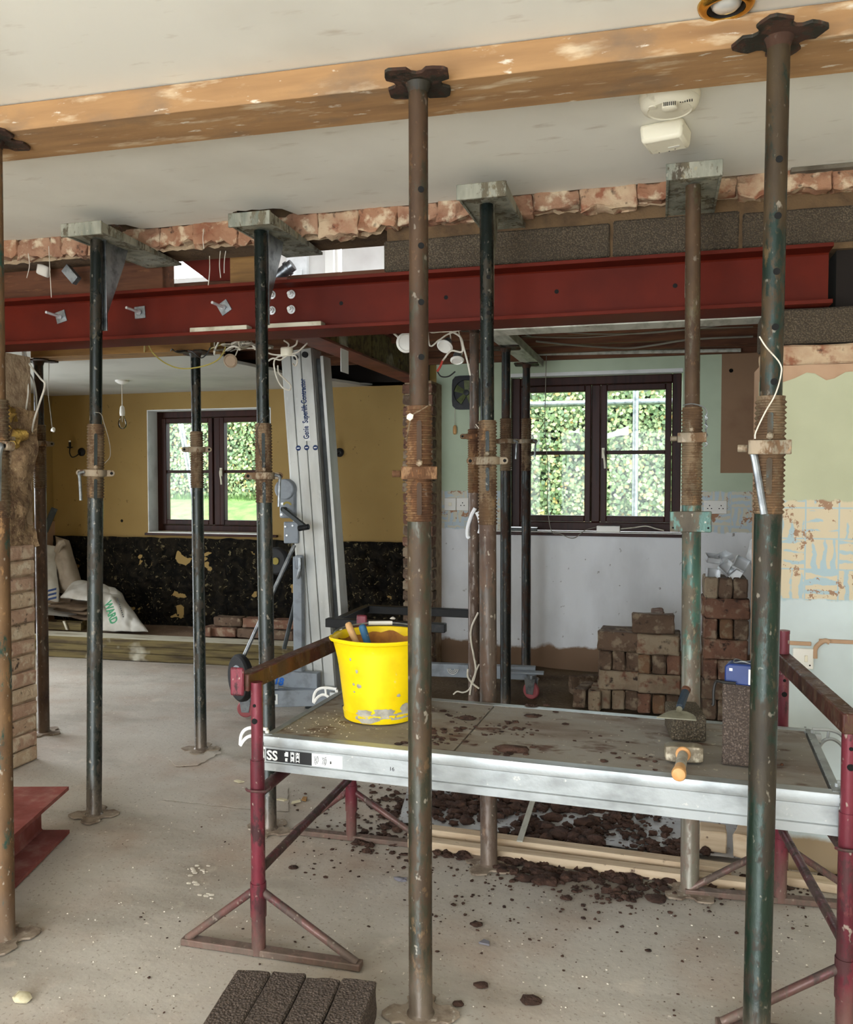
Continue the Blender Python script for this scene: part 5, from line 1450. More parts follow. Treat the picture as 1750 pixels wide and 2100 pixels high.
# ================================================================== THE LIFT (mast, winch, legs, forks)
YM = 4.72
lf = thing('material_lift', 'grey aluminium material lift with leaning mast, winch and castors behind the scaffold board', 'lift', Vector((onY(668, 1440, YM).x, YM, 0)))
m0, m1 = onY(658, 1436, YM), onY(607, 716, YM)      # foot and head of the mast, left face
ax = (m1 - m0); LM = ax.length; am = ax.normalized(); rm = Vector((am.z, 0, -am.x)); bm_ = Vector((0, 1, 0))
WM_ = (onY(714, 1300, YM) - onY(652, 1300, YM)).length
def MP(a, b, d): return m0 + am * a + rm * b + bm_ * d
mb = MB(); mb.obox(MP(0, -WM_ / 2, .02), rm * WM_, bm_ * .14, am * LM); part('mast_column', mb, m_lift, lf, bev=.004)
wr = [(-.5, -.20), (-.19, .13), (.14, .5)]
for a, b in wr:
    mb = MB(); mb.obox(MP(0, WM_ * a + .002, .004), rm * (WM_ * (b - a) - .004), bm_ * .018, am * (LM - .002)); part('mast_rib', mb, m_lift, lf, bev=.003)
mb = MB(); mb.obox(MP(0, -WM_ / 2 - .016, .03), rm * .014, bm_ * .06, am * (LM - .05)); part('mast_rib', mb, m_lift, lf, bev=.002)
s0 = WM_ / 2 + .006
mb = MB(); mb.obox(MP(.20, s0, .06), rm * .034, bm_ * .10, am * (LM - .26)); part('inner_rail', mb, m_lift_d, lf, bev=.002)
mb = MB(); mb.obox(MP(.15, s0 + .032, .04), rm * .020, bm_ * .12, am * (LM - .20)); part('outer_rail', mb, m_lift, lf, bev=.002)
part('pulley', MB().tube(MP(LM - .04, WM_ * .3, -.012), MP(LM - .04, WM_ * .3, .004), .018, n=16), m_rubber, lf)
part('pulley', MB().tube(MP(LM - .05, -WM_ * .02, -.006), MP(LM - .05, -WM_ * .02, .004), .015, n=16), m_rubber, lf)
# lettering up the middle rib, three round stickers
for px, py in ((612, 919), (629, 918), (647, 918)):
    q = onY(px, py, YM + .002)
    st = part('round_sticker', MB().tube(q + Vector((0, .001, 0)), q + Vector((0, -.0012, 0)), .016, n=20), m_print_n, lf)
    part('sticker_bar', MB().obox(q - rm * .009 - am * .003 + Vector((0, -.0022, 0)), rm * .018, bm_ * .001, am * .006), m_sticker_w, st)
t0 = onY(633, 900, YM + .003); t1 = onY(624, 776, YM + .003)
sc = (t1 - t0).length
tm = text_mb('Genie  Superlift Contractor', .05, (0, 0, 0), (1, 0, 0), (0, 1, 0), .0006, .0014)
wd = max(v.x for v in tm.v); k = sc / wd
tm2 = MB(); tm2.add([t0 + am * v.x * k - rm * v.y * k * 1.55 + Vector((0, -.0016, 0)) + rm * .004 for v in tm.v], tm.f)
tq = MB(); tq.obox(t0 - am * .012 - rm * .022 + Vector((0, -.0008, 0)), am * .13, bm_ * .001, rm * .034); part('name_sticker', tq, m_sticker_w, lf)
part('lettering', tm2, m_print_n, lf)
# winch
wx = onY(592, 1040, YM - .02)
def WQ(px, py, d=0): return onY(px, py, YM - .03 + d)
mb = MB(); a, b = WQ(572, 1003), WQ(604, 1063); mb.box(a.x, b.x, YM - .03, YM + .05, b.z, a.z); part('winch_body', mb, m_liftgrey, lf, bev=.012)
a = WQ(585, 1000); mb = MB(); mb.tube(a + Vector((0, -.02, -.01)), a + Vector((0, .05, -.01)), .062, n=28); part('winch_drum', mb, m_liftgrey, lf, bev=.006)
mb = MB(); a, b = WQ(580, 1070), WQ(610, 1115); mb.box(a.x, b.x, YM - .02, YM, b.z, a.z); part('bracket_plate', mb, m_liftgrey, lf, bev=.006)
for px, py in ((585, 1080), (600, 1078), (588, 1098)): part('bolt', MB().tube(WQ(px, py, .01), WQ(px, py, -.002), .006, n=8), m_zinc, lf)
for px, py in ((579, 1033), (577, 1055)): part('bolt', MB().tube(WQ(px, py, .01), WQ(px, py, -.006), .008, n=8), m_zinc, lf)
mb = MB(); q = WQ(589, 1040, -.004)
mb.grid(lambda u, v: q + Vector((math.cos(PI * (.15 + .7 * u)) * (.022 + .012 * v), 0, math.sin(PI * (.15 + .7 * u)) * (.022 + .012 * v))), 10, 1, flip=True)
part('warning_sticker', mb, m_cable_y, lf)
h0, h1 = WQ(580, 1044, -.04), WQ(628, 1082, -.10)
mb = MB(); mb.bar(h0, h1, .018, .028); mb.tube(h0 + Vector((0, .04, 0)), h0 + Vector((0, -.01, 0)), .012, n=12); part('crank_arm', mb, m_lift_d, lf, bev=.003)
mb = MB(); mb.tube(WQ(634, 1080, -.12), WQ(612, 1084, -.12), .017, n=14); part('crank_grip', mb, m_black, lf, bev=.004)
# grey post, pulley, strut rods
a, b = onY(606, 1140, YM - .03), onY(627, 1408, YM - .03)
mb = MB(); mb.box(a.x, b.x - .006, YM - .07, YM - .02, b.z, a.z); part('rear_post', mb, m_liftgrey, lf, bev=.005)
q = onY(614, 1150, YM - .075); mb = MB(); mb.box(q.x - .02, q.x + .03, YM - .10, YM - .07, q.z - .05, q.z + .035); part('latch_housing', mb, m_liftgrey, lf, bev=.01)
mb = MB(); mb.path([q + Vector((.018, -.035, .02)), q + Vector((.022, -.04, -.02)), q + Vector((.018, -.04, -.06)), q + Vector((.004, -.036, -.10))], .011, 8); part('latch', mb, m_galv, lf)
a, b = onY(604, 1118, YM - .06), onY(493, 1362, YM - .32); part('strut_rod', MB().tube(a, b, .0115, n=12), m_galv, lf)
a, b = onY(606, 1232, YM + .02), onY(583, 1330, YM + .02); part('strut_rod', MB().tube(a, b, .013, n=12), m_lift_d, lf)
# transport wheel, castors, base
q = onY(569, 1150, YM + .06); mb = MB(); mb.lathe([(.02, -.02), (.075, -.022), (.085, -.012), (.085, .012), (.075, .022), (.02, .02)], q, (.25, 1, 0), n=32); part('transport_wheel', mb, m_rubber, lf, bev=.003)
mb = MB(); mb.tube(q + Vector((0, -.03, 0)), q + Vector((0, .03, 0)), .022, n=14); part('wheel_hub', mb, m_cable_y, lf)
q = onY(494, 1390, YM - .36); qa = Vector((.75, 1, 0)).normalized()
mb = MB(); mb.lathe([(.07, -.022), (.124, -.024), (.136, -.012), (.136, .012), (.124, .024), (.07, .022)], q, qa, n=36); part('transport_wheel', mb, m_rubber, lf, bev=.003)
mb = MB(); mb.tube(q - qa * .026, q + qa * .026, .075, n=20); part('wheel_hub', mb, m_liftgrey, lf, bev=.004)
q = onZ(505, 1471, 0); q.z = .053
def castor(q, rot, mat, parent):
    s, cc = math.sin(rot), math.cos(rot); a_ = Vector((cc, s, 0))
    wl = part('castor_wheel', MB().lathe([(.02, -.014), (.046, -.015), (.052, -.008), (.052, .008), (.046, .015), (.02, .014)], q, a_, n=28), mat, parent, bev=.002)
    mb = MB()
    for sgn in (-1, 1):
        o = q + a_ * sgn * .020
        mb.prism([(-.022, -.02), (.022, -.02), (.035, .06), (.035, .075), (-.035, .075), (-.035, .06)], o - a_ * .002, Vector((-a_.y, a_.x, 0)), uz, a_ * .004)
    mb.tube(q + uz * .072, q + uz * .095, .03, n=18); mb.tube(q - a_ * .024, q + a_ * .024, .007, n=10)
    part('castor_fork', mb, m_galv, parent, bev=.001)
castor(q, 1.75, m_redwheel, lf)
a, b = onY(470, 1390, YM - .3), onY(520, 1395, YM - .3)
mb = MB(); mb.bar(q + Vector((-.02, .02, .105)), q + Vector((.16, .10, .115)), .07, .012); part('castor_plate', mb, m_liftgrey, lf, bev=.002)
# base cross members
a, b = onY(545, 1400, YM - .10), onY(618, 1397, YM - .10)
za_, zb_ = onY(580, 1410, YM - .10).z, onY(580, 1377, YM - .10).z
mb = MB(); mb.box(a.x - .16, b.x + .10, YM - .10, YM - .04, za_, zb_); part('base_frame', mb, m_liftgrey, lf, bev=.004)
q = onY(561, 1404, YM - .101); part('lettering', text_mb('18', .062, (q.x, YM - .1008, q.z), (1, 0, 0), uz, .0006, .003, shear=.25), m_print_b, lf)
a, b = onY(552, 1458, YM - .22), onY(640, 1424, YM - .22)
mb = MB(); mb.obox((a.x - .05, YM - .24, .05), (.42, .16, 0), (-.02, .06, 0), (0, 0, .10)); part('base_frame', mb, m_liftgrey, lf, bev=.005)
q = onY(565, 1452, YM - .245); mb = MB(); mb.obox(Vector((a.x - .02, YM - .232, .07)), Vector((.07, .0267, 0)), Vector((0, -.004, 0)), uz * .06); part('printed_label', mb, m_sticker_w, lf)
mb = MB()
for k in range(3): mb.obox(Vector((a.x - .012 + k * .02, YM - .2355 + k * .0076, .078 + .008 * k)), Vector((.012, .0046, 0)), Vector((0, -.003, 0)), uz * .03)
part('pictogram', mb, m_print_k, lf)
mb = MB(); mb.obox(MP(-.08, -WM_ * .55, .0), rm * WM_ * 1.1, bm_ * .18, am * .08); part('mast_foot', mb, m_lift_d, lf, bev=.004)
# long right leg with round emblem and castor
l0 = Vector((onY(720, 1375, YM + .2).x, YM + .25, 0)); zl_a, zl_b = onY(985, 1392, 5.05).z, onY(985, 1365, 5.05).z
l1 = onY(1098, 1375, 5.10)
mb = MB(); mb.bar(Vector((l0.x, 5.0, (zl_a + zl_b) / 2 + .0)), Vector((l1.x, 5.12, (zl_a + zl_b) / 2)), .05, zl_b - zl_a); part('base_leg', mb, m_liftgrey, lf, bev=.004)
q = onY(929, 1371, 5.02)
mb = MB()
for r in (.034, .024, .015):
    pts = [q + Vector((math.cos(t) * r, -.006, math.sin(t) * r)) for t in [PI + PI * k / 12 for k in range(13)]]
    mb.path(pts, .0022, 5, smooth=False)
part('round_emblem', mb, m_sill_w, lf)
q = onY(1090, 1400, 5.02); q.z = ZRF + .054; castor(q, 1.2, m_redwheel, lf)
mb = MB(); mb.bar(Vector((q.x - .16, 5.04, q.z + .10)), Vector((q.x + .07, 5.06, q.z + .10)), .06, .012); part('castor_plate', mb, m_liftgrey, lf, bev=.002)
# forks
YK = 4.40
zfa, zfb = onY(760, 1291, YK).z, onY(760, 1273, YK).z
a, b = onY(667, 1282, YK), onY(912, 1281, YK)
mb = MB(); mb.box(a.x, b.x, YK, YK + .05, zfa, zfb); part('fork_bar', mb, m_black, lf, bev=.003)
YK2 = 4.95; a2, b2 = onY(744, 1245, YK2), onY(962, 1248, YK2)
zg = zfb - .004
mb = MB(); mb.box(a2.x, b2.x, YK2, YK2 + .05, zg - (zfb - zfa) , zg); part('fork_bar', mb, m_black, lf, bev=.003)
mb = MB(); mb.bar(Vector((a.x + .05, YK + .05, zg - .02)), Vector((a2.x + .02, YK2, zg - .02)), .045, .04); part('fork_arm', mb, m_black, lf, bev=.003)
mb = MB(); mb.blob(onY(806, 1268, YK + .02), .018, .012, .008, 6, 1, .4, floor=zfb); solo('plaster_lump', mb, m_crumb, 'small pale plaster lump on the black fork bar of the lift', 'plaster', smooth=50)

# ================================================================== RECLAIMED BRICKS
BK = []
for i in range(8):
    BK.append(mesh_of('brick', rough_block(.228, .070, .108, 300 + i, .006, 3, .007), m_bricks[(0, 1, 2, 1, 0, 3, 1, 2)[i]], smooth=30))
def brick_at(me, ctr, z, yaw, label, group, tilt=0.0, flat=False):
    o = bpy.data.objects.new('brick', me); C.objects.link(o)
    o.location = (ctr.x, ctr.y, z); o.rotation_euler = (PI / 2 if flat else tilt, 0, yaw); WM[o.name] = Matrix.Translation(o.location)
    props(o, label, 'brick', group); return o
rb = random.Random(31)
ordw = ['bottom', 'second', 'third', 'fourth', 'fifth', 'sixth', 'seventh', 'eighth']
def brick_stack(px_l, px_r, Y, z0, rows, name, group):
    """rows: 's' a stretcher face (bricks across the view), 'h' three ends; bricks stand on edge."""
    z = z0
    for r, (kind, cols) in enumerate(rows):
        pl_, pr_ = onY(px_l, 1300, Y), onY(px_r, 1300, Y); cx = (pl_.x + pr_.x) / 2
        lev = ordw[r]
        if kind == 's':
            for j in range(3):
                lab = '%s brick, long side showing, in the %s course of %s' % (('front', 'middle', 'back')[j], lev, name)
                brick_at(BK[cols[j % len(cols)]], Vector((cx + rb.uniform(-.008, .008), Y + .036 + j * .076, 0)), z, rb.uniform(-.03, .03), lab, group)
        else:
            for j in range(len(cols)):
                lab = '%s brick, end showing, in the %s course of %s' % (('left', 'middle', 'right', 'far right')[j], lev, name)
                brick_at(BK[cols[j]], Vector((cx - .076 + j * .076 + rb.uniform(-.003, .003), Y + .115 + rb.uniform(-.012, .006), 0)), z, PI / 2 + rb.uniform(-.02, .02), lab, group)
        z += .1105
    return z
YS = 4.86
gz = ZRF + .012
zA = brick_stack(1233, 1307, YS + .02, gz, [('h', (2, 7, 3)), ('s', (2, 1, 4)), ('h', (1, 3, 6)), ('s', (1, 3, 6))], 'the left brick stack', 'bricks in the left stack')
zB = brick_stack(1312, 1392, YS - .02, gz, [('h', (0, 5, 1)), ('s', (7, 1, 2)), ('h', (5, 3, 4)), ('s', (2, 1, 3))], 'the middle brick stack', 'bricks in the middle stack')
q = onY(1340, 1260, YS); brick_at(BK[1], Vector((q.x, YS + .05, 0)), zB, .04, 'stretcher brick lying on top of the middle brick stack', 'bricks in the middle stack')
q = onY(1349, 1225, YS + .14); brick_at(BK[4], Vector((q.x, YS + .17, 0)), zB, PI / 2, 'end on brick at the very top behind the middle brick stack', 'bricks in the middle stack')
q = onY(1196, 1405, YS); brick_at(BK[6], Vector((q.x, YS + .10, 0)), gz, PI / 2 - .2, 'loose brick end on at the far left of the brick stacks', 'loose bricks beside the stacks')
q = onY(1222, 1405, YS); brick_at(BK[2], Vector((q.x, YS + .07, 0)), gz, PI / 2 - .05, 'loose buff brick end on, second from left beside the stacks', 'loose bricks beside the stacks')
q = onY(1205, 1380, YS + .3); brick_at(BK[1], Vector((q.x, YS + .36, 0)), gz, .5, 'loose brick lying behind the leftmost bricks near the wall', 'loose bricks beside the stacks')
YT2 = 4.80
zC = brick_stack(1439, 1540, YT2, gz, [('h', (1, 6, 3)), ('s', (1, 2, 4)), ('h', (0, 4, 4)), ('s', (4, 1, 2)), ('h', (4, 5, 1)), ('s', (0, 4, 1)), ('h', (2, 1, 6))], 'the tall right brick stack', 'bricks in the tall right stack')
# shallow metal back boxes thrown on the tall stack
bx_mesh = MB(); s = .036
bx_mesh.box(-s, s, -s, s, 0, .002); bx_mesh.box(-s, -s + .002, -s, s, 0, .03); bx_mesh.box(s - .002, s, -s, s, 0, .03); bx_mesh.box(-s, s, -s, -s + .002, 0, .03); bx_mesh.box(-s, s, s - .002, s, 0, .03)
BOXM = mesh_of('metal_box', bx_mesh, m_zinc)
lx = MB(); lx.box(-.015, .015, -.0325, -.0315 - .005, .004, .028)
for i, (px, zz, rot, lab) in enumerate([(1461, .0, (1.45, .1, .3), 'steel back box standing on the left of the tall brick stack'), (1462, .075, (.35, .12, .2), 'steel back box lying tilted on top of the left box on the tall stack'), (1492, .036, (.9, -.6, .5), 'bright steel back box leaning in the middle of the tall brick stack'), (1508, .012, (1.3, .5, -.2), 'steel back box propped at the front right of the tall brick stack'), (1518, .062, (1.2, .5, .1), 'steel back box with label at the top right of the tall brick stack'), (1488, .085, (.25, -.4, .4), 'flat steel back box at the back of the heap on the tall stack')]):
    q = onY(px, 1140, YT2 + .08)
    o = bpy.data.objects.new('metal_box', BOXM); C.objects.link(o); o.location = (q.x, YT2 + .08 + (.04 if i in (1, 5) else 0), zC + .006 + zz); o.rotation_euler = rot
    WM[o.name] = Matrix.LocRotScale(Vector(o.location), o.rotation_euler.to_quaternion(), None)
    props(o, lab, 'box', 'steel back boxes on the bricks')
    if i in (0, 4):
        me = MB(); me.box(-.014, .020, -s - .0006, -s, .004, .027); M = WM[o.name]; me.v = [M @ v for v in me.v]; lb = part('paper_label', me, m_sticker_w, o)
        me = MB(); [me.box(-.008 + .007 * k, -.005 + .007 * k, -s - .0012, -s - .0004, .010, .020) for k in range(3)]; me.v = [M @ v for v in me.v]; part('pictogram', me, m_print_k, lb)
# white bag with a red tie behind the green prop
q = onY(1543, 1095, YT2 + .05)
pb_ = thing('plastic_bag', 'white plastic bag with red tie on the tall brick stack beside the green prop', 'bag', Vector((q.x + .05, YT2 + .08, zC)))
mb = MB(); mb.blob(Vector((q.x + .07, YT2 + .08, zC + .14)), .085, .05, .10, 5, 3, .55); part('bag_body', mb, m_polythene, pb_, smooth=60)
mb = MB(); mb.blob(Vector((q.x + .045, YT2 + .05, zC + .055)), .022, .018, .016, 8, 2, .4); part('red_tie', mb, m_redtie, pb_, smooth=60)

# low heap of bricks on the raised floor of the left room, and broken pieces
bricks_l = [(462, 1293, 0, 0, .02), (520, 1291, 0, 3, -.02), (578, 1288, 0, 1, .03), (470, 1262, 1, 6, .1), (531, 1262, 1, 0, .0), (589, 1262, 1, 4, .12), (424, 1300, 0, 0, 1.3)]
labs = ['front left brick of the low heap on the raised floor', 'front middle brick of the low heap on the raised floor', 'front right brick of the low heap on the raised floor', 'upper left brick of the low heap on the raised floor', 'upper middle orange brick of the low heap on the raised floor', 'upper brick nearest the lift in the low heap', 'half hidden brick end at the far left of the low heap']
for (px, py, lv, mi, yaw), lab in zip(bricks_l, labs):
    Y = 5.95 + .03 * lv; q = onY(px, py, Y)
    brick_at(BK[mi], Vector((q.x, Y + .054, 0)), ZLF + .012 + lv * .078 + .036, yaw, lab, 'bricks on the raised floor', flat=True)

# ================================================================== SLEEPERS, SACKS, CARD IN THE LEFT ROOM
ya, yb_ = onZ(66, 1347, 0).y, onZ(555, 1364, 0).y
pL_, pR_ = onZ(66, 1345, 0), onZ(600, 1372, 0)
dS = (pR_ - pL_); dS.z = 0; LS_ = dS.length; dS.normalize(); nS = Vector((-dS.y, dS.x, 0))
for k, (z0_, z1_, l0_, l1_, dd, lab) in enumerate([(.001, .055, 0, LS_ - .1, 0, 'lowest treated timber of the three along the raised floor edge'), (.056, .11, .0, LS_ + .05, .008, 'middle treated timber of the three along the raised floor edge'), (.111, .168, -.01, LS_ + .10, .0, 'top treated timber with white dusted face along the raised floor edge')]):
    mb = MB(); mb.obox(pL_ + dS * l0_ + nS * dd + uz * z0_, dS * (l1_ - l0_), nS * .19, uz * (z1_ - z0_))
    o = solo('timber_sleeper', mb, [m_sleeper, m_sleeper_top], lab, 'timber', 'treated timbers along the raised floor', bev=.004)
    if k == 2:
        for p in o.data.polygons:
            if p.normal.z > .9: p.material_index = 1
def sack(label, pts, mat, seed, squash=1.0, cat='bag'):
    """pts: outline as (pixel x, pixel y) on an upright plane at Y; puffed out with creases."""
    pass
def drape(name, label, corners, mat, seed, nu=22, nv=16, puff=.07, crease=.03, thick=.012):
    """A crumpled bag between four world corners (bottom left, bottom right, top right, top left)."""
    c0, c1, c2, c3 = [Vector(p) for p in corners]
    nrm = ((c1 - c0).cross(c3 - c0)).normalized()
    if nrm.y > 0: nrm = -nrm
    def f(sgn):
        def fn(u, v):
            p = (c0 * (1 - u) + c1 * u) * (1 - v) + (c3 * (1 - u) + c2 * u) * v
            e = math.sin(PI * min(1, max(0, u))) ** .6 * math.sin(PI * min(1, max(0, v))) ** .6
            k = p * 5.5 + Vector((seed, seed * 2, 0)); k2 = p * 13 + Vector((seed, 0, seed))
            r = abs(noise.noise(k)) * 1.6 + abs(noise.noise(k2)) * .5
            return p + nrm * (sgn * (thick * .5 + puff * e) + (crease * (r - .5)) * (.25 + e)) + (c1 - c0).normalized() * .02 * noise.noise(k + Vector((3, 3, 3)))
        return fn
    mb = MB(); mb.grid(f(1), nu, nv); mb.grid(f(-.25), nu, nv, flip=True)
    for v in mb.v: v.z = max(v.z, ZLF + .014)
    return mb
q = lambda px, py, Y: onY(px, py, Y)
sk = thing('rubble_sack', 'buff woven sack standing crumpled against the stripped wall at far left', 'sack', q(145, 1210, 6.12) * Vector((1, 1, 0)) + uz * ZLF)
part('sack_cloth', drape('sack', '', (q(118, 1215, 6.05), q(178, 1225, 6.1), q(140, 1108, 6.18), q(115, 1100, 6.18)), m_sack2, 4, puff=.11, crease=.05), m_sack2, sk, smooth=50)
mb = MB(); mb.path([q(118, 1130, 6.08), q(124, 1116, 6.05), q(132, 1112, 6.07)], .03, 8); part('sack_neck', mb, m_sack2, sk)
sk = thing('rubble_sack', 'pale sack with dark blue print slumped by the dark brown prop at far left', 'sack', q(110, 1240, 5.98) * Vector((1, 1, 0)) + uz * ZLF)
part('sack_cloth', drape('sack', '', (q(84, 1245, 5.95), q(122, 1240, 5.95), q(113, 1120, 6.1), q(86, 1116, 6.1)), m_sack, 9, puff=.09, crease=.045), m_sack, sk, smooth=50)
mb = MB(); o_ = q(98, 1214, 5.84)
for k in range(3):
    for j in range(3): mb.obox(o_ + Vector((j * .035, -.01 * j, -k * .035 + j * .008)), Vector((.026, 0, .006)), Vector((0, .002, 0)), Vector((.004, 0, .018)))
part('printed_marks', mb, m_print_n, sk)
sk = thing('rubble_sack', 'white woven sack with green WARD print sprawled on the raised floor', 'sack', q(230, 1290, 5.96) * Vector((1, 1, 0)) + uz * ZLF)
c4 = (q(206, 1294, 5.80), q(303, 1296, 5.86), q(238, 1206, 6.16), q(172, 1196, 6.12))
part('sack_cloth', drape('sack', '', c4, m_sack, 14, 34, 26, .09, .06), m_sack, sk, smooth=50)
c5 = (q(122, 1226, 5.86), q(200, 1236, 5.84), q(206, 1200, 6.14), q(160, 1188, 6.16))
part('sack_cloth', drape('sack', '', c5, m_sack, 17, 22, 14, .05, .03), m_sack, sk, smooth=50)
c6 = (q(200, 1225, 5.96), q(262, 1252, 6.02), q(250, 1218, 6.16), q(205, 1196, 6.16))
part('sack_cloth', drape('sack', '', c6, m_sack, 19, 20, 12, .04, .02), m_sack, sk, smooth=50)
t0, t1 = q(214, 1238, 5.70), q(228, 1282, 5.64)
ud = (t1 - t0).normalized(); vd_ = Vector((1, 0, .2)) - ud * Vector((1, 0, .2)).dot(ud); vd_.normalize()
tm = text_mb('WARD', .10, (0, 0, 0), (1, 0, 0), (0, 1, 0), .0, .004, shear=.1); wd = max(v.x for v in tm.v); kk = (t1 - t0).length / wd
mt = MB(); mt.add([t0 + ud * v.x * kk + vd_ * v.y * .95 for v in tm.v], tm.f); part('lettering', mt, m_print, sk, smooth=None)
mt = MB(); w_ = ud.cross(vd_)
for k in range(10): mt.obox(t0 + ud * (.02 + k * .018) + vd_ * .115, ud * .011, vd_ * .010, w_ * .001)
part('printed_marks', mt, m_print_k, sk)
# flattened card and paper under the sacks
rr = random.Random(8)
for i, (px, py, l, w, yaw, tl, lab) in enumerate([(150, 1262, .34, .26, .1, .12, 'upper sheet of flattened card under the white sack'), (165, 1275, .36, .24, -.15, .1, 'middle sheet of flattened card under the white sack'), (125, 1268, .30, .22, .35, .18, 'card sheet sticking out left under the white sack'), (175, 1284, .30, .2, -.3, .06, 'lowest sheet of flattened card under the white sack'), (118, 1252, .2, .16, .5, .3, 'folded paper sheet left of the white sack')]):
    p = q(px, py, 5.98); p.z = ZLF + .085 + (.028 * (4 - i) if i < 4 else .15)
    u_, v_ = Vector((math.cos(yaw), math.sin(yaw), -tl * .6)), Vector((-math.sin(yaw), math.cos(yaw), tl))
    mb = MB(); f = lambda sg: (lambda a, b: p + u_ * (a - .5) * l + v_ * (b - .5) * w + uz * (sg * .003 + .012 * noise.noise(Vector((a * 2, b * 2, i)))))
    mb.grid(f(1), 6, 4); mb.grid(f(-1), 6, 4, flip=True)
    for v in mb.v: v.z = max(v.z, ZLF + .014 + .001 * i); v.y = max(v.y, 5.83)
    solo('card_sheet', mb, m_card if i != 2 else m_sack, lab, 'cardboard', 'flattened card under the sacks', smooth=50)
p = q(98, 1297, 5.82)
tb = thing('timber_crate', 'low dark timber box of offcuts beside the dark brown prop', 'box', Vector((p.x + .18, 5.84, ZLF + .015)))
x0_ = p.x - .02; x1_ = q(168, 1297, 5.82).x; zz = ZLF + .018
mb = MB(); mb.box(x0_, x1_, 5.81, 5.825, zz, zz + .062); part('side_board', mb, m_sleeper, tb, bev=.002)
mb = MB(); mb.box(x1_ - .012, x1_, 5.825, 5.95, zz, zz + .075); part('side_board', mb, m_sleeper, tb, bev=.002)
mb = MB(); mb.box(x0_, x1_, 5.95, 5.965, zz, zz + .05); part('side_board', mb, m_sleeper, tb, bev=.002)
mb = MB(); mb.obox((x1_ - .13, 5.79, zz + .005), (.02, 0, 0), (0, .016, 0), (-.03, 0, .07)); solo('wood_wedge', mb, m_sleeper_top, 'small white wooden wedge leaning on the low timber box', 'wedge', bev=.002)
mb = MB(); mb.bar(q(92, 1090, 6.0), q(112, 1042, 6.05), .05, .05); 
solo('timber_offcut', mb, m_lift_d, 'short dark grey offcut leaning by the left wall behind the dark brown prop', 'timber', bev=.003)

# ================================================================== CEILING FITTINGS
q = onZ(1490, 8, ZC)
dl = thing('downlight', 'brass rimmed recessed downlight in the front ceiling beside the plank', 'light', q)
part('trim_ring', MB().lathe([(.040, .004), (.042, .012), (.050, .014), (.060, .008), (.063, .0), (.063, -.003)], q, (0, 0, -1), n=40, caps=False), m_brass, dl, smooth=50)
part('baffle', MB().lathe([(.041, .010), (.036, .002), (.030, -.002), (.001, -.002)], q, (0, 0, -1), n=32, caps=False), m_lampblack, dl)
part('lamp', MB().lathe([(.032, .0), (.031, .006), (.024, .012), (.012, .0155), (.001, .016)], q, (0, 0, -1), n=32, caps=False), m_bulbface, dl, smooth=60)
q = onZ(1374, 190, ZC)
sa = thing('smoke_alarm', 'round cream smoke alarm on the front ceiling behind the plank', 'alarm', q)
part('alarm_base', MB().lathe([(.080, 0), (.082, .008), (.082, .020), (.078, .026)], q, (0, 0, -1), n=48), m_cream_pl, sa)
part('alarm_cover', MB().lathe([(.079, .024), (.079, .032), (.072, .044), (.060, .050), (.056, .048), (.050, .049), (.001, .049)], q, (0, 0, -1), n=48, caps=False), m_cream_pl, sa)
nz = onZ(1374, 240, ZC - .05)
dirn = Vector((-q.x, -q.y, 0)).normalized()
ctr = q + dirn * -.0 - uz * .05
side_ = Vector((-dirn.y, dirn.x, 0))
c_ = q - dirn * .045 * -1 - uz * .049
part('sensor_cage', MB().lathe([(.020, 0), (.020, .014), (.014, .017), (.001, .017)], c_, (0, 0, -1), n=24, caps=False), m_cream_pl, sa)
mb = MB()
for k in range(-3, 4): mb.obox(c_ + dirn * .0195 + side_ * (k * .0048 - .0012) - uz * .013, side_ * .0024, dirn * .0012, uz * .010)
part('sensor_slot', mb, m_hole, sa)
part('test_button', MB().lathe([(.012, .0), (.011, .003), (.001, .0035)], q + dirn * .035 - side_ * .045 - uz * .0485, (0, 0, -1), n=18), m_cream_pl, sa)
mb = MB()
for k in range(6): mb.tube(c_ + side_ * (.028 + .006 * k) + dirn * .004 - uz * .002, c_ + side_ * (.028 + .006 * k) + dirn * .004 + uz * .004, .0016, n=6)
part('sounder_hole', mb, m_hole, sa)
q2 = onZ(1366, 262, ZC)
al = thing('alarm_module', 'cream rectangular alarm box on the ceiling beside the round smoke alarm', 'alarm', q2)
f2 = Vector((-q2.x, -q2.y, 0)).normalized(); s2_ = Vector((-f2.y, f2.x, 0))
a_ = math.radians(-14); f2, s2_ = f2 * math.cos(a_) + s2_ * math.sin(a_), s2_ * math.cos(a_) - f2 * math.sin(a_)
mb = MB()
o = q2
lo = [o + s2_ * sx_ * .066 + f2 * fy_ * .060 for sx_, fy_ in ((-1, -1), (1, -1), (1, 1), (-1, 1))]
hi = [o + s2_ * sx_ * .060 + f2 * fy_ * .056 - uz * .055 for sx_, fy_ in ((-1, -1), (1, -1), (1, 1), (-1, 1))]
mb.add(lo + hi, [(0, 1, 2, 3), (7, 6, 5, 4), (0, 4, 5, 1), (1, 5, 6, 2), (2, 6, 7, 3), (3, 7, 4, 0)])
part('module_case', mb, m_cream_pl, al, bev=.010)
mb = MB()
mb.obox(o + s2_ * .004 - f2 * .02 - uz * .0562, s2_ * .034, f2 * .008, uz * .001); part('module_vent', mb, m_wplast, al, bev=.001)
mb = MB()
for x, y in ((-.03, -.042), (.0, -.045), (.02, -.036)): mb.tube(o + s2_ * x + f2 * y - uz * .054, o + s2_ * x + f2 * y - uz * .0558, .002, n=8)
part('module_hole', mb, m_hole, al)

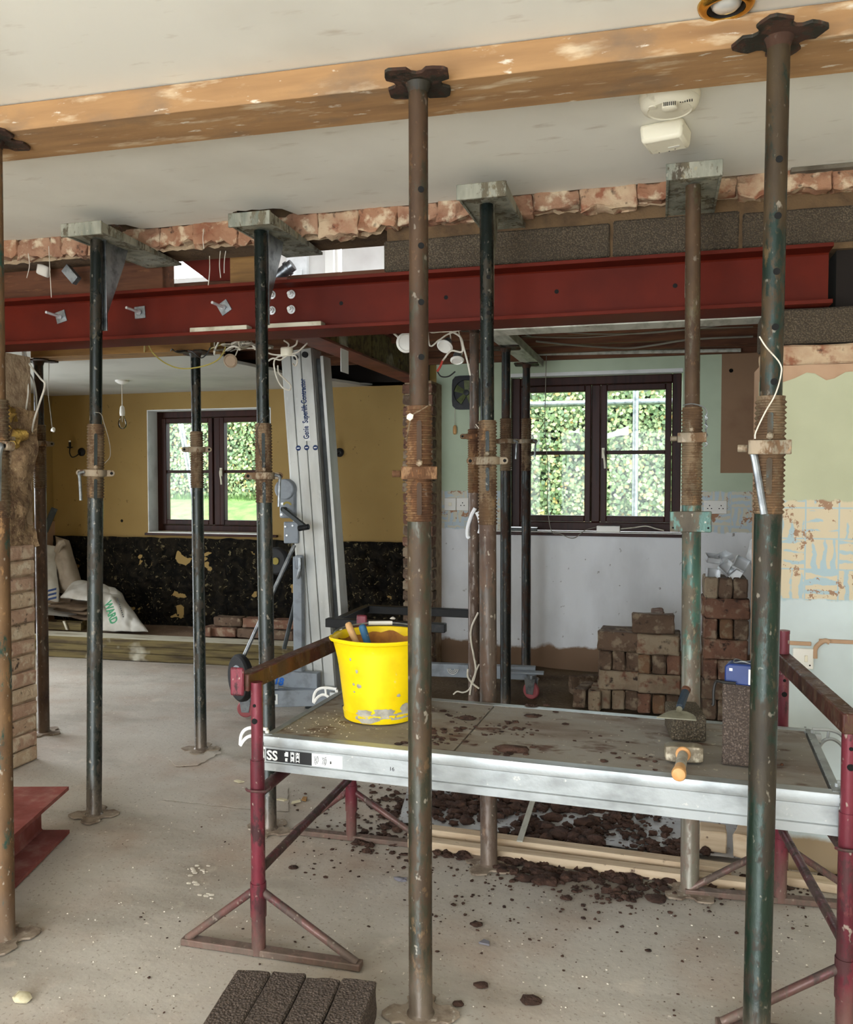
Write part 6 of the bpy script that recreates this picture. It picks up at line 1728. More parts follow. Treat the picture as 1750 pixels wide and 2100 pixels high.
# pendant bulb, wall lights, hanging flex in the left room
Yb = onZ(250, 780, ZCB).y; q = onZ(250, 780, ZCB)
pl_ = thing('pendant_light', 'bare bulb pendant with white rose hanging from the left room ceiling', 'light', q)
part('ceiling_rose', MB().lathe([(.048, 0), (.048, .01), (.03, .022), (.008, .03)], q, (0, 0, -1), n=24), m_wplast, pl_)
zz = [onY(250, y, q.y).z for y in (832, 850, 872)]
part('flex', MB().tube(q - uz * .02, Vector((q.x, q.y, zz[0])), .0032, n=8), m_cable, pl_)
part('lamp_holder', MB().lathe([(.008, 0), (.016, .012), (.018, .03), (.020, .055), (.017, .075)], (q.x, q.y, zz[0]), (0, 0, -1), n=20), m_wplast, pl_)
bh = zz[0] - .07
part('glass_bulb', MB().lathe([(.012, 0), (.016, .015), (.028, .045), (.031, .065), (.026, .088), (.012, .1), (.001, .102)], (q.x, q.y, bh), (0, 0, -1), n=24, caps=False), m_bulb, pl_, smooth=60)
part('filament_stem', MB().tube((q.x, q.y, bh), (q.x, q.y, bh - .05), .004, .002, 8), m_cable, pl_)
def sconce(px, py, label, s=-1, cut=False):
    q = onY(px, py, YBL)
    t = thing('candle_sconce', label, 'light', q)
    part('back_plate', MB().lathe([(.036, 0), (.036, .008), (.024, .016), (.01, .02)], q, (0, -1, 0), n=24), m_lampblack, t)
    e = q + Vector((s * .075, -.06, .03))
    part('scroll_arm', MB().path([q + Vector((0, -.018, 0)), q + Vector((s * .02, -.05, -.035)), q + Vector((s * .055, -.06, -.045)), q + Vector((s * .078, -.06, -.01)), e], .005, 8), m_lampblack, t)
    part('drip_cup', MB().lathe([(.006, 0), (.024, .008), (.026, .014)], e, (0, 0, 1), n=18), m_lampblack, t)
    part('candle_tube', MB().tube(e + uz * .012, e + uz * .055, .010, n=12), m_lampblack, t)
    part('lamp_socket', MB().tube(e + uz * .055, e + uz * .068, .0085, n=12), m_wplast, t)
sconce(168, 927, 'black iron candle wall light left of the left window')
sconce(697, 928, 'black iron candle wall light on the ochre wall just right of the lift mast')
mb = MB(); Yc = 5.2
mb.path([onY(100, 688, 3.6), onY(100, 760, Yc * .8), onY(99, 806, Yc), onY(103, 840, Yc), onY(107, 876, Yc)], .0028, 6)
fx = solo('hanging_flex', mb, m_cable_g, 'thin flex with white connector hanging at the far left below the beam', 'cable')
mb = MB(); mb.blob(onY(109, 881, Yc), .016, .012, .017, 2, 2, .5); part('connector_block', mb, m_wplast, fx, smooth=50)
def cable(label, pts, r, mat, cat='cable', group=None, n=6):
    return solo('loose_cable', MB().path(pts, r, n), mat, label, cat, group)
ZU = 2.0
cable('white cable drooping furthest right beside the brick pier at far left', [onY(49, 706, 3.55), onY(58, 742, 3.5), onY(82, 775, 3.45), onY(92, 790, 3.45), onY(80, 830, 3.45), onY(68, 870, 3.48), onY(62, 920, 3.5), onY(54, 948, 3.5), onY(43, 966, 3.5)], .0048, m_cable)
cable('grey white cable drooping in the middle beside the brick pier at far left', [onY(46, 712, 3.58), onY(54, 752, 3.55), onY(70, 785, 3.52), onY(75, 830, 3.52), onY(66, 880, 3.5), onY(52, 925, 3.5), onY(36, 950, 3.48)], .0042, m_cable_g)
cable('white cable drooping nearest the insulation on the brick pier', [onY(45, 714, 3.56), onY(52, 760, 3.5), onY(58, 800, 3.48), onY(52, 850, 3.46), onY(48, 905, 3.46), onY(36, 950, 3.44)], .004, m_cable)
cable('yellow green cable looping below the beam in front of the dark prop head', [Vector((onY(296, 690, 3.8).x, 3.80, ZT3 + .004)), onY(299, 697, 3.6), onY(312, 722, 3.55), onY(340, 745, 3.6), onY(375, 756, 3.62), onY(420, 750, 3.62), onY(450, 735, 3.6), onY(462, 706, 3.62), Vector((onY(428, 690, 3.8).x, 3.80, ZT3 + .004))], .0034, m_cable_y)
cable('dark wire hooked below the beam left of the dark prop head', [Vector((onY(350, 690, 3.8).x, 3.80, ZT3 + .004)), onY(353, 716, 3.66), onY(362, 722, 3.7), onY(378, 720, 3.74)], .003, m_cable_k)
cable('short dark wire bent below the beam right of the dark prop head', [Vector((onY(384, 690, 3.8).x, 3.80, ZT3 + .004)), onY(396, 722, 3.66), onY(412, 734, 3.68), onY(424, 726, 3.68), onY(432, 712, 3.68)], .003, m_cable_k)
# tangle left of the mast
rr = random.Random(17)
mb = MB()
for i in range(13):
    x, y = rr.uniform(450, 520), rr.uniform(694, 712)
    pts = [onY(x, 690, 3.55)]
    for k in range(4):
        x += rr.uniform(-34, 38); y += rr.uniform(-8, 14); pts.append(onY(max(440, min(560, x)), max(692, min(738, y)), rr.uniform(3.5, 3.8)))
    mb.path(pts, rr.choice((.0035, .0045)), 6, rr.choice((0, 0, 1)))
solo('cable_tangle', mb, [m_cable, m_cable_g], 'pale tangle of cables below the beam between the dark prop head and the mast', 'cables', kind='stuff')
def spot(px, py, Y, label, r=.042, tiltv=(0, -.5, -1), mat=None, group='loose downlights below the joists', back=True):
    q = onY(px, py, Y); ax_ = Vector(tiltv).normalized()
    t = thing('loose_downlight', label, 'light', q, None, group)
    part('rim', MB().lathe([(r * .72, .006), (r * .8, .010), (r, .004), (r, 0), (r * .5, -.002)], q, ax_, n=28), mat or m_wplast, t)
    part('lamp_face', MB().lathe([(r * .74, .005), (r * .4, .002), (.001, .001)], q, ax_, n=24, caps=False), m_lampblack if mat else m_cream_pl, t)
    part('lead', MB().path([q + Vector((0, .01, .01)), q + Vector((.02, .03, .05)), Vector((q.x + .015, (3.82 if q.y < 4.1 else 4.19), 2.215))], .003, 6), m_cable, t)
    if back: part('lamp_body', MB().lathe([(r * .66, 0), (r * .6, -.03), (r * .35, -.05)], q, ax_, n=20), m_galv, t)
spot(473, 740, 3.66, 'tan faced loose downlight hanging among the cables below the beam', .034, (.15, -1, -.35), m_card)
# junction box with looped cables at the head of the mast
q = onY(589, 720, 3.75)
jb = thing('junction_box', 'round cream junction box hanging at the head of the lift mast', 'junction box', q)
part('box_body', MB().lathe([(.030, 0), (.030, .035), (.026, .04)], q - uz * .022, (0, -.1, 1), n=24), m_cream_pl, jb)
base = q - uz * .02
for i, P in enumerate([[(589, 728), (570, 732), (562, 745), (568, 775), (580, 795), (594, 800), (596, 790), (585, 778), (572, 765), (570, 750)],
                       [(589, 728), (606, 730), (610, 742), (606, 750), (600, 745)], [(589, 727), (560, 727), (540, 720), (522, 716)],
                       [(592, 727), (610, 722), (622, 712), (630, 704)], [(586, 716), (592, 706), (582, 698)], [(589, 728), (575, 738), (560, 735), (548, 742)], [(598, 716), (606, 708), (610, 698)]]):
    pts = [onY(x, y, 3.72 + .02 * (k % 2)) for k, (x, y) in enumerate(P)]; pts[0] = base if i not in (4, 6) else q + uz * .01
    part('cable', MB().path(pts, .004, 6), m_cable, jb)
spot(833, 703, 3.75, 'loose white downlight half hidden behind the olive prop below the beam', .046, (.5, -1, -.1))
spot(913, 710, 3.95, 'loose white downlight hanging right of the olive prop below the joists', .040, (-.2, -.75, -.8))
spot(938, 738, 4.3, 'lowest loose white downlight hanging left of the brown prop head', .036, (.1, -.5, -1))
for i, (P, r, m, lab) in enumerate([
    ([(806, 676), (815, 690), (824, 700)], .005, m_cable, 'short white cable end left of the olive prop below the beam'),
    ([(878, 676), (905, 680), (925, 680), (945, 692), (950, 712), (946, 722), (925, 720), (908, 740)], .0045, m_cable, 'white cable looping down to the red sleeve right of the olive prop'),
    ([(930, 676), (944, 690), (952, 715), (960, 745), (965, 770)], .0045, m_cable, 'white cable dropping in front of the brown prop head'),
    ([(880, 705), (900, 698), (920, 685), (960, 672)], .004, m_cable, 'white cable running up right from the olive prop')]):
    Yq = 3.85
    pts = [onY(x, y, Yq) for x, y in P]
    pts = [Vector((pts[0].x, 3.83, 2.215))] + pts
    o = cable(lab, pts, r, m)
    if i == 1:
        part('red_sleeve', MB().path([onY(x, y, Yq) for x, y in [(908, 740), (903, 752), (897, 762)]], .0056, 6), m_cable_r, o)
        part('black_tail', MB().path([onY(x, y, Yq) for x, y in [(897, 762), (905, 772), (920, 772), (934, 762)]], .0034, 6), m_cable_k, o)
for i, (P, r, lab) in enumerate([
    ([(1095, 676), (1200, 684), (1320, 684), (1440, 672), (1560, 655)], .0035, 'nearest cable strung along the joists in the right room'),
    ([(1100, 700), (1180, 708), (1280, 714), (1340, 708), (1420, 696), (1545, 690)], .006, 'thick cable sagging along the joists in the right room'),
    ([(1070, 690), (1200, 692), (1400, 676), (1545, 670)], .003, 'thin cable strung along the joists in the right room'),
    ([(1000, 685), (1045, 676), (1090, 690)], .003, 'cable looping over the pale plank in the right room')]):
    cable(lab, [onZ(x, y, 2.203 - r) for x, y in P], r, m_cable_g)
mb = MB(); a, b = onY(1100, 726, YBR - .12), onY(1520, 718, YBR - .12); mb.tube((a.x, YBR - .12, a.z), (b.x, YBR - .12, b.z), .012, n=10)
solo('pipe_conduit', mb, m_wood_grey, 'pale grey pipe running above the right window under the joists', 'pipe')
cable('thin cable hanging across the left pane of the right window down to the sill', [onY(1121, 728, YBR - .14), onY(1119, 800, YBR - .14), onY(1118, 880, YBR - .13), onY(1124, 960, YBR - .12), onY(1123, 1030, YBR - .11), onY(1131, 1088, YBR - .10), onY(1150, 1095, YBR - .09), onY(1176, 1104, YBR - .07), onY(1200, 1088, YBR - .05), onY(1226, 1080, YBR - .02)], .0028, m_cable_g)
cable('white lead lying on the right window sill right of the adapter', [onY(1268, 1085, YBR + .01), onY(1300, 1082, YBR + .01), onY(1325, 1079, YBR), onY(1345, 1084, YBR), onY(1362, 1088, YBR - .01)], .0045, m_cable)
a, b = onY(1224, 1088, YBR - .03), onY(1272, 1075, YBR - .03)
mb = MB(); mb.box(a.x, b.x, YBR - .035, YBR + .03, ZSILL, ZSILL + .042); solo('power_adapter', mb, m_wplast, 'white power adapter box on the right window sill', 'adapter', bev=.004)
a, b = onY(1048, 1084, YBR - .02), onY(1102, 1080, YBR - .02)
sl_ = thing('spirit_level', 'small dark spirit level lying on the left end of the right window sill', 'level', Vector(((a.x + b.x) / 2, YBR, ZSILL)))
mb = MB(); mb.box(a.x, b.x, YBR - .02, YBR, ZSILL, ZSILL + .022); part('level_body', mb, m_lift_d, sl_, bev=.002)
mb = MB(); mb.box(a.x - .002, b.x + .002, YBR - .021, YBR + .001, ZSILL + .022, ZSILL + .027); part('top_edge', mb, m_zinc, sl_)
# fan with pull cord, on the sage wall
a, b = onY(930, 772, YBR), onY(968, 840, YBR); W2 = .205
zc0 = (a.z + b.z) / 2; xc0 = a.x + W2 / 2 - .003; h2 = (a.z - b.z) / 2
fn_ = thing('extractor_fan', 'black extractor fan with dusty blades on the sage wall behind the brown prop', 'fan', (xc0, YBR, zc0))
mb = MB(); n = 28; rH = .090
ringp = [(math.cos(2 * PI * k / n) * rH, math.sin(2 * PI * k / n) * rH) for k in range(n)]
def sq(t):
    c_, s_ = math.cos(t), math.sin(t); m = (abs(c_) ** 6 + abs(s_) ** 6) ** (1 / 6); return (c_ / m * W2 / 2, s_ / m * h2)
vs = [(xc0 + p[0], YBR - .03, zc0 + p[1]) for p in ringp] + [(xc0 + sq(2 * PI * k / n)[0], YBR - .03, zc0 + sq(2 * PI * k / n)[1]) for k in range(n)] + [(xc0 + sq(2 * PI * k / n)[0], YBR, zc0 + sq(2 * PI * k / n)[1]) for k in range(n)] + [(xc0 + p[0], YBR - .004, zc0 + p[1]) for p in ringp]
fs = []
for k in range(n):
    k2 = (k + 1) % n; fs += [(k, n + k, n + k2, k2), (n + k, 2 * n + k, 2 * n + k2, n + k2), (3 * n + k, k, k2, 3 * n + k2)]
mb.add(vs, fs); mb.add([(xc0 + p[0], YBR - .004, zc0 + p[1]) for p in ringp], [tuple(range(n))])
part('fan_housing', mb, m_black, fn_, smooth=30)
m_blade_f = M_('dusty_fan_blade', c(104, 112, 72), 0.35, 0.0, [(c(60, 66, 44), 16, 0.45, 0.7)])
for k in range(5):
    t = 2 * PI * k / 5 + .3; u_ = Vector((math.cos(t), 0, math.sin(t))); w_ = Vector((-math.sin(t), 0, math.cos(t)))
    c_ = Vector((xc0, YBR - .016, zc0))
    mb = MB(); mb.prism([(.018, -.014), (.085, -.034), (.087, .02), (.02, .014)], c_, u_, (w_ + Vector((0, -.28, 0))).normalized(), Vector((0, .002, 0))); part('fan_blade', mb, m_blade_f, fn_)
part('fan_hub', MB().lathe([(.022, 0), (.020, .012), (.001, .014)], (xc0, YBR - .016, zc0), (0, -1, 0), n=20), m_black, fn_)
q0, q1, q2_ = onY(933, 842, YBR - .03), onY(933, 872, YBR - .03), onY(933, 891, YBR - .03)
part('pull_cord', MB().tube(q0 + uz * .02, q1, .0015, n=6), m_cable, fn_)
part('cord_toggle', MB().lathe([(.004, 0), (.012, .01), (.014, .04), (.013, q1.z - q2_.z - .008), (.006, q1.z - q2_.z)], q1, (0, 0, -1), n=14), m_hammer_wood, fn_)
# sockets
def socket_plate(px0, py0, px1, py1, Y, label, gangs, sw=True, name='power_socket', rot=0):
    a, b = onY(px0, py0, Y), onY(px1, py1, Y)
    x0, x1, z0, z1 = a.x, b.x, b.z, a.z
    t = thing(name, label, 'socket', ((x0 + x1) / 2, Y, z0))
    part('face_plate', MB().box(x0, x1, Y - .010, Y, z0, z1), m_wplast, t, bev=.003)
    for g in range(gangs):
        w = (x1 - x0) / gangs; cx = x0 + w * (g + .5); zc_ = (z0 + z1) / 2
        mb = MB(); mb.box(cx - .003, cx + .003, Y - .0108, Y - .0098, zc_ + .006, zc_ + .014)
        for s_ in (-1, 1): mb.box(cx + s_ * .012 - .004, cx + s_ * .012 + .004, Y - .0108, Y - .0098, zc_ - .012, zc_ - .006)
        part('pin_slot', mb, m_hole, t)
        if sw: part('rocker_switch', MB().box(cx + (.016 if g else -.026), cx + (.026 if g else -.016), Y - .014, Y - .010, zc_ + .012, zc_ + .028), m_sill_w, t, bev=.001)
socket_plate(937, 1021, 962, 1047, YBR, 'white single socket on the sage wall left of the brown prop', 1, False)
mb = MB(); a, b = onY(912, 1021, YBR), onY(936, 1047, YBR)
t = thing('blank_plate', 'white switch plate left of the single socket on the sage wall', 'switch', ((a.x + b.x) / 2, YBR, b.z))
part('face_plate', MB().box(a.x, b.x, YBR - .010, YBR, b.z, a.z), m_wplast, t, bev=.003)
part('rocker_switch', MB().box((a.x + b.x) / 2 - .012, (a.x + b.x) / 2 + .012, YBR - .013, YBR - .010, (a.z + b.z) / 2 - .012, (a.z + b.z) / 2 + .012), m_cream_pl, t, bev=.001)
socket_plate(1444, 1026, 1491, 1054, YBR, 'white double socket right of the right window', 2)
t = None
a, b = onY(1626, 1328, YW), onY(1668, 1372, YW)
sk_ = thing('light_switch', 'white plate low on the green nib wall behind the right trestle rail', 'switch', ((a.x + b.x) / 2, YW, b.z))
part('face_plate', MB().box(a.x, b.x, YW - .010, YW, b.z, a.z), m_wplast, sk_, bev=.003)
part('rocker_switch', MB().box((a.x + b.x) / 2 + .004, (a.x + b.x) / 2 + .014, YW - .014, YW - .010, (a.z + b.z) / 2 - .01, (a.z + b.z) / 2 + .012), m_cream_pl, sk_, bev=.001)
part('fixing_screw', MB().tube((b.x - .012, YW - .0108, b.z + .014), (b.x - .012, YW - .009, b.z + .014), .003, n=8), m_hole, sk_)
# raised edge of old plaster below the nib's tiles, with a bent pipe end
mb = MB()
for (x0, y0, x1, y1) in ((1610, 1316, 1664, 1322), (1680, 1312, 1760, 1319)):
    a, b = onY(x0, y0, YW), onY(x1, y1, YW); mb.box(a.x, b.x, YW - .006, YW + .002, b.z - .004, a.z + .004)
part('plaster_ridge', mb, m_pinkplaster, nib, bev=.002)
mb = MB(); mb.path([onY(1672, 1350, YW - .006), onY(1673, 1330, YW - .006), onY(1684, 1318, YW - .008), onY(1694, 1314, YW - .012), onY(1702, 1318, YW - .014)], .008, 10)
part('pipe_stub', mb, m_pinkplaster, nib)
for i, (px, py) in enumerate(((250, 1068), (1500, 760))):
    Y_ = YBL if i == 0 else YBR - .006
    q = onY(px, py, Y_); par = wbl if i == 0 else wbr
    part('wall_hole', MB().lathe([(.013, .0005), (.010, .003), (.007, .0008), (.001, .0008)], q, (0, -1, 0), n=16, caps=False), m_stone_dark, par)

# cables standing by the brown prop and lying on the board
Yk = 4.258
cable('white cable hanging beside the foot of the brown prop, lower end on the board', [onY(981, 1256, Yk), onY(968, 1285, Yk), onY(966, 1310, Yk), onY(972, 1345, Yk), onY(976, 1375, Yk), onY(968, 1400, Yk), onY(964, 1425, Yk)], .0052, m_cable)
cable('second white cable curling at the foot of the brown prop', [onY(983, 1362, Yk), onY(977, 1376, Yk), onY(972, 1395, Yk), onY(962, 1414, Yk), onY(950, 1420, Yk), onY(938, 1418, Yk), onY(930, 1424, Yk)], .0042, m_cable)
cable('short white cable end bending right at the foot of the brown prop', [onY(960, 1372, Yk), onY(960, 1388, Yk), onY(970, 1402, Yk), onY(983, 1412, Yk)], .005, m_cable)
mb = MB(); P_ = [onY(x, y, 4.262) for x, y in ((975, 1042), (968, 1055), (960, 1080), (959, 1098), (963, 1104))]
mb.path(P_, .010, 8); solo('taped_cable_end', mb, m_polythene, 'white taped cable end hanging left of the brown prop, level with the sockets', 'cable')
mb = MB(); P_ = [onY(x, y, 4.258) for x, y in ((979, 1050), (984, 1062), (987, 1082), (984, 1094))]
mb.path(P_, .013, 8); solo('taped_cable_end', mb, m_polythene, 'white taped cable end hanging on the right of the brown prop, level with the sockets', 'cable')
# tie wires on the props
def wire(label, P, Y, r=.0016, mat=None): cable(label, [onY(x, y, Y) for x, y in P], r, mat or m_cable_g, 'wire')
Ym = Yf - .045
wire('rusty tie wire wound across the threaded sleeve of the olive prop', [(878, 832), (862, 842), (846, 852), (838, 880), (834, 905)], Ym, .0018, m_thread)
mb = MB(); mb.blob(onY(841, 855, Ym - .004), .010, .008, .010, 3, 1, .3); solo('cable_connector', mb, m_crumb, 'white connector tied to the threaded sleeve of the olive prop', 'connector', smooth=40)
wire('pale string hanging down the front of the dark green prop', [(1558, 690), (1572, 712), (1600, 745), (1602, 770), (1590, 810), (1570, 845), (1551, 885), (1549, 900)], Yr - .045, .0017, m_cable)
wire('thin wire loop round the threaded sleeve of the leftmost wall bracket prop', [(184, 862), (188, 848), (206, 848), (214, 870), (224, 905), (226, 935), (215, 950)], 2.94, .0013)
wire('thin wire across the threaded sleeve of the prop left of the mast', [(552, 850), (535, 865), (527, 885), (530, 915), (538, 945), (541, 955)], 2.96, .0014, m_cable_k)
wire('thin pale wire looping beside the collar of the brown and black prop', [(976, 870), (990, 888), (1006, 905), (1002, 925), (990, 932)], 2.93, .0014, m_cable)
# hair fibres hanging from the broken brickwork
rr = random.Random(23)
for px, y0, y1, lab in [(100, 505, 610, 'longest torn fibre hanging in front of the red beam left of the leftmost bracket'), (58, 520, 570, 'short knotted fibre hanging from the brickwork at the far left'), (240, 500, 520, 'tiny fibre hanging just right of the leftmost bracket plate'), (430, 525, 585, 'single long fibre hanging before the red steel upstairs'), (418, 470, 510, 'pale fibre stuck flat on the broken brick left of the second bracket'), (452, 515, 570, 'left of two close fibres beside the second bracket'), (463, 515, 560, 'right of two close fibres beside the second bracket')]:
    solo('torn_fibre', MB().path([onY(x, y, YW - .015 if k == 0 else YW - .03) for k, (x, y) in enumerate([(px, y0), (px + rr.uniform(-3, 3), (y0 + y1) / 2), (px + rr.uniform(-4, 6), y1)])], .0016, 6), m_cable, lab, 'fibre', 'fibres hanging from the brickwork')
mb = MB(); mb.obox(onY(72, 560, 3.36), (.05, .01, -.02), (0, .03, 0), (.01, 0, .05)); solo('mortar_lump', mb, m_crumb, 'pale lump of mortar lodged above the left end of the red beam', 'mortar', bev=.008)
mb = MB(); mb.obox(onY(80, 568, 3.33) + Vector((.12, 0, .02)), (.05, .01, -.06), (0, .03, 0), (.03, 0, .03)); solo('metal_clip', mb, m_galv, 'grey metal clip wedged above the left end of the red beam', 'clip', bev=.002)
q = onY(588, 558, 3.5); pf = thing('pipe_fitting', 'short grey metal pipe fitting in the gap right of the second wall bracket', 'pipe', q - uz * .03)
part('pipe', MB().tube(q + Vector((-.05, 0, -.02)), q + Vector((.03, 0, .03)), .026, n=16), m_galv, pf); part('pipe_collar', MB().tube(q + Vector((.0, 0, .012)), q + Vector((.012, 0, .019)), .032, n=16), m_galv, pf)

# ================================================================== FLOOR: SHEET, BATTENS, SOIL, SCRAPS
mb = MB()
a = [onZ(820, 1622, 0), onZ(1440, 1745, 0), onZ(1500, 1640, 0), onZ(860, 1560, 0)]
def fn(u, v):
    p = (a[0] * (1 - u) + a[1] * u) * (1 - v) + (a[3] * (1 - u) + a[2] * u) * v
    return (p.x, p.y, .014 + .010 * noise.noise(Vector((p.x * 6, p.y * 6, 0))))
a[0] = Vector((-1.0, 3.20, 0)); a[1] = Vector((.32, 3.20, 0)); a[2] = Vector((.32, 4.0, 0)); a[3] = Vector((-1.15, 4.0, 0))
mb.grid(fn, 60, 30); solo('dust_sheet', mb, m_sheet, 'grey white sheet on the floor under the beam, strewn with dark soil', 'sheet', smooth=60)
b0, b1 = onZ(886, 1707, .03), onZ(1400, 1772, .03)
def batten(px0, py0, px1, py1, h, w, label, z0=.001):
    p, q = onZ(px0, py0, h), onZ(px1, py1, h); p.z = q.z = z0 + (h - z0) / 2
    mb = MB(); mb.bar(p, q, w, h - z0); solo('timber_batten', mb, m_wood_pale, label, 'timber', 'pale battens on the floor under the beam', bev=.002)
batten(840, 1716, 1560, 1808, .034, .045, 'nearer pale batten on the floor in front of the soil strewn sheet')
batten(840, 1690, 1500, 1776, .045, .05, 'farther pale batten along the edge of the soil strewn sheet')
batten(1600, 1790, 1740, 1812, .03, .06, 'short pale batten on the floor at right behind the trestle foot')
for i, (pxa, pya, pxb, pyb, dep, h, lab) in enumerate([(1436, 1745, 1492, 1752, .09, .075, 'left one of two pale blocks on the floor behind the teal prop'), (1504, 1758, 1552, 1768, .12, .085, 'right one of two pale blocks on the floor behind the teal prop')]):
    p, q = onZ(pxa, pya, 0.03), onZ(pxb, pyb, 0.03); p.z = q.z = .022
    block_thing(lab, p + Vector((0, .02, 0)), q - p, (q - p).length, dep, h, 240 + i, m_wood_pale, name='timber_block', cat='block', amp=.003)
rr = random.Random(77)
mb = MB()
def clod(px, py, r, z=0.0, sub=1):
    p = onZ(px, py, z)
    mb.blob((p.x, p.y, z + r * .22), r * rr.uniform(.9, 1.5), r * rr.uniform(.8, 1.2), r * rr.uniform(.5, .85), rr.random() * 99, sub, .75, floor=.0005)
def heap(px, py, sx, sy, n, r0, r1, z=.02):
    for i in range(int(n * 1.9)): clod(rr.gauss(px, sx), rr.gauss(py, sy), r0 * .55 + (r1 - r0) * .75 * rr.random() ** 2, z, 2)
for args in [(930, 1640, 40, 14, 26, .015, .045), (960, 1670, 45, 14, 30, .012, .04), (905, 1655, 25, 12, 16, .015, .04), (1120, 1645, 70, 12, 46, .014, .045), (1220, 1655, 70, 14, 40, .012, .04), (1060, 1660, 40, 10, 20, .012, .035),
             (1110, 1710, 30, 12, 30, .012, .045), (1190, 1720, 26, 10, 28, .012, .05), (1300, 1690, 50, 22, 40, .006, .022), (1360, 1740, 36, 10, 26, .010, .03), (1240, 1700, 36, 12, 24, .010, .03), (1340, 1660, 50, 14, 26, .008, .022)]:
    heap(*args)
for args in [(960, 1755, 40, 8, 24, .010, .03, .0), (1110, 1800, 34, 10, 26, .010, .034, .0), (1230, 1790, 70, 9, 60, .010, .032, .0), (1330, 1810, 60, 9, 44, .010, .03, .0), (1290, 1835, 40, 8, 22, .008, .024, .0), (1090, 1775, 30, 10, 24, .010, .03, .0), (1480, 1815, 40, 10, 30, .010, .026, .0), (1650, 1810, 50, 8, 24, .010, .024, .0), (1220, 1835, 40, 14, 20, .006, .016, .0),
             (800, 1665, 22, 22, 26, .008, .03, .0), (770, 1720, 20, 18, 16, .008, .028, .0), (820, 1700, 14, 20, 12, .010, .034, .0), (720, 1680, 40, 24, 18, .005, .014, .0), (760, 1630, 40, 22, 22, .006, .018, .0)]:
    heap(*args)
for i in range(520):
    x = rr.uniform(840, 1660); y = 1770 + abs(rr.gauss(0, 62)); clod(x, y, .0016 + .0055 * rr.random() ** 2, 0, 0)
for i in range(150): clod(rr.uniform(600, 900), rr.uniform(1610, 1800), .0018 + .006 * rr.random() ** 2, 0, 0)
for i in range(90): clod(rr.uniform(250, 1500), rr.uniform(1650, 2090), rr.uniform(.002, .005), 0, 0)
solo('loose_soil', mb, m_clod, 'dark loose soil spread over the floor and sheet beneath the scaffold board', 'soil', kind='stuff', smooth=60)
for i, (px, py, r, lab) in enumerate([(1088, 2053, .028, 'largest dark soil clod on the near floor at the bottom right of the olive prop'), (987, 2022, .020, 'flat brown soil clod on the near floor above the largest clod'), (940, 2060, .016, 'brown soil clod on the near floor beside the olive prop base plate'), (977, 1897, .020, 'flat oval soil clod on the floor right of the olive prop'), (602, 1780, .018, 'dark soil clod on the floor inside the left trestle foot'), (1112, 1808, .042, 'big dark soil clod in front of the nearer batten'), (1162, 1843, .020, 'round soil clod below the big clod in front of the batten'), (1345, 1845, .036, 'ragged soil clod by the foot of the teal prop'), (1330, 1950, .010, 'small brown clod on the open floor near the dark green prop')]):
    p = onZ(px, py, 0); solo('soil_clod', MB().blob((p.x, p.y, r * .1), r, r * .8, r * .34, 70 + i, 2, .35, floor=.0006), m_clod, lab, 'soil', smooth=60)
mb = MB()
for i in range(230):
    p = onZ(rr.uniform(20, 1700), 1600 + 480 * rr.random() ** .8, 0); r = rr.uniform(.0012, .004); mb.blob((p.x, p.y, r * .3), r, r, r * .6, i, 0, .3)
for (px, py, n, s) in ((412, 1786, 16, 14), (402, 1812, 7, 6), (428, 1836, 6, 6)):
    for i in range(n):
        p = onZ(rr.gauss(px, s), rr.gauss(py, s * .5), 0); r = rr.uniform(.003, .009); mb.blob((p.x, p.y, .0008), r * 1.4, r, .0022, i, 1, .5, floor=.0004)
solo('plaster_crumbs', mb, m_crumb, 'white plaster crumbs scattered over the bare concrete floor', 'crumbs', kind='stuff', smooth=60)
p = onZ(46, 2050, 0); solo('pale_stone', MB().blob((p.x, p.y, .006), .028, .02, .012, 5, 2, .5, floor=.0006), m_stone, 'pale flat stone chip on the floor near the lower left corner', 'stone', smooth=40)
p = onZ(995, 1935, 0); mb = MB(); mb.prism([(-.018, -.008), (.016, -.012), (.012, .006), (-.006, .014)], (p.x, p.y, .0006), (1, 0, 0), (0, 1, 0), (0, 0, .006)); solo('slate_chip', mb, m_slate, 'grey slate chip on the floor right of the olive prop', 'stone', bev=.001)
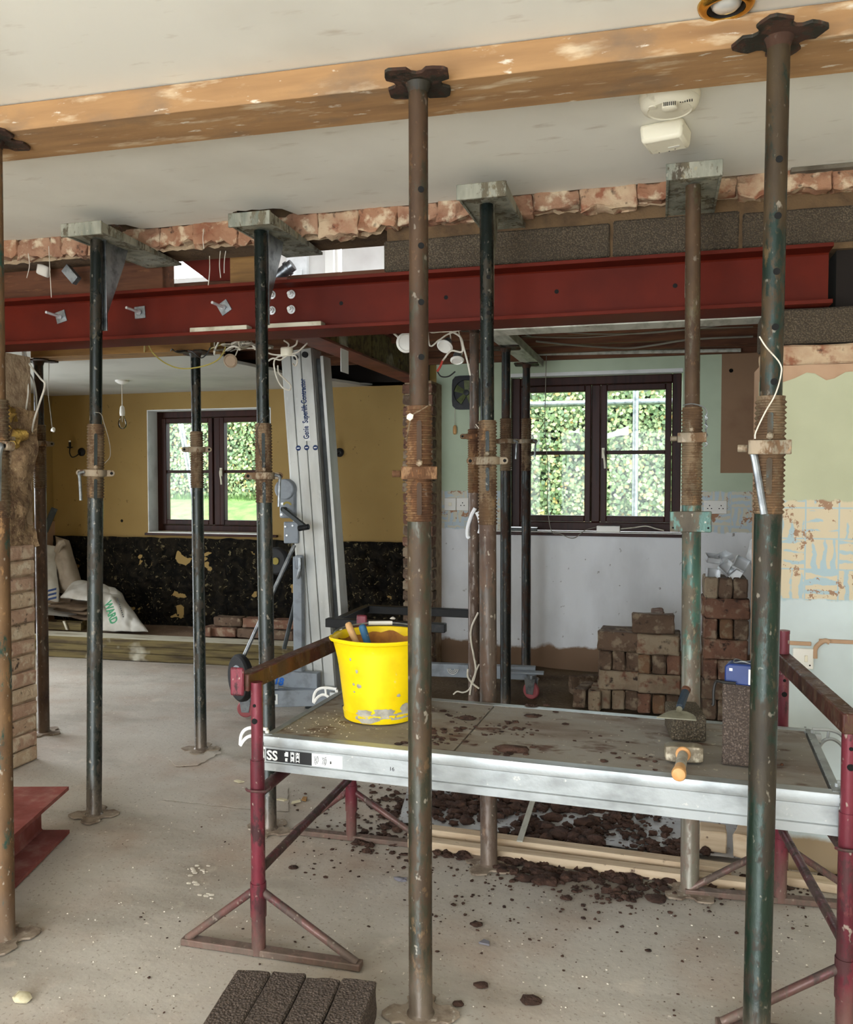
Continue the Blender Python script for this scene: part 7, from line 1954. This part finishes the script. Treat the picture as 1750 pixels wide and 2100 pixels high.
for i, (px, py, lab) in enumerate([(578, 1641, 'left one of the pale wood chips on the floor by the left trestle'), (606, 1646, 'square pale tile chip on the floor by the left trestle'), (624, 1640, 'tan wood chip right of the pale chips by the left trestle'), (490, 1604, 'curled pale wood shaving on the floor left of the left trestle')]):
    p = onZ(px, py, 0); mb = MB(); mb.prism([(-.026, -.008), (.018, -.014), (.026, .004), (-.01, .012)], (p.x, p.y, .0008), (math.cos(i), math.sin(i), 0), (-math.sin(i), math.cos(i), 0), (0, 0, .005)); solo('wood_chip', mb, m_stone if i != 2 else m_wood_tan, lab, 'chip', bev=.001)
p = onZ(822, 1806, 0); solo('rag_scrap', MB().blob((p.x, p.y, .004), .024, .012, .010, 15, 2, .6, floor=.0006), m_slate, 'blue grey rag scrap on the floor left of the olive prop', 'rag', smooth=60)
p0_, p1_ = onZ(1094, 1656, .03), onZ(1066, 1732, .04)
mb = MB(); mb.bar(p0_ + uz * .035, p1_ + uz * .012, .022, .006); solo('wood_stake', mb, m_wood_grey, 'pale flat stake lying over the soil beside the middle of the battens', 'stake', bev=.001)
# worn screed patches: a broken slab edge left of the trestle and mortar around two prop feet
def patch(px, z, label, mat, name='screed_patch', seed=1):
    pts = [onZ(x, y, 0) for x, y in px]
    cx = sum((p for p in pts), Vector()) / len(pts); dense = []
    for k, p in enumerate(pts):
        q = pts[(k + 1) % len(pts)]; n = max(2, int((q - p).length / .025))
        for j in range(n):
            r = p.lerp(q, j / n); r += Vector((noise.noise(r * 30 + Vector((seed, 0, 0))), noise.noise(r * 30 + Vector((0, seed, 5))), 0)) * .010; dense.append((r.x, r.y))
    mb = MB(); mb.prism(dense, (0, 0, .0004), (1, 0, 0), (0, 1, 0), (0, 0, z)); solo(name, mb, mat, label, 'screed', smooth=None)
patch([(330, 1640), (372, 1606), (520, 1608), (590, 1612), (592, 1664), (500, 1658)], .0014, 'thin broken screed slab on the floor left of the left trestle post', m_floor, seed=3)
patch([(345, 1555), (372, 1530), (440, 1525), (452, 1545), (405, 1570), (360, 1572)], .004, 'smear of grey mortar round the foot of the slim dark prop', m_floor, seed=5)
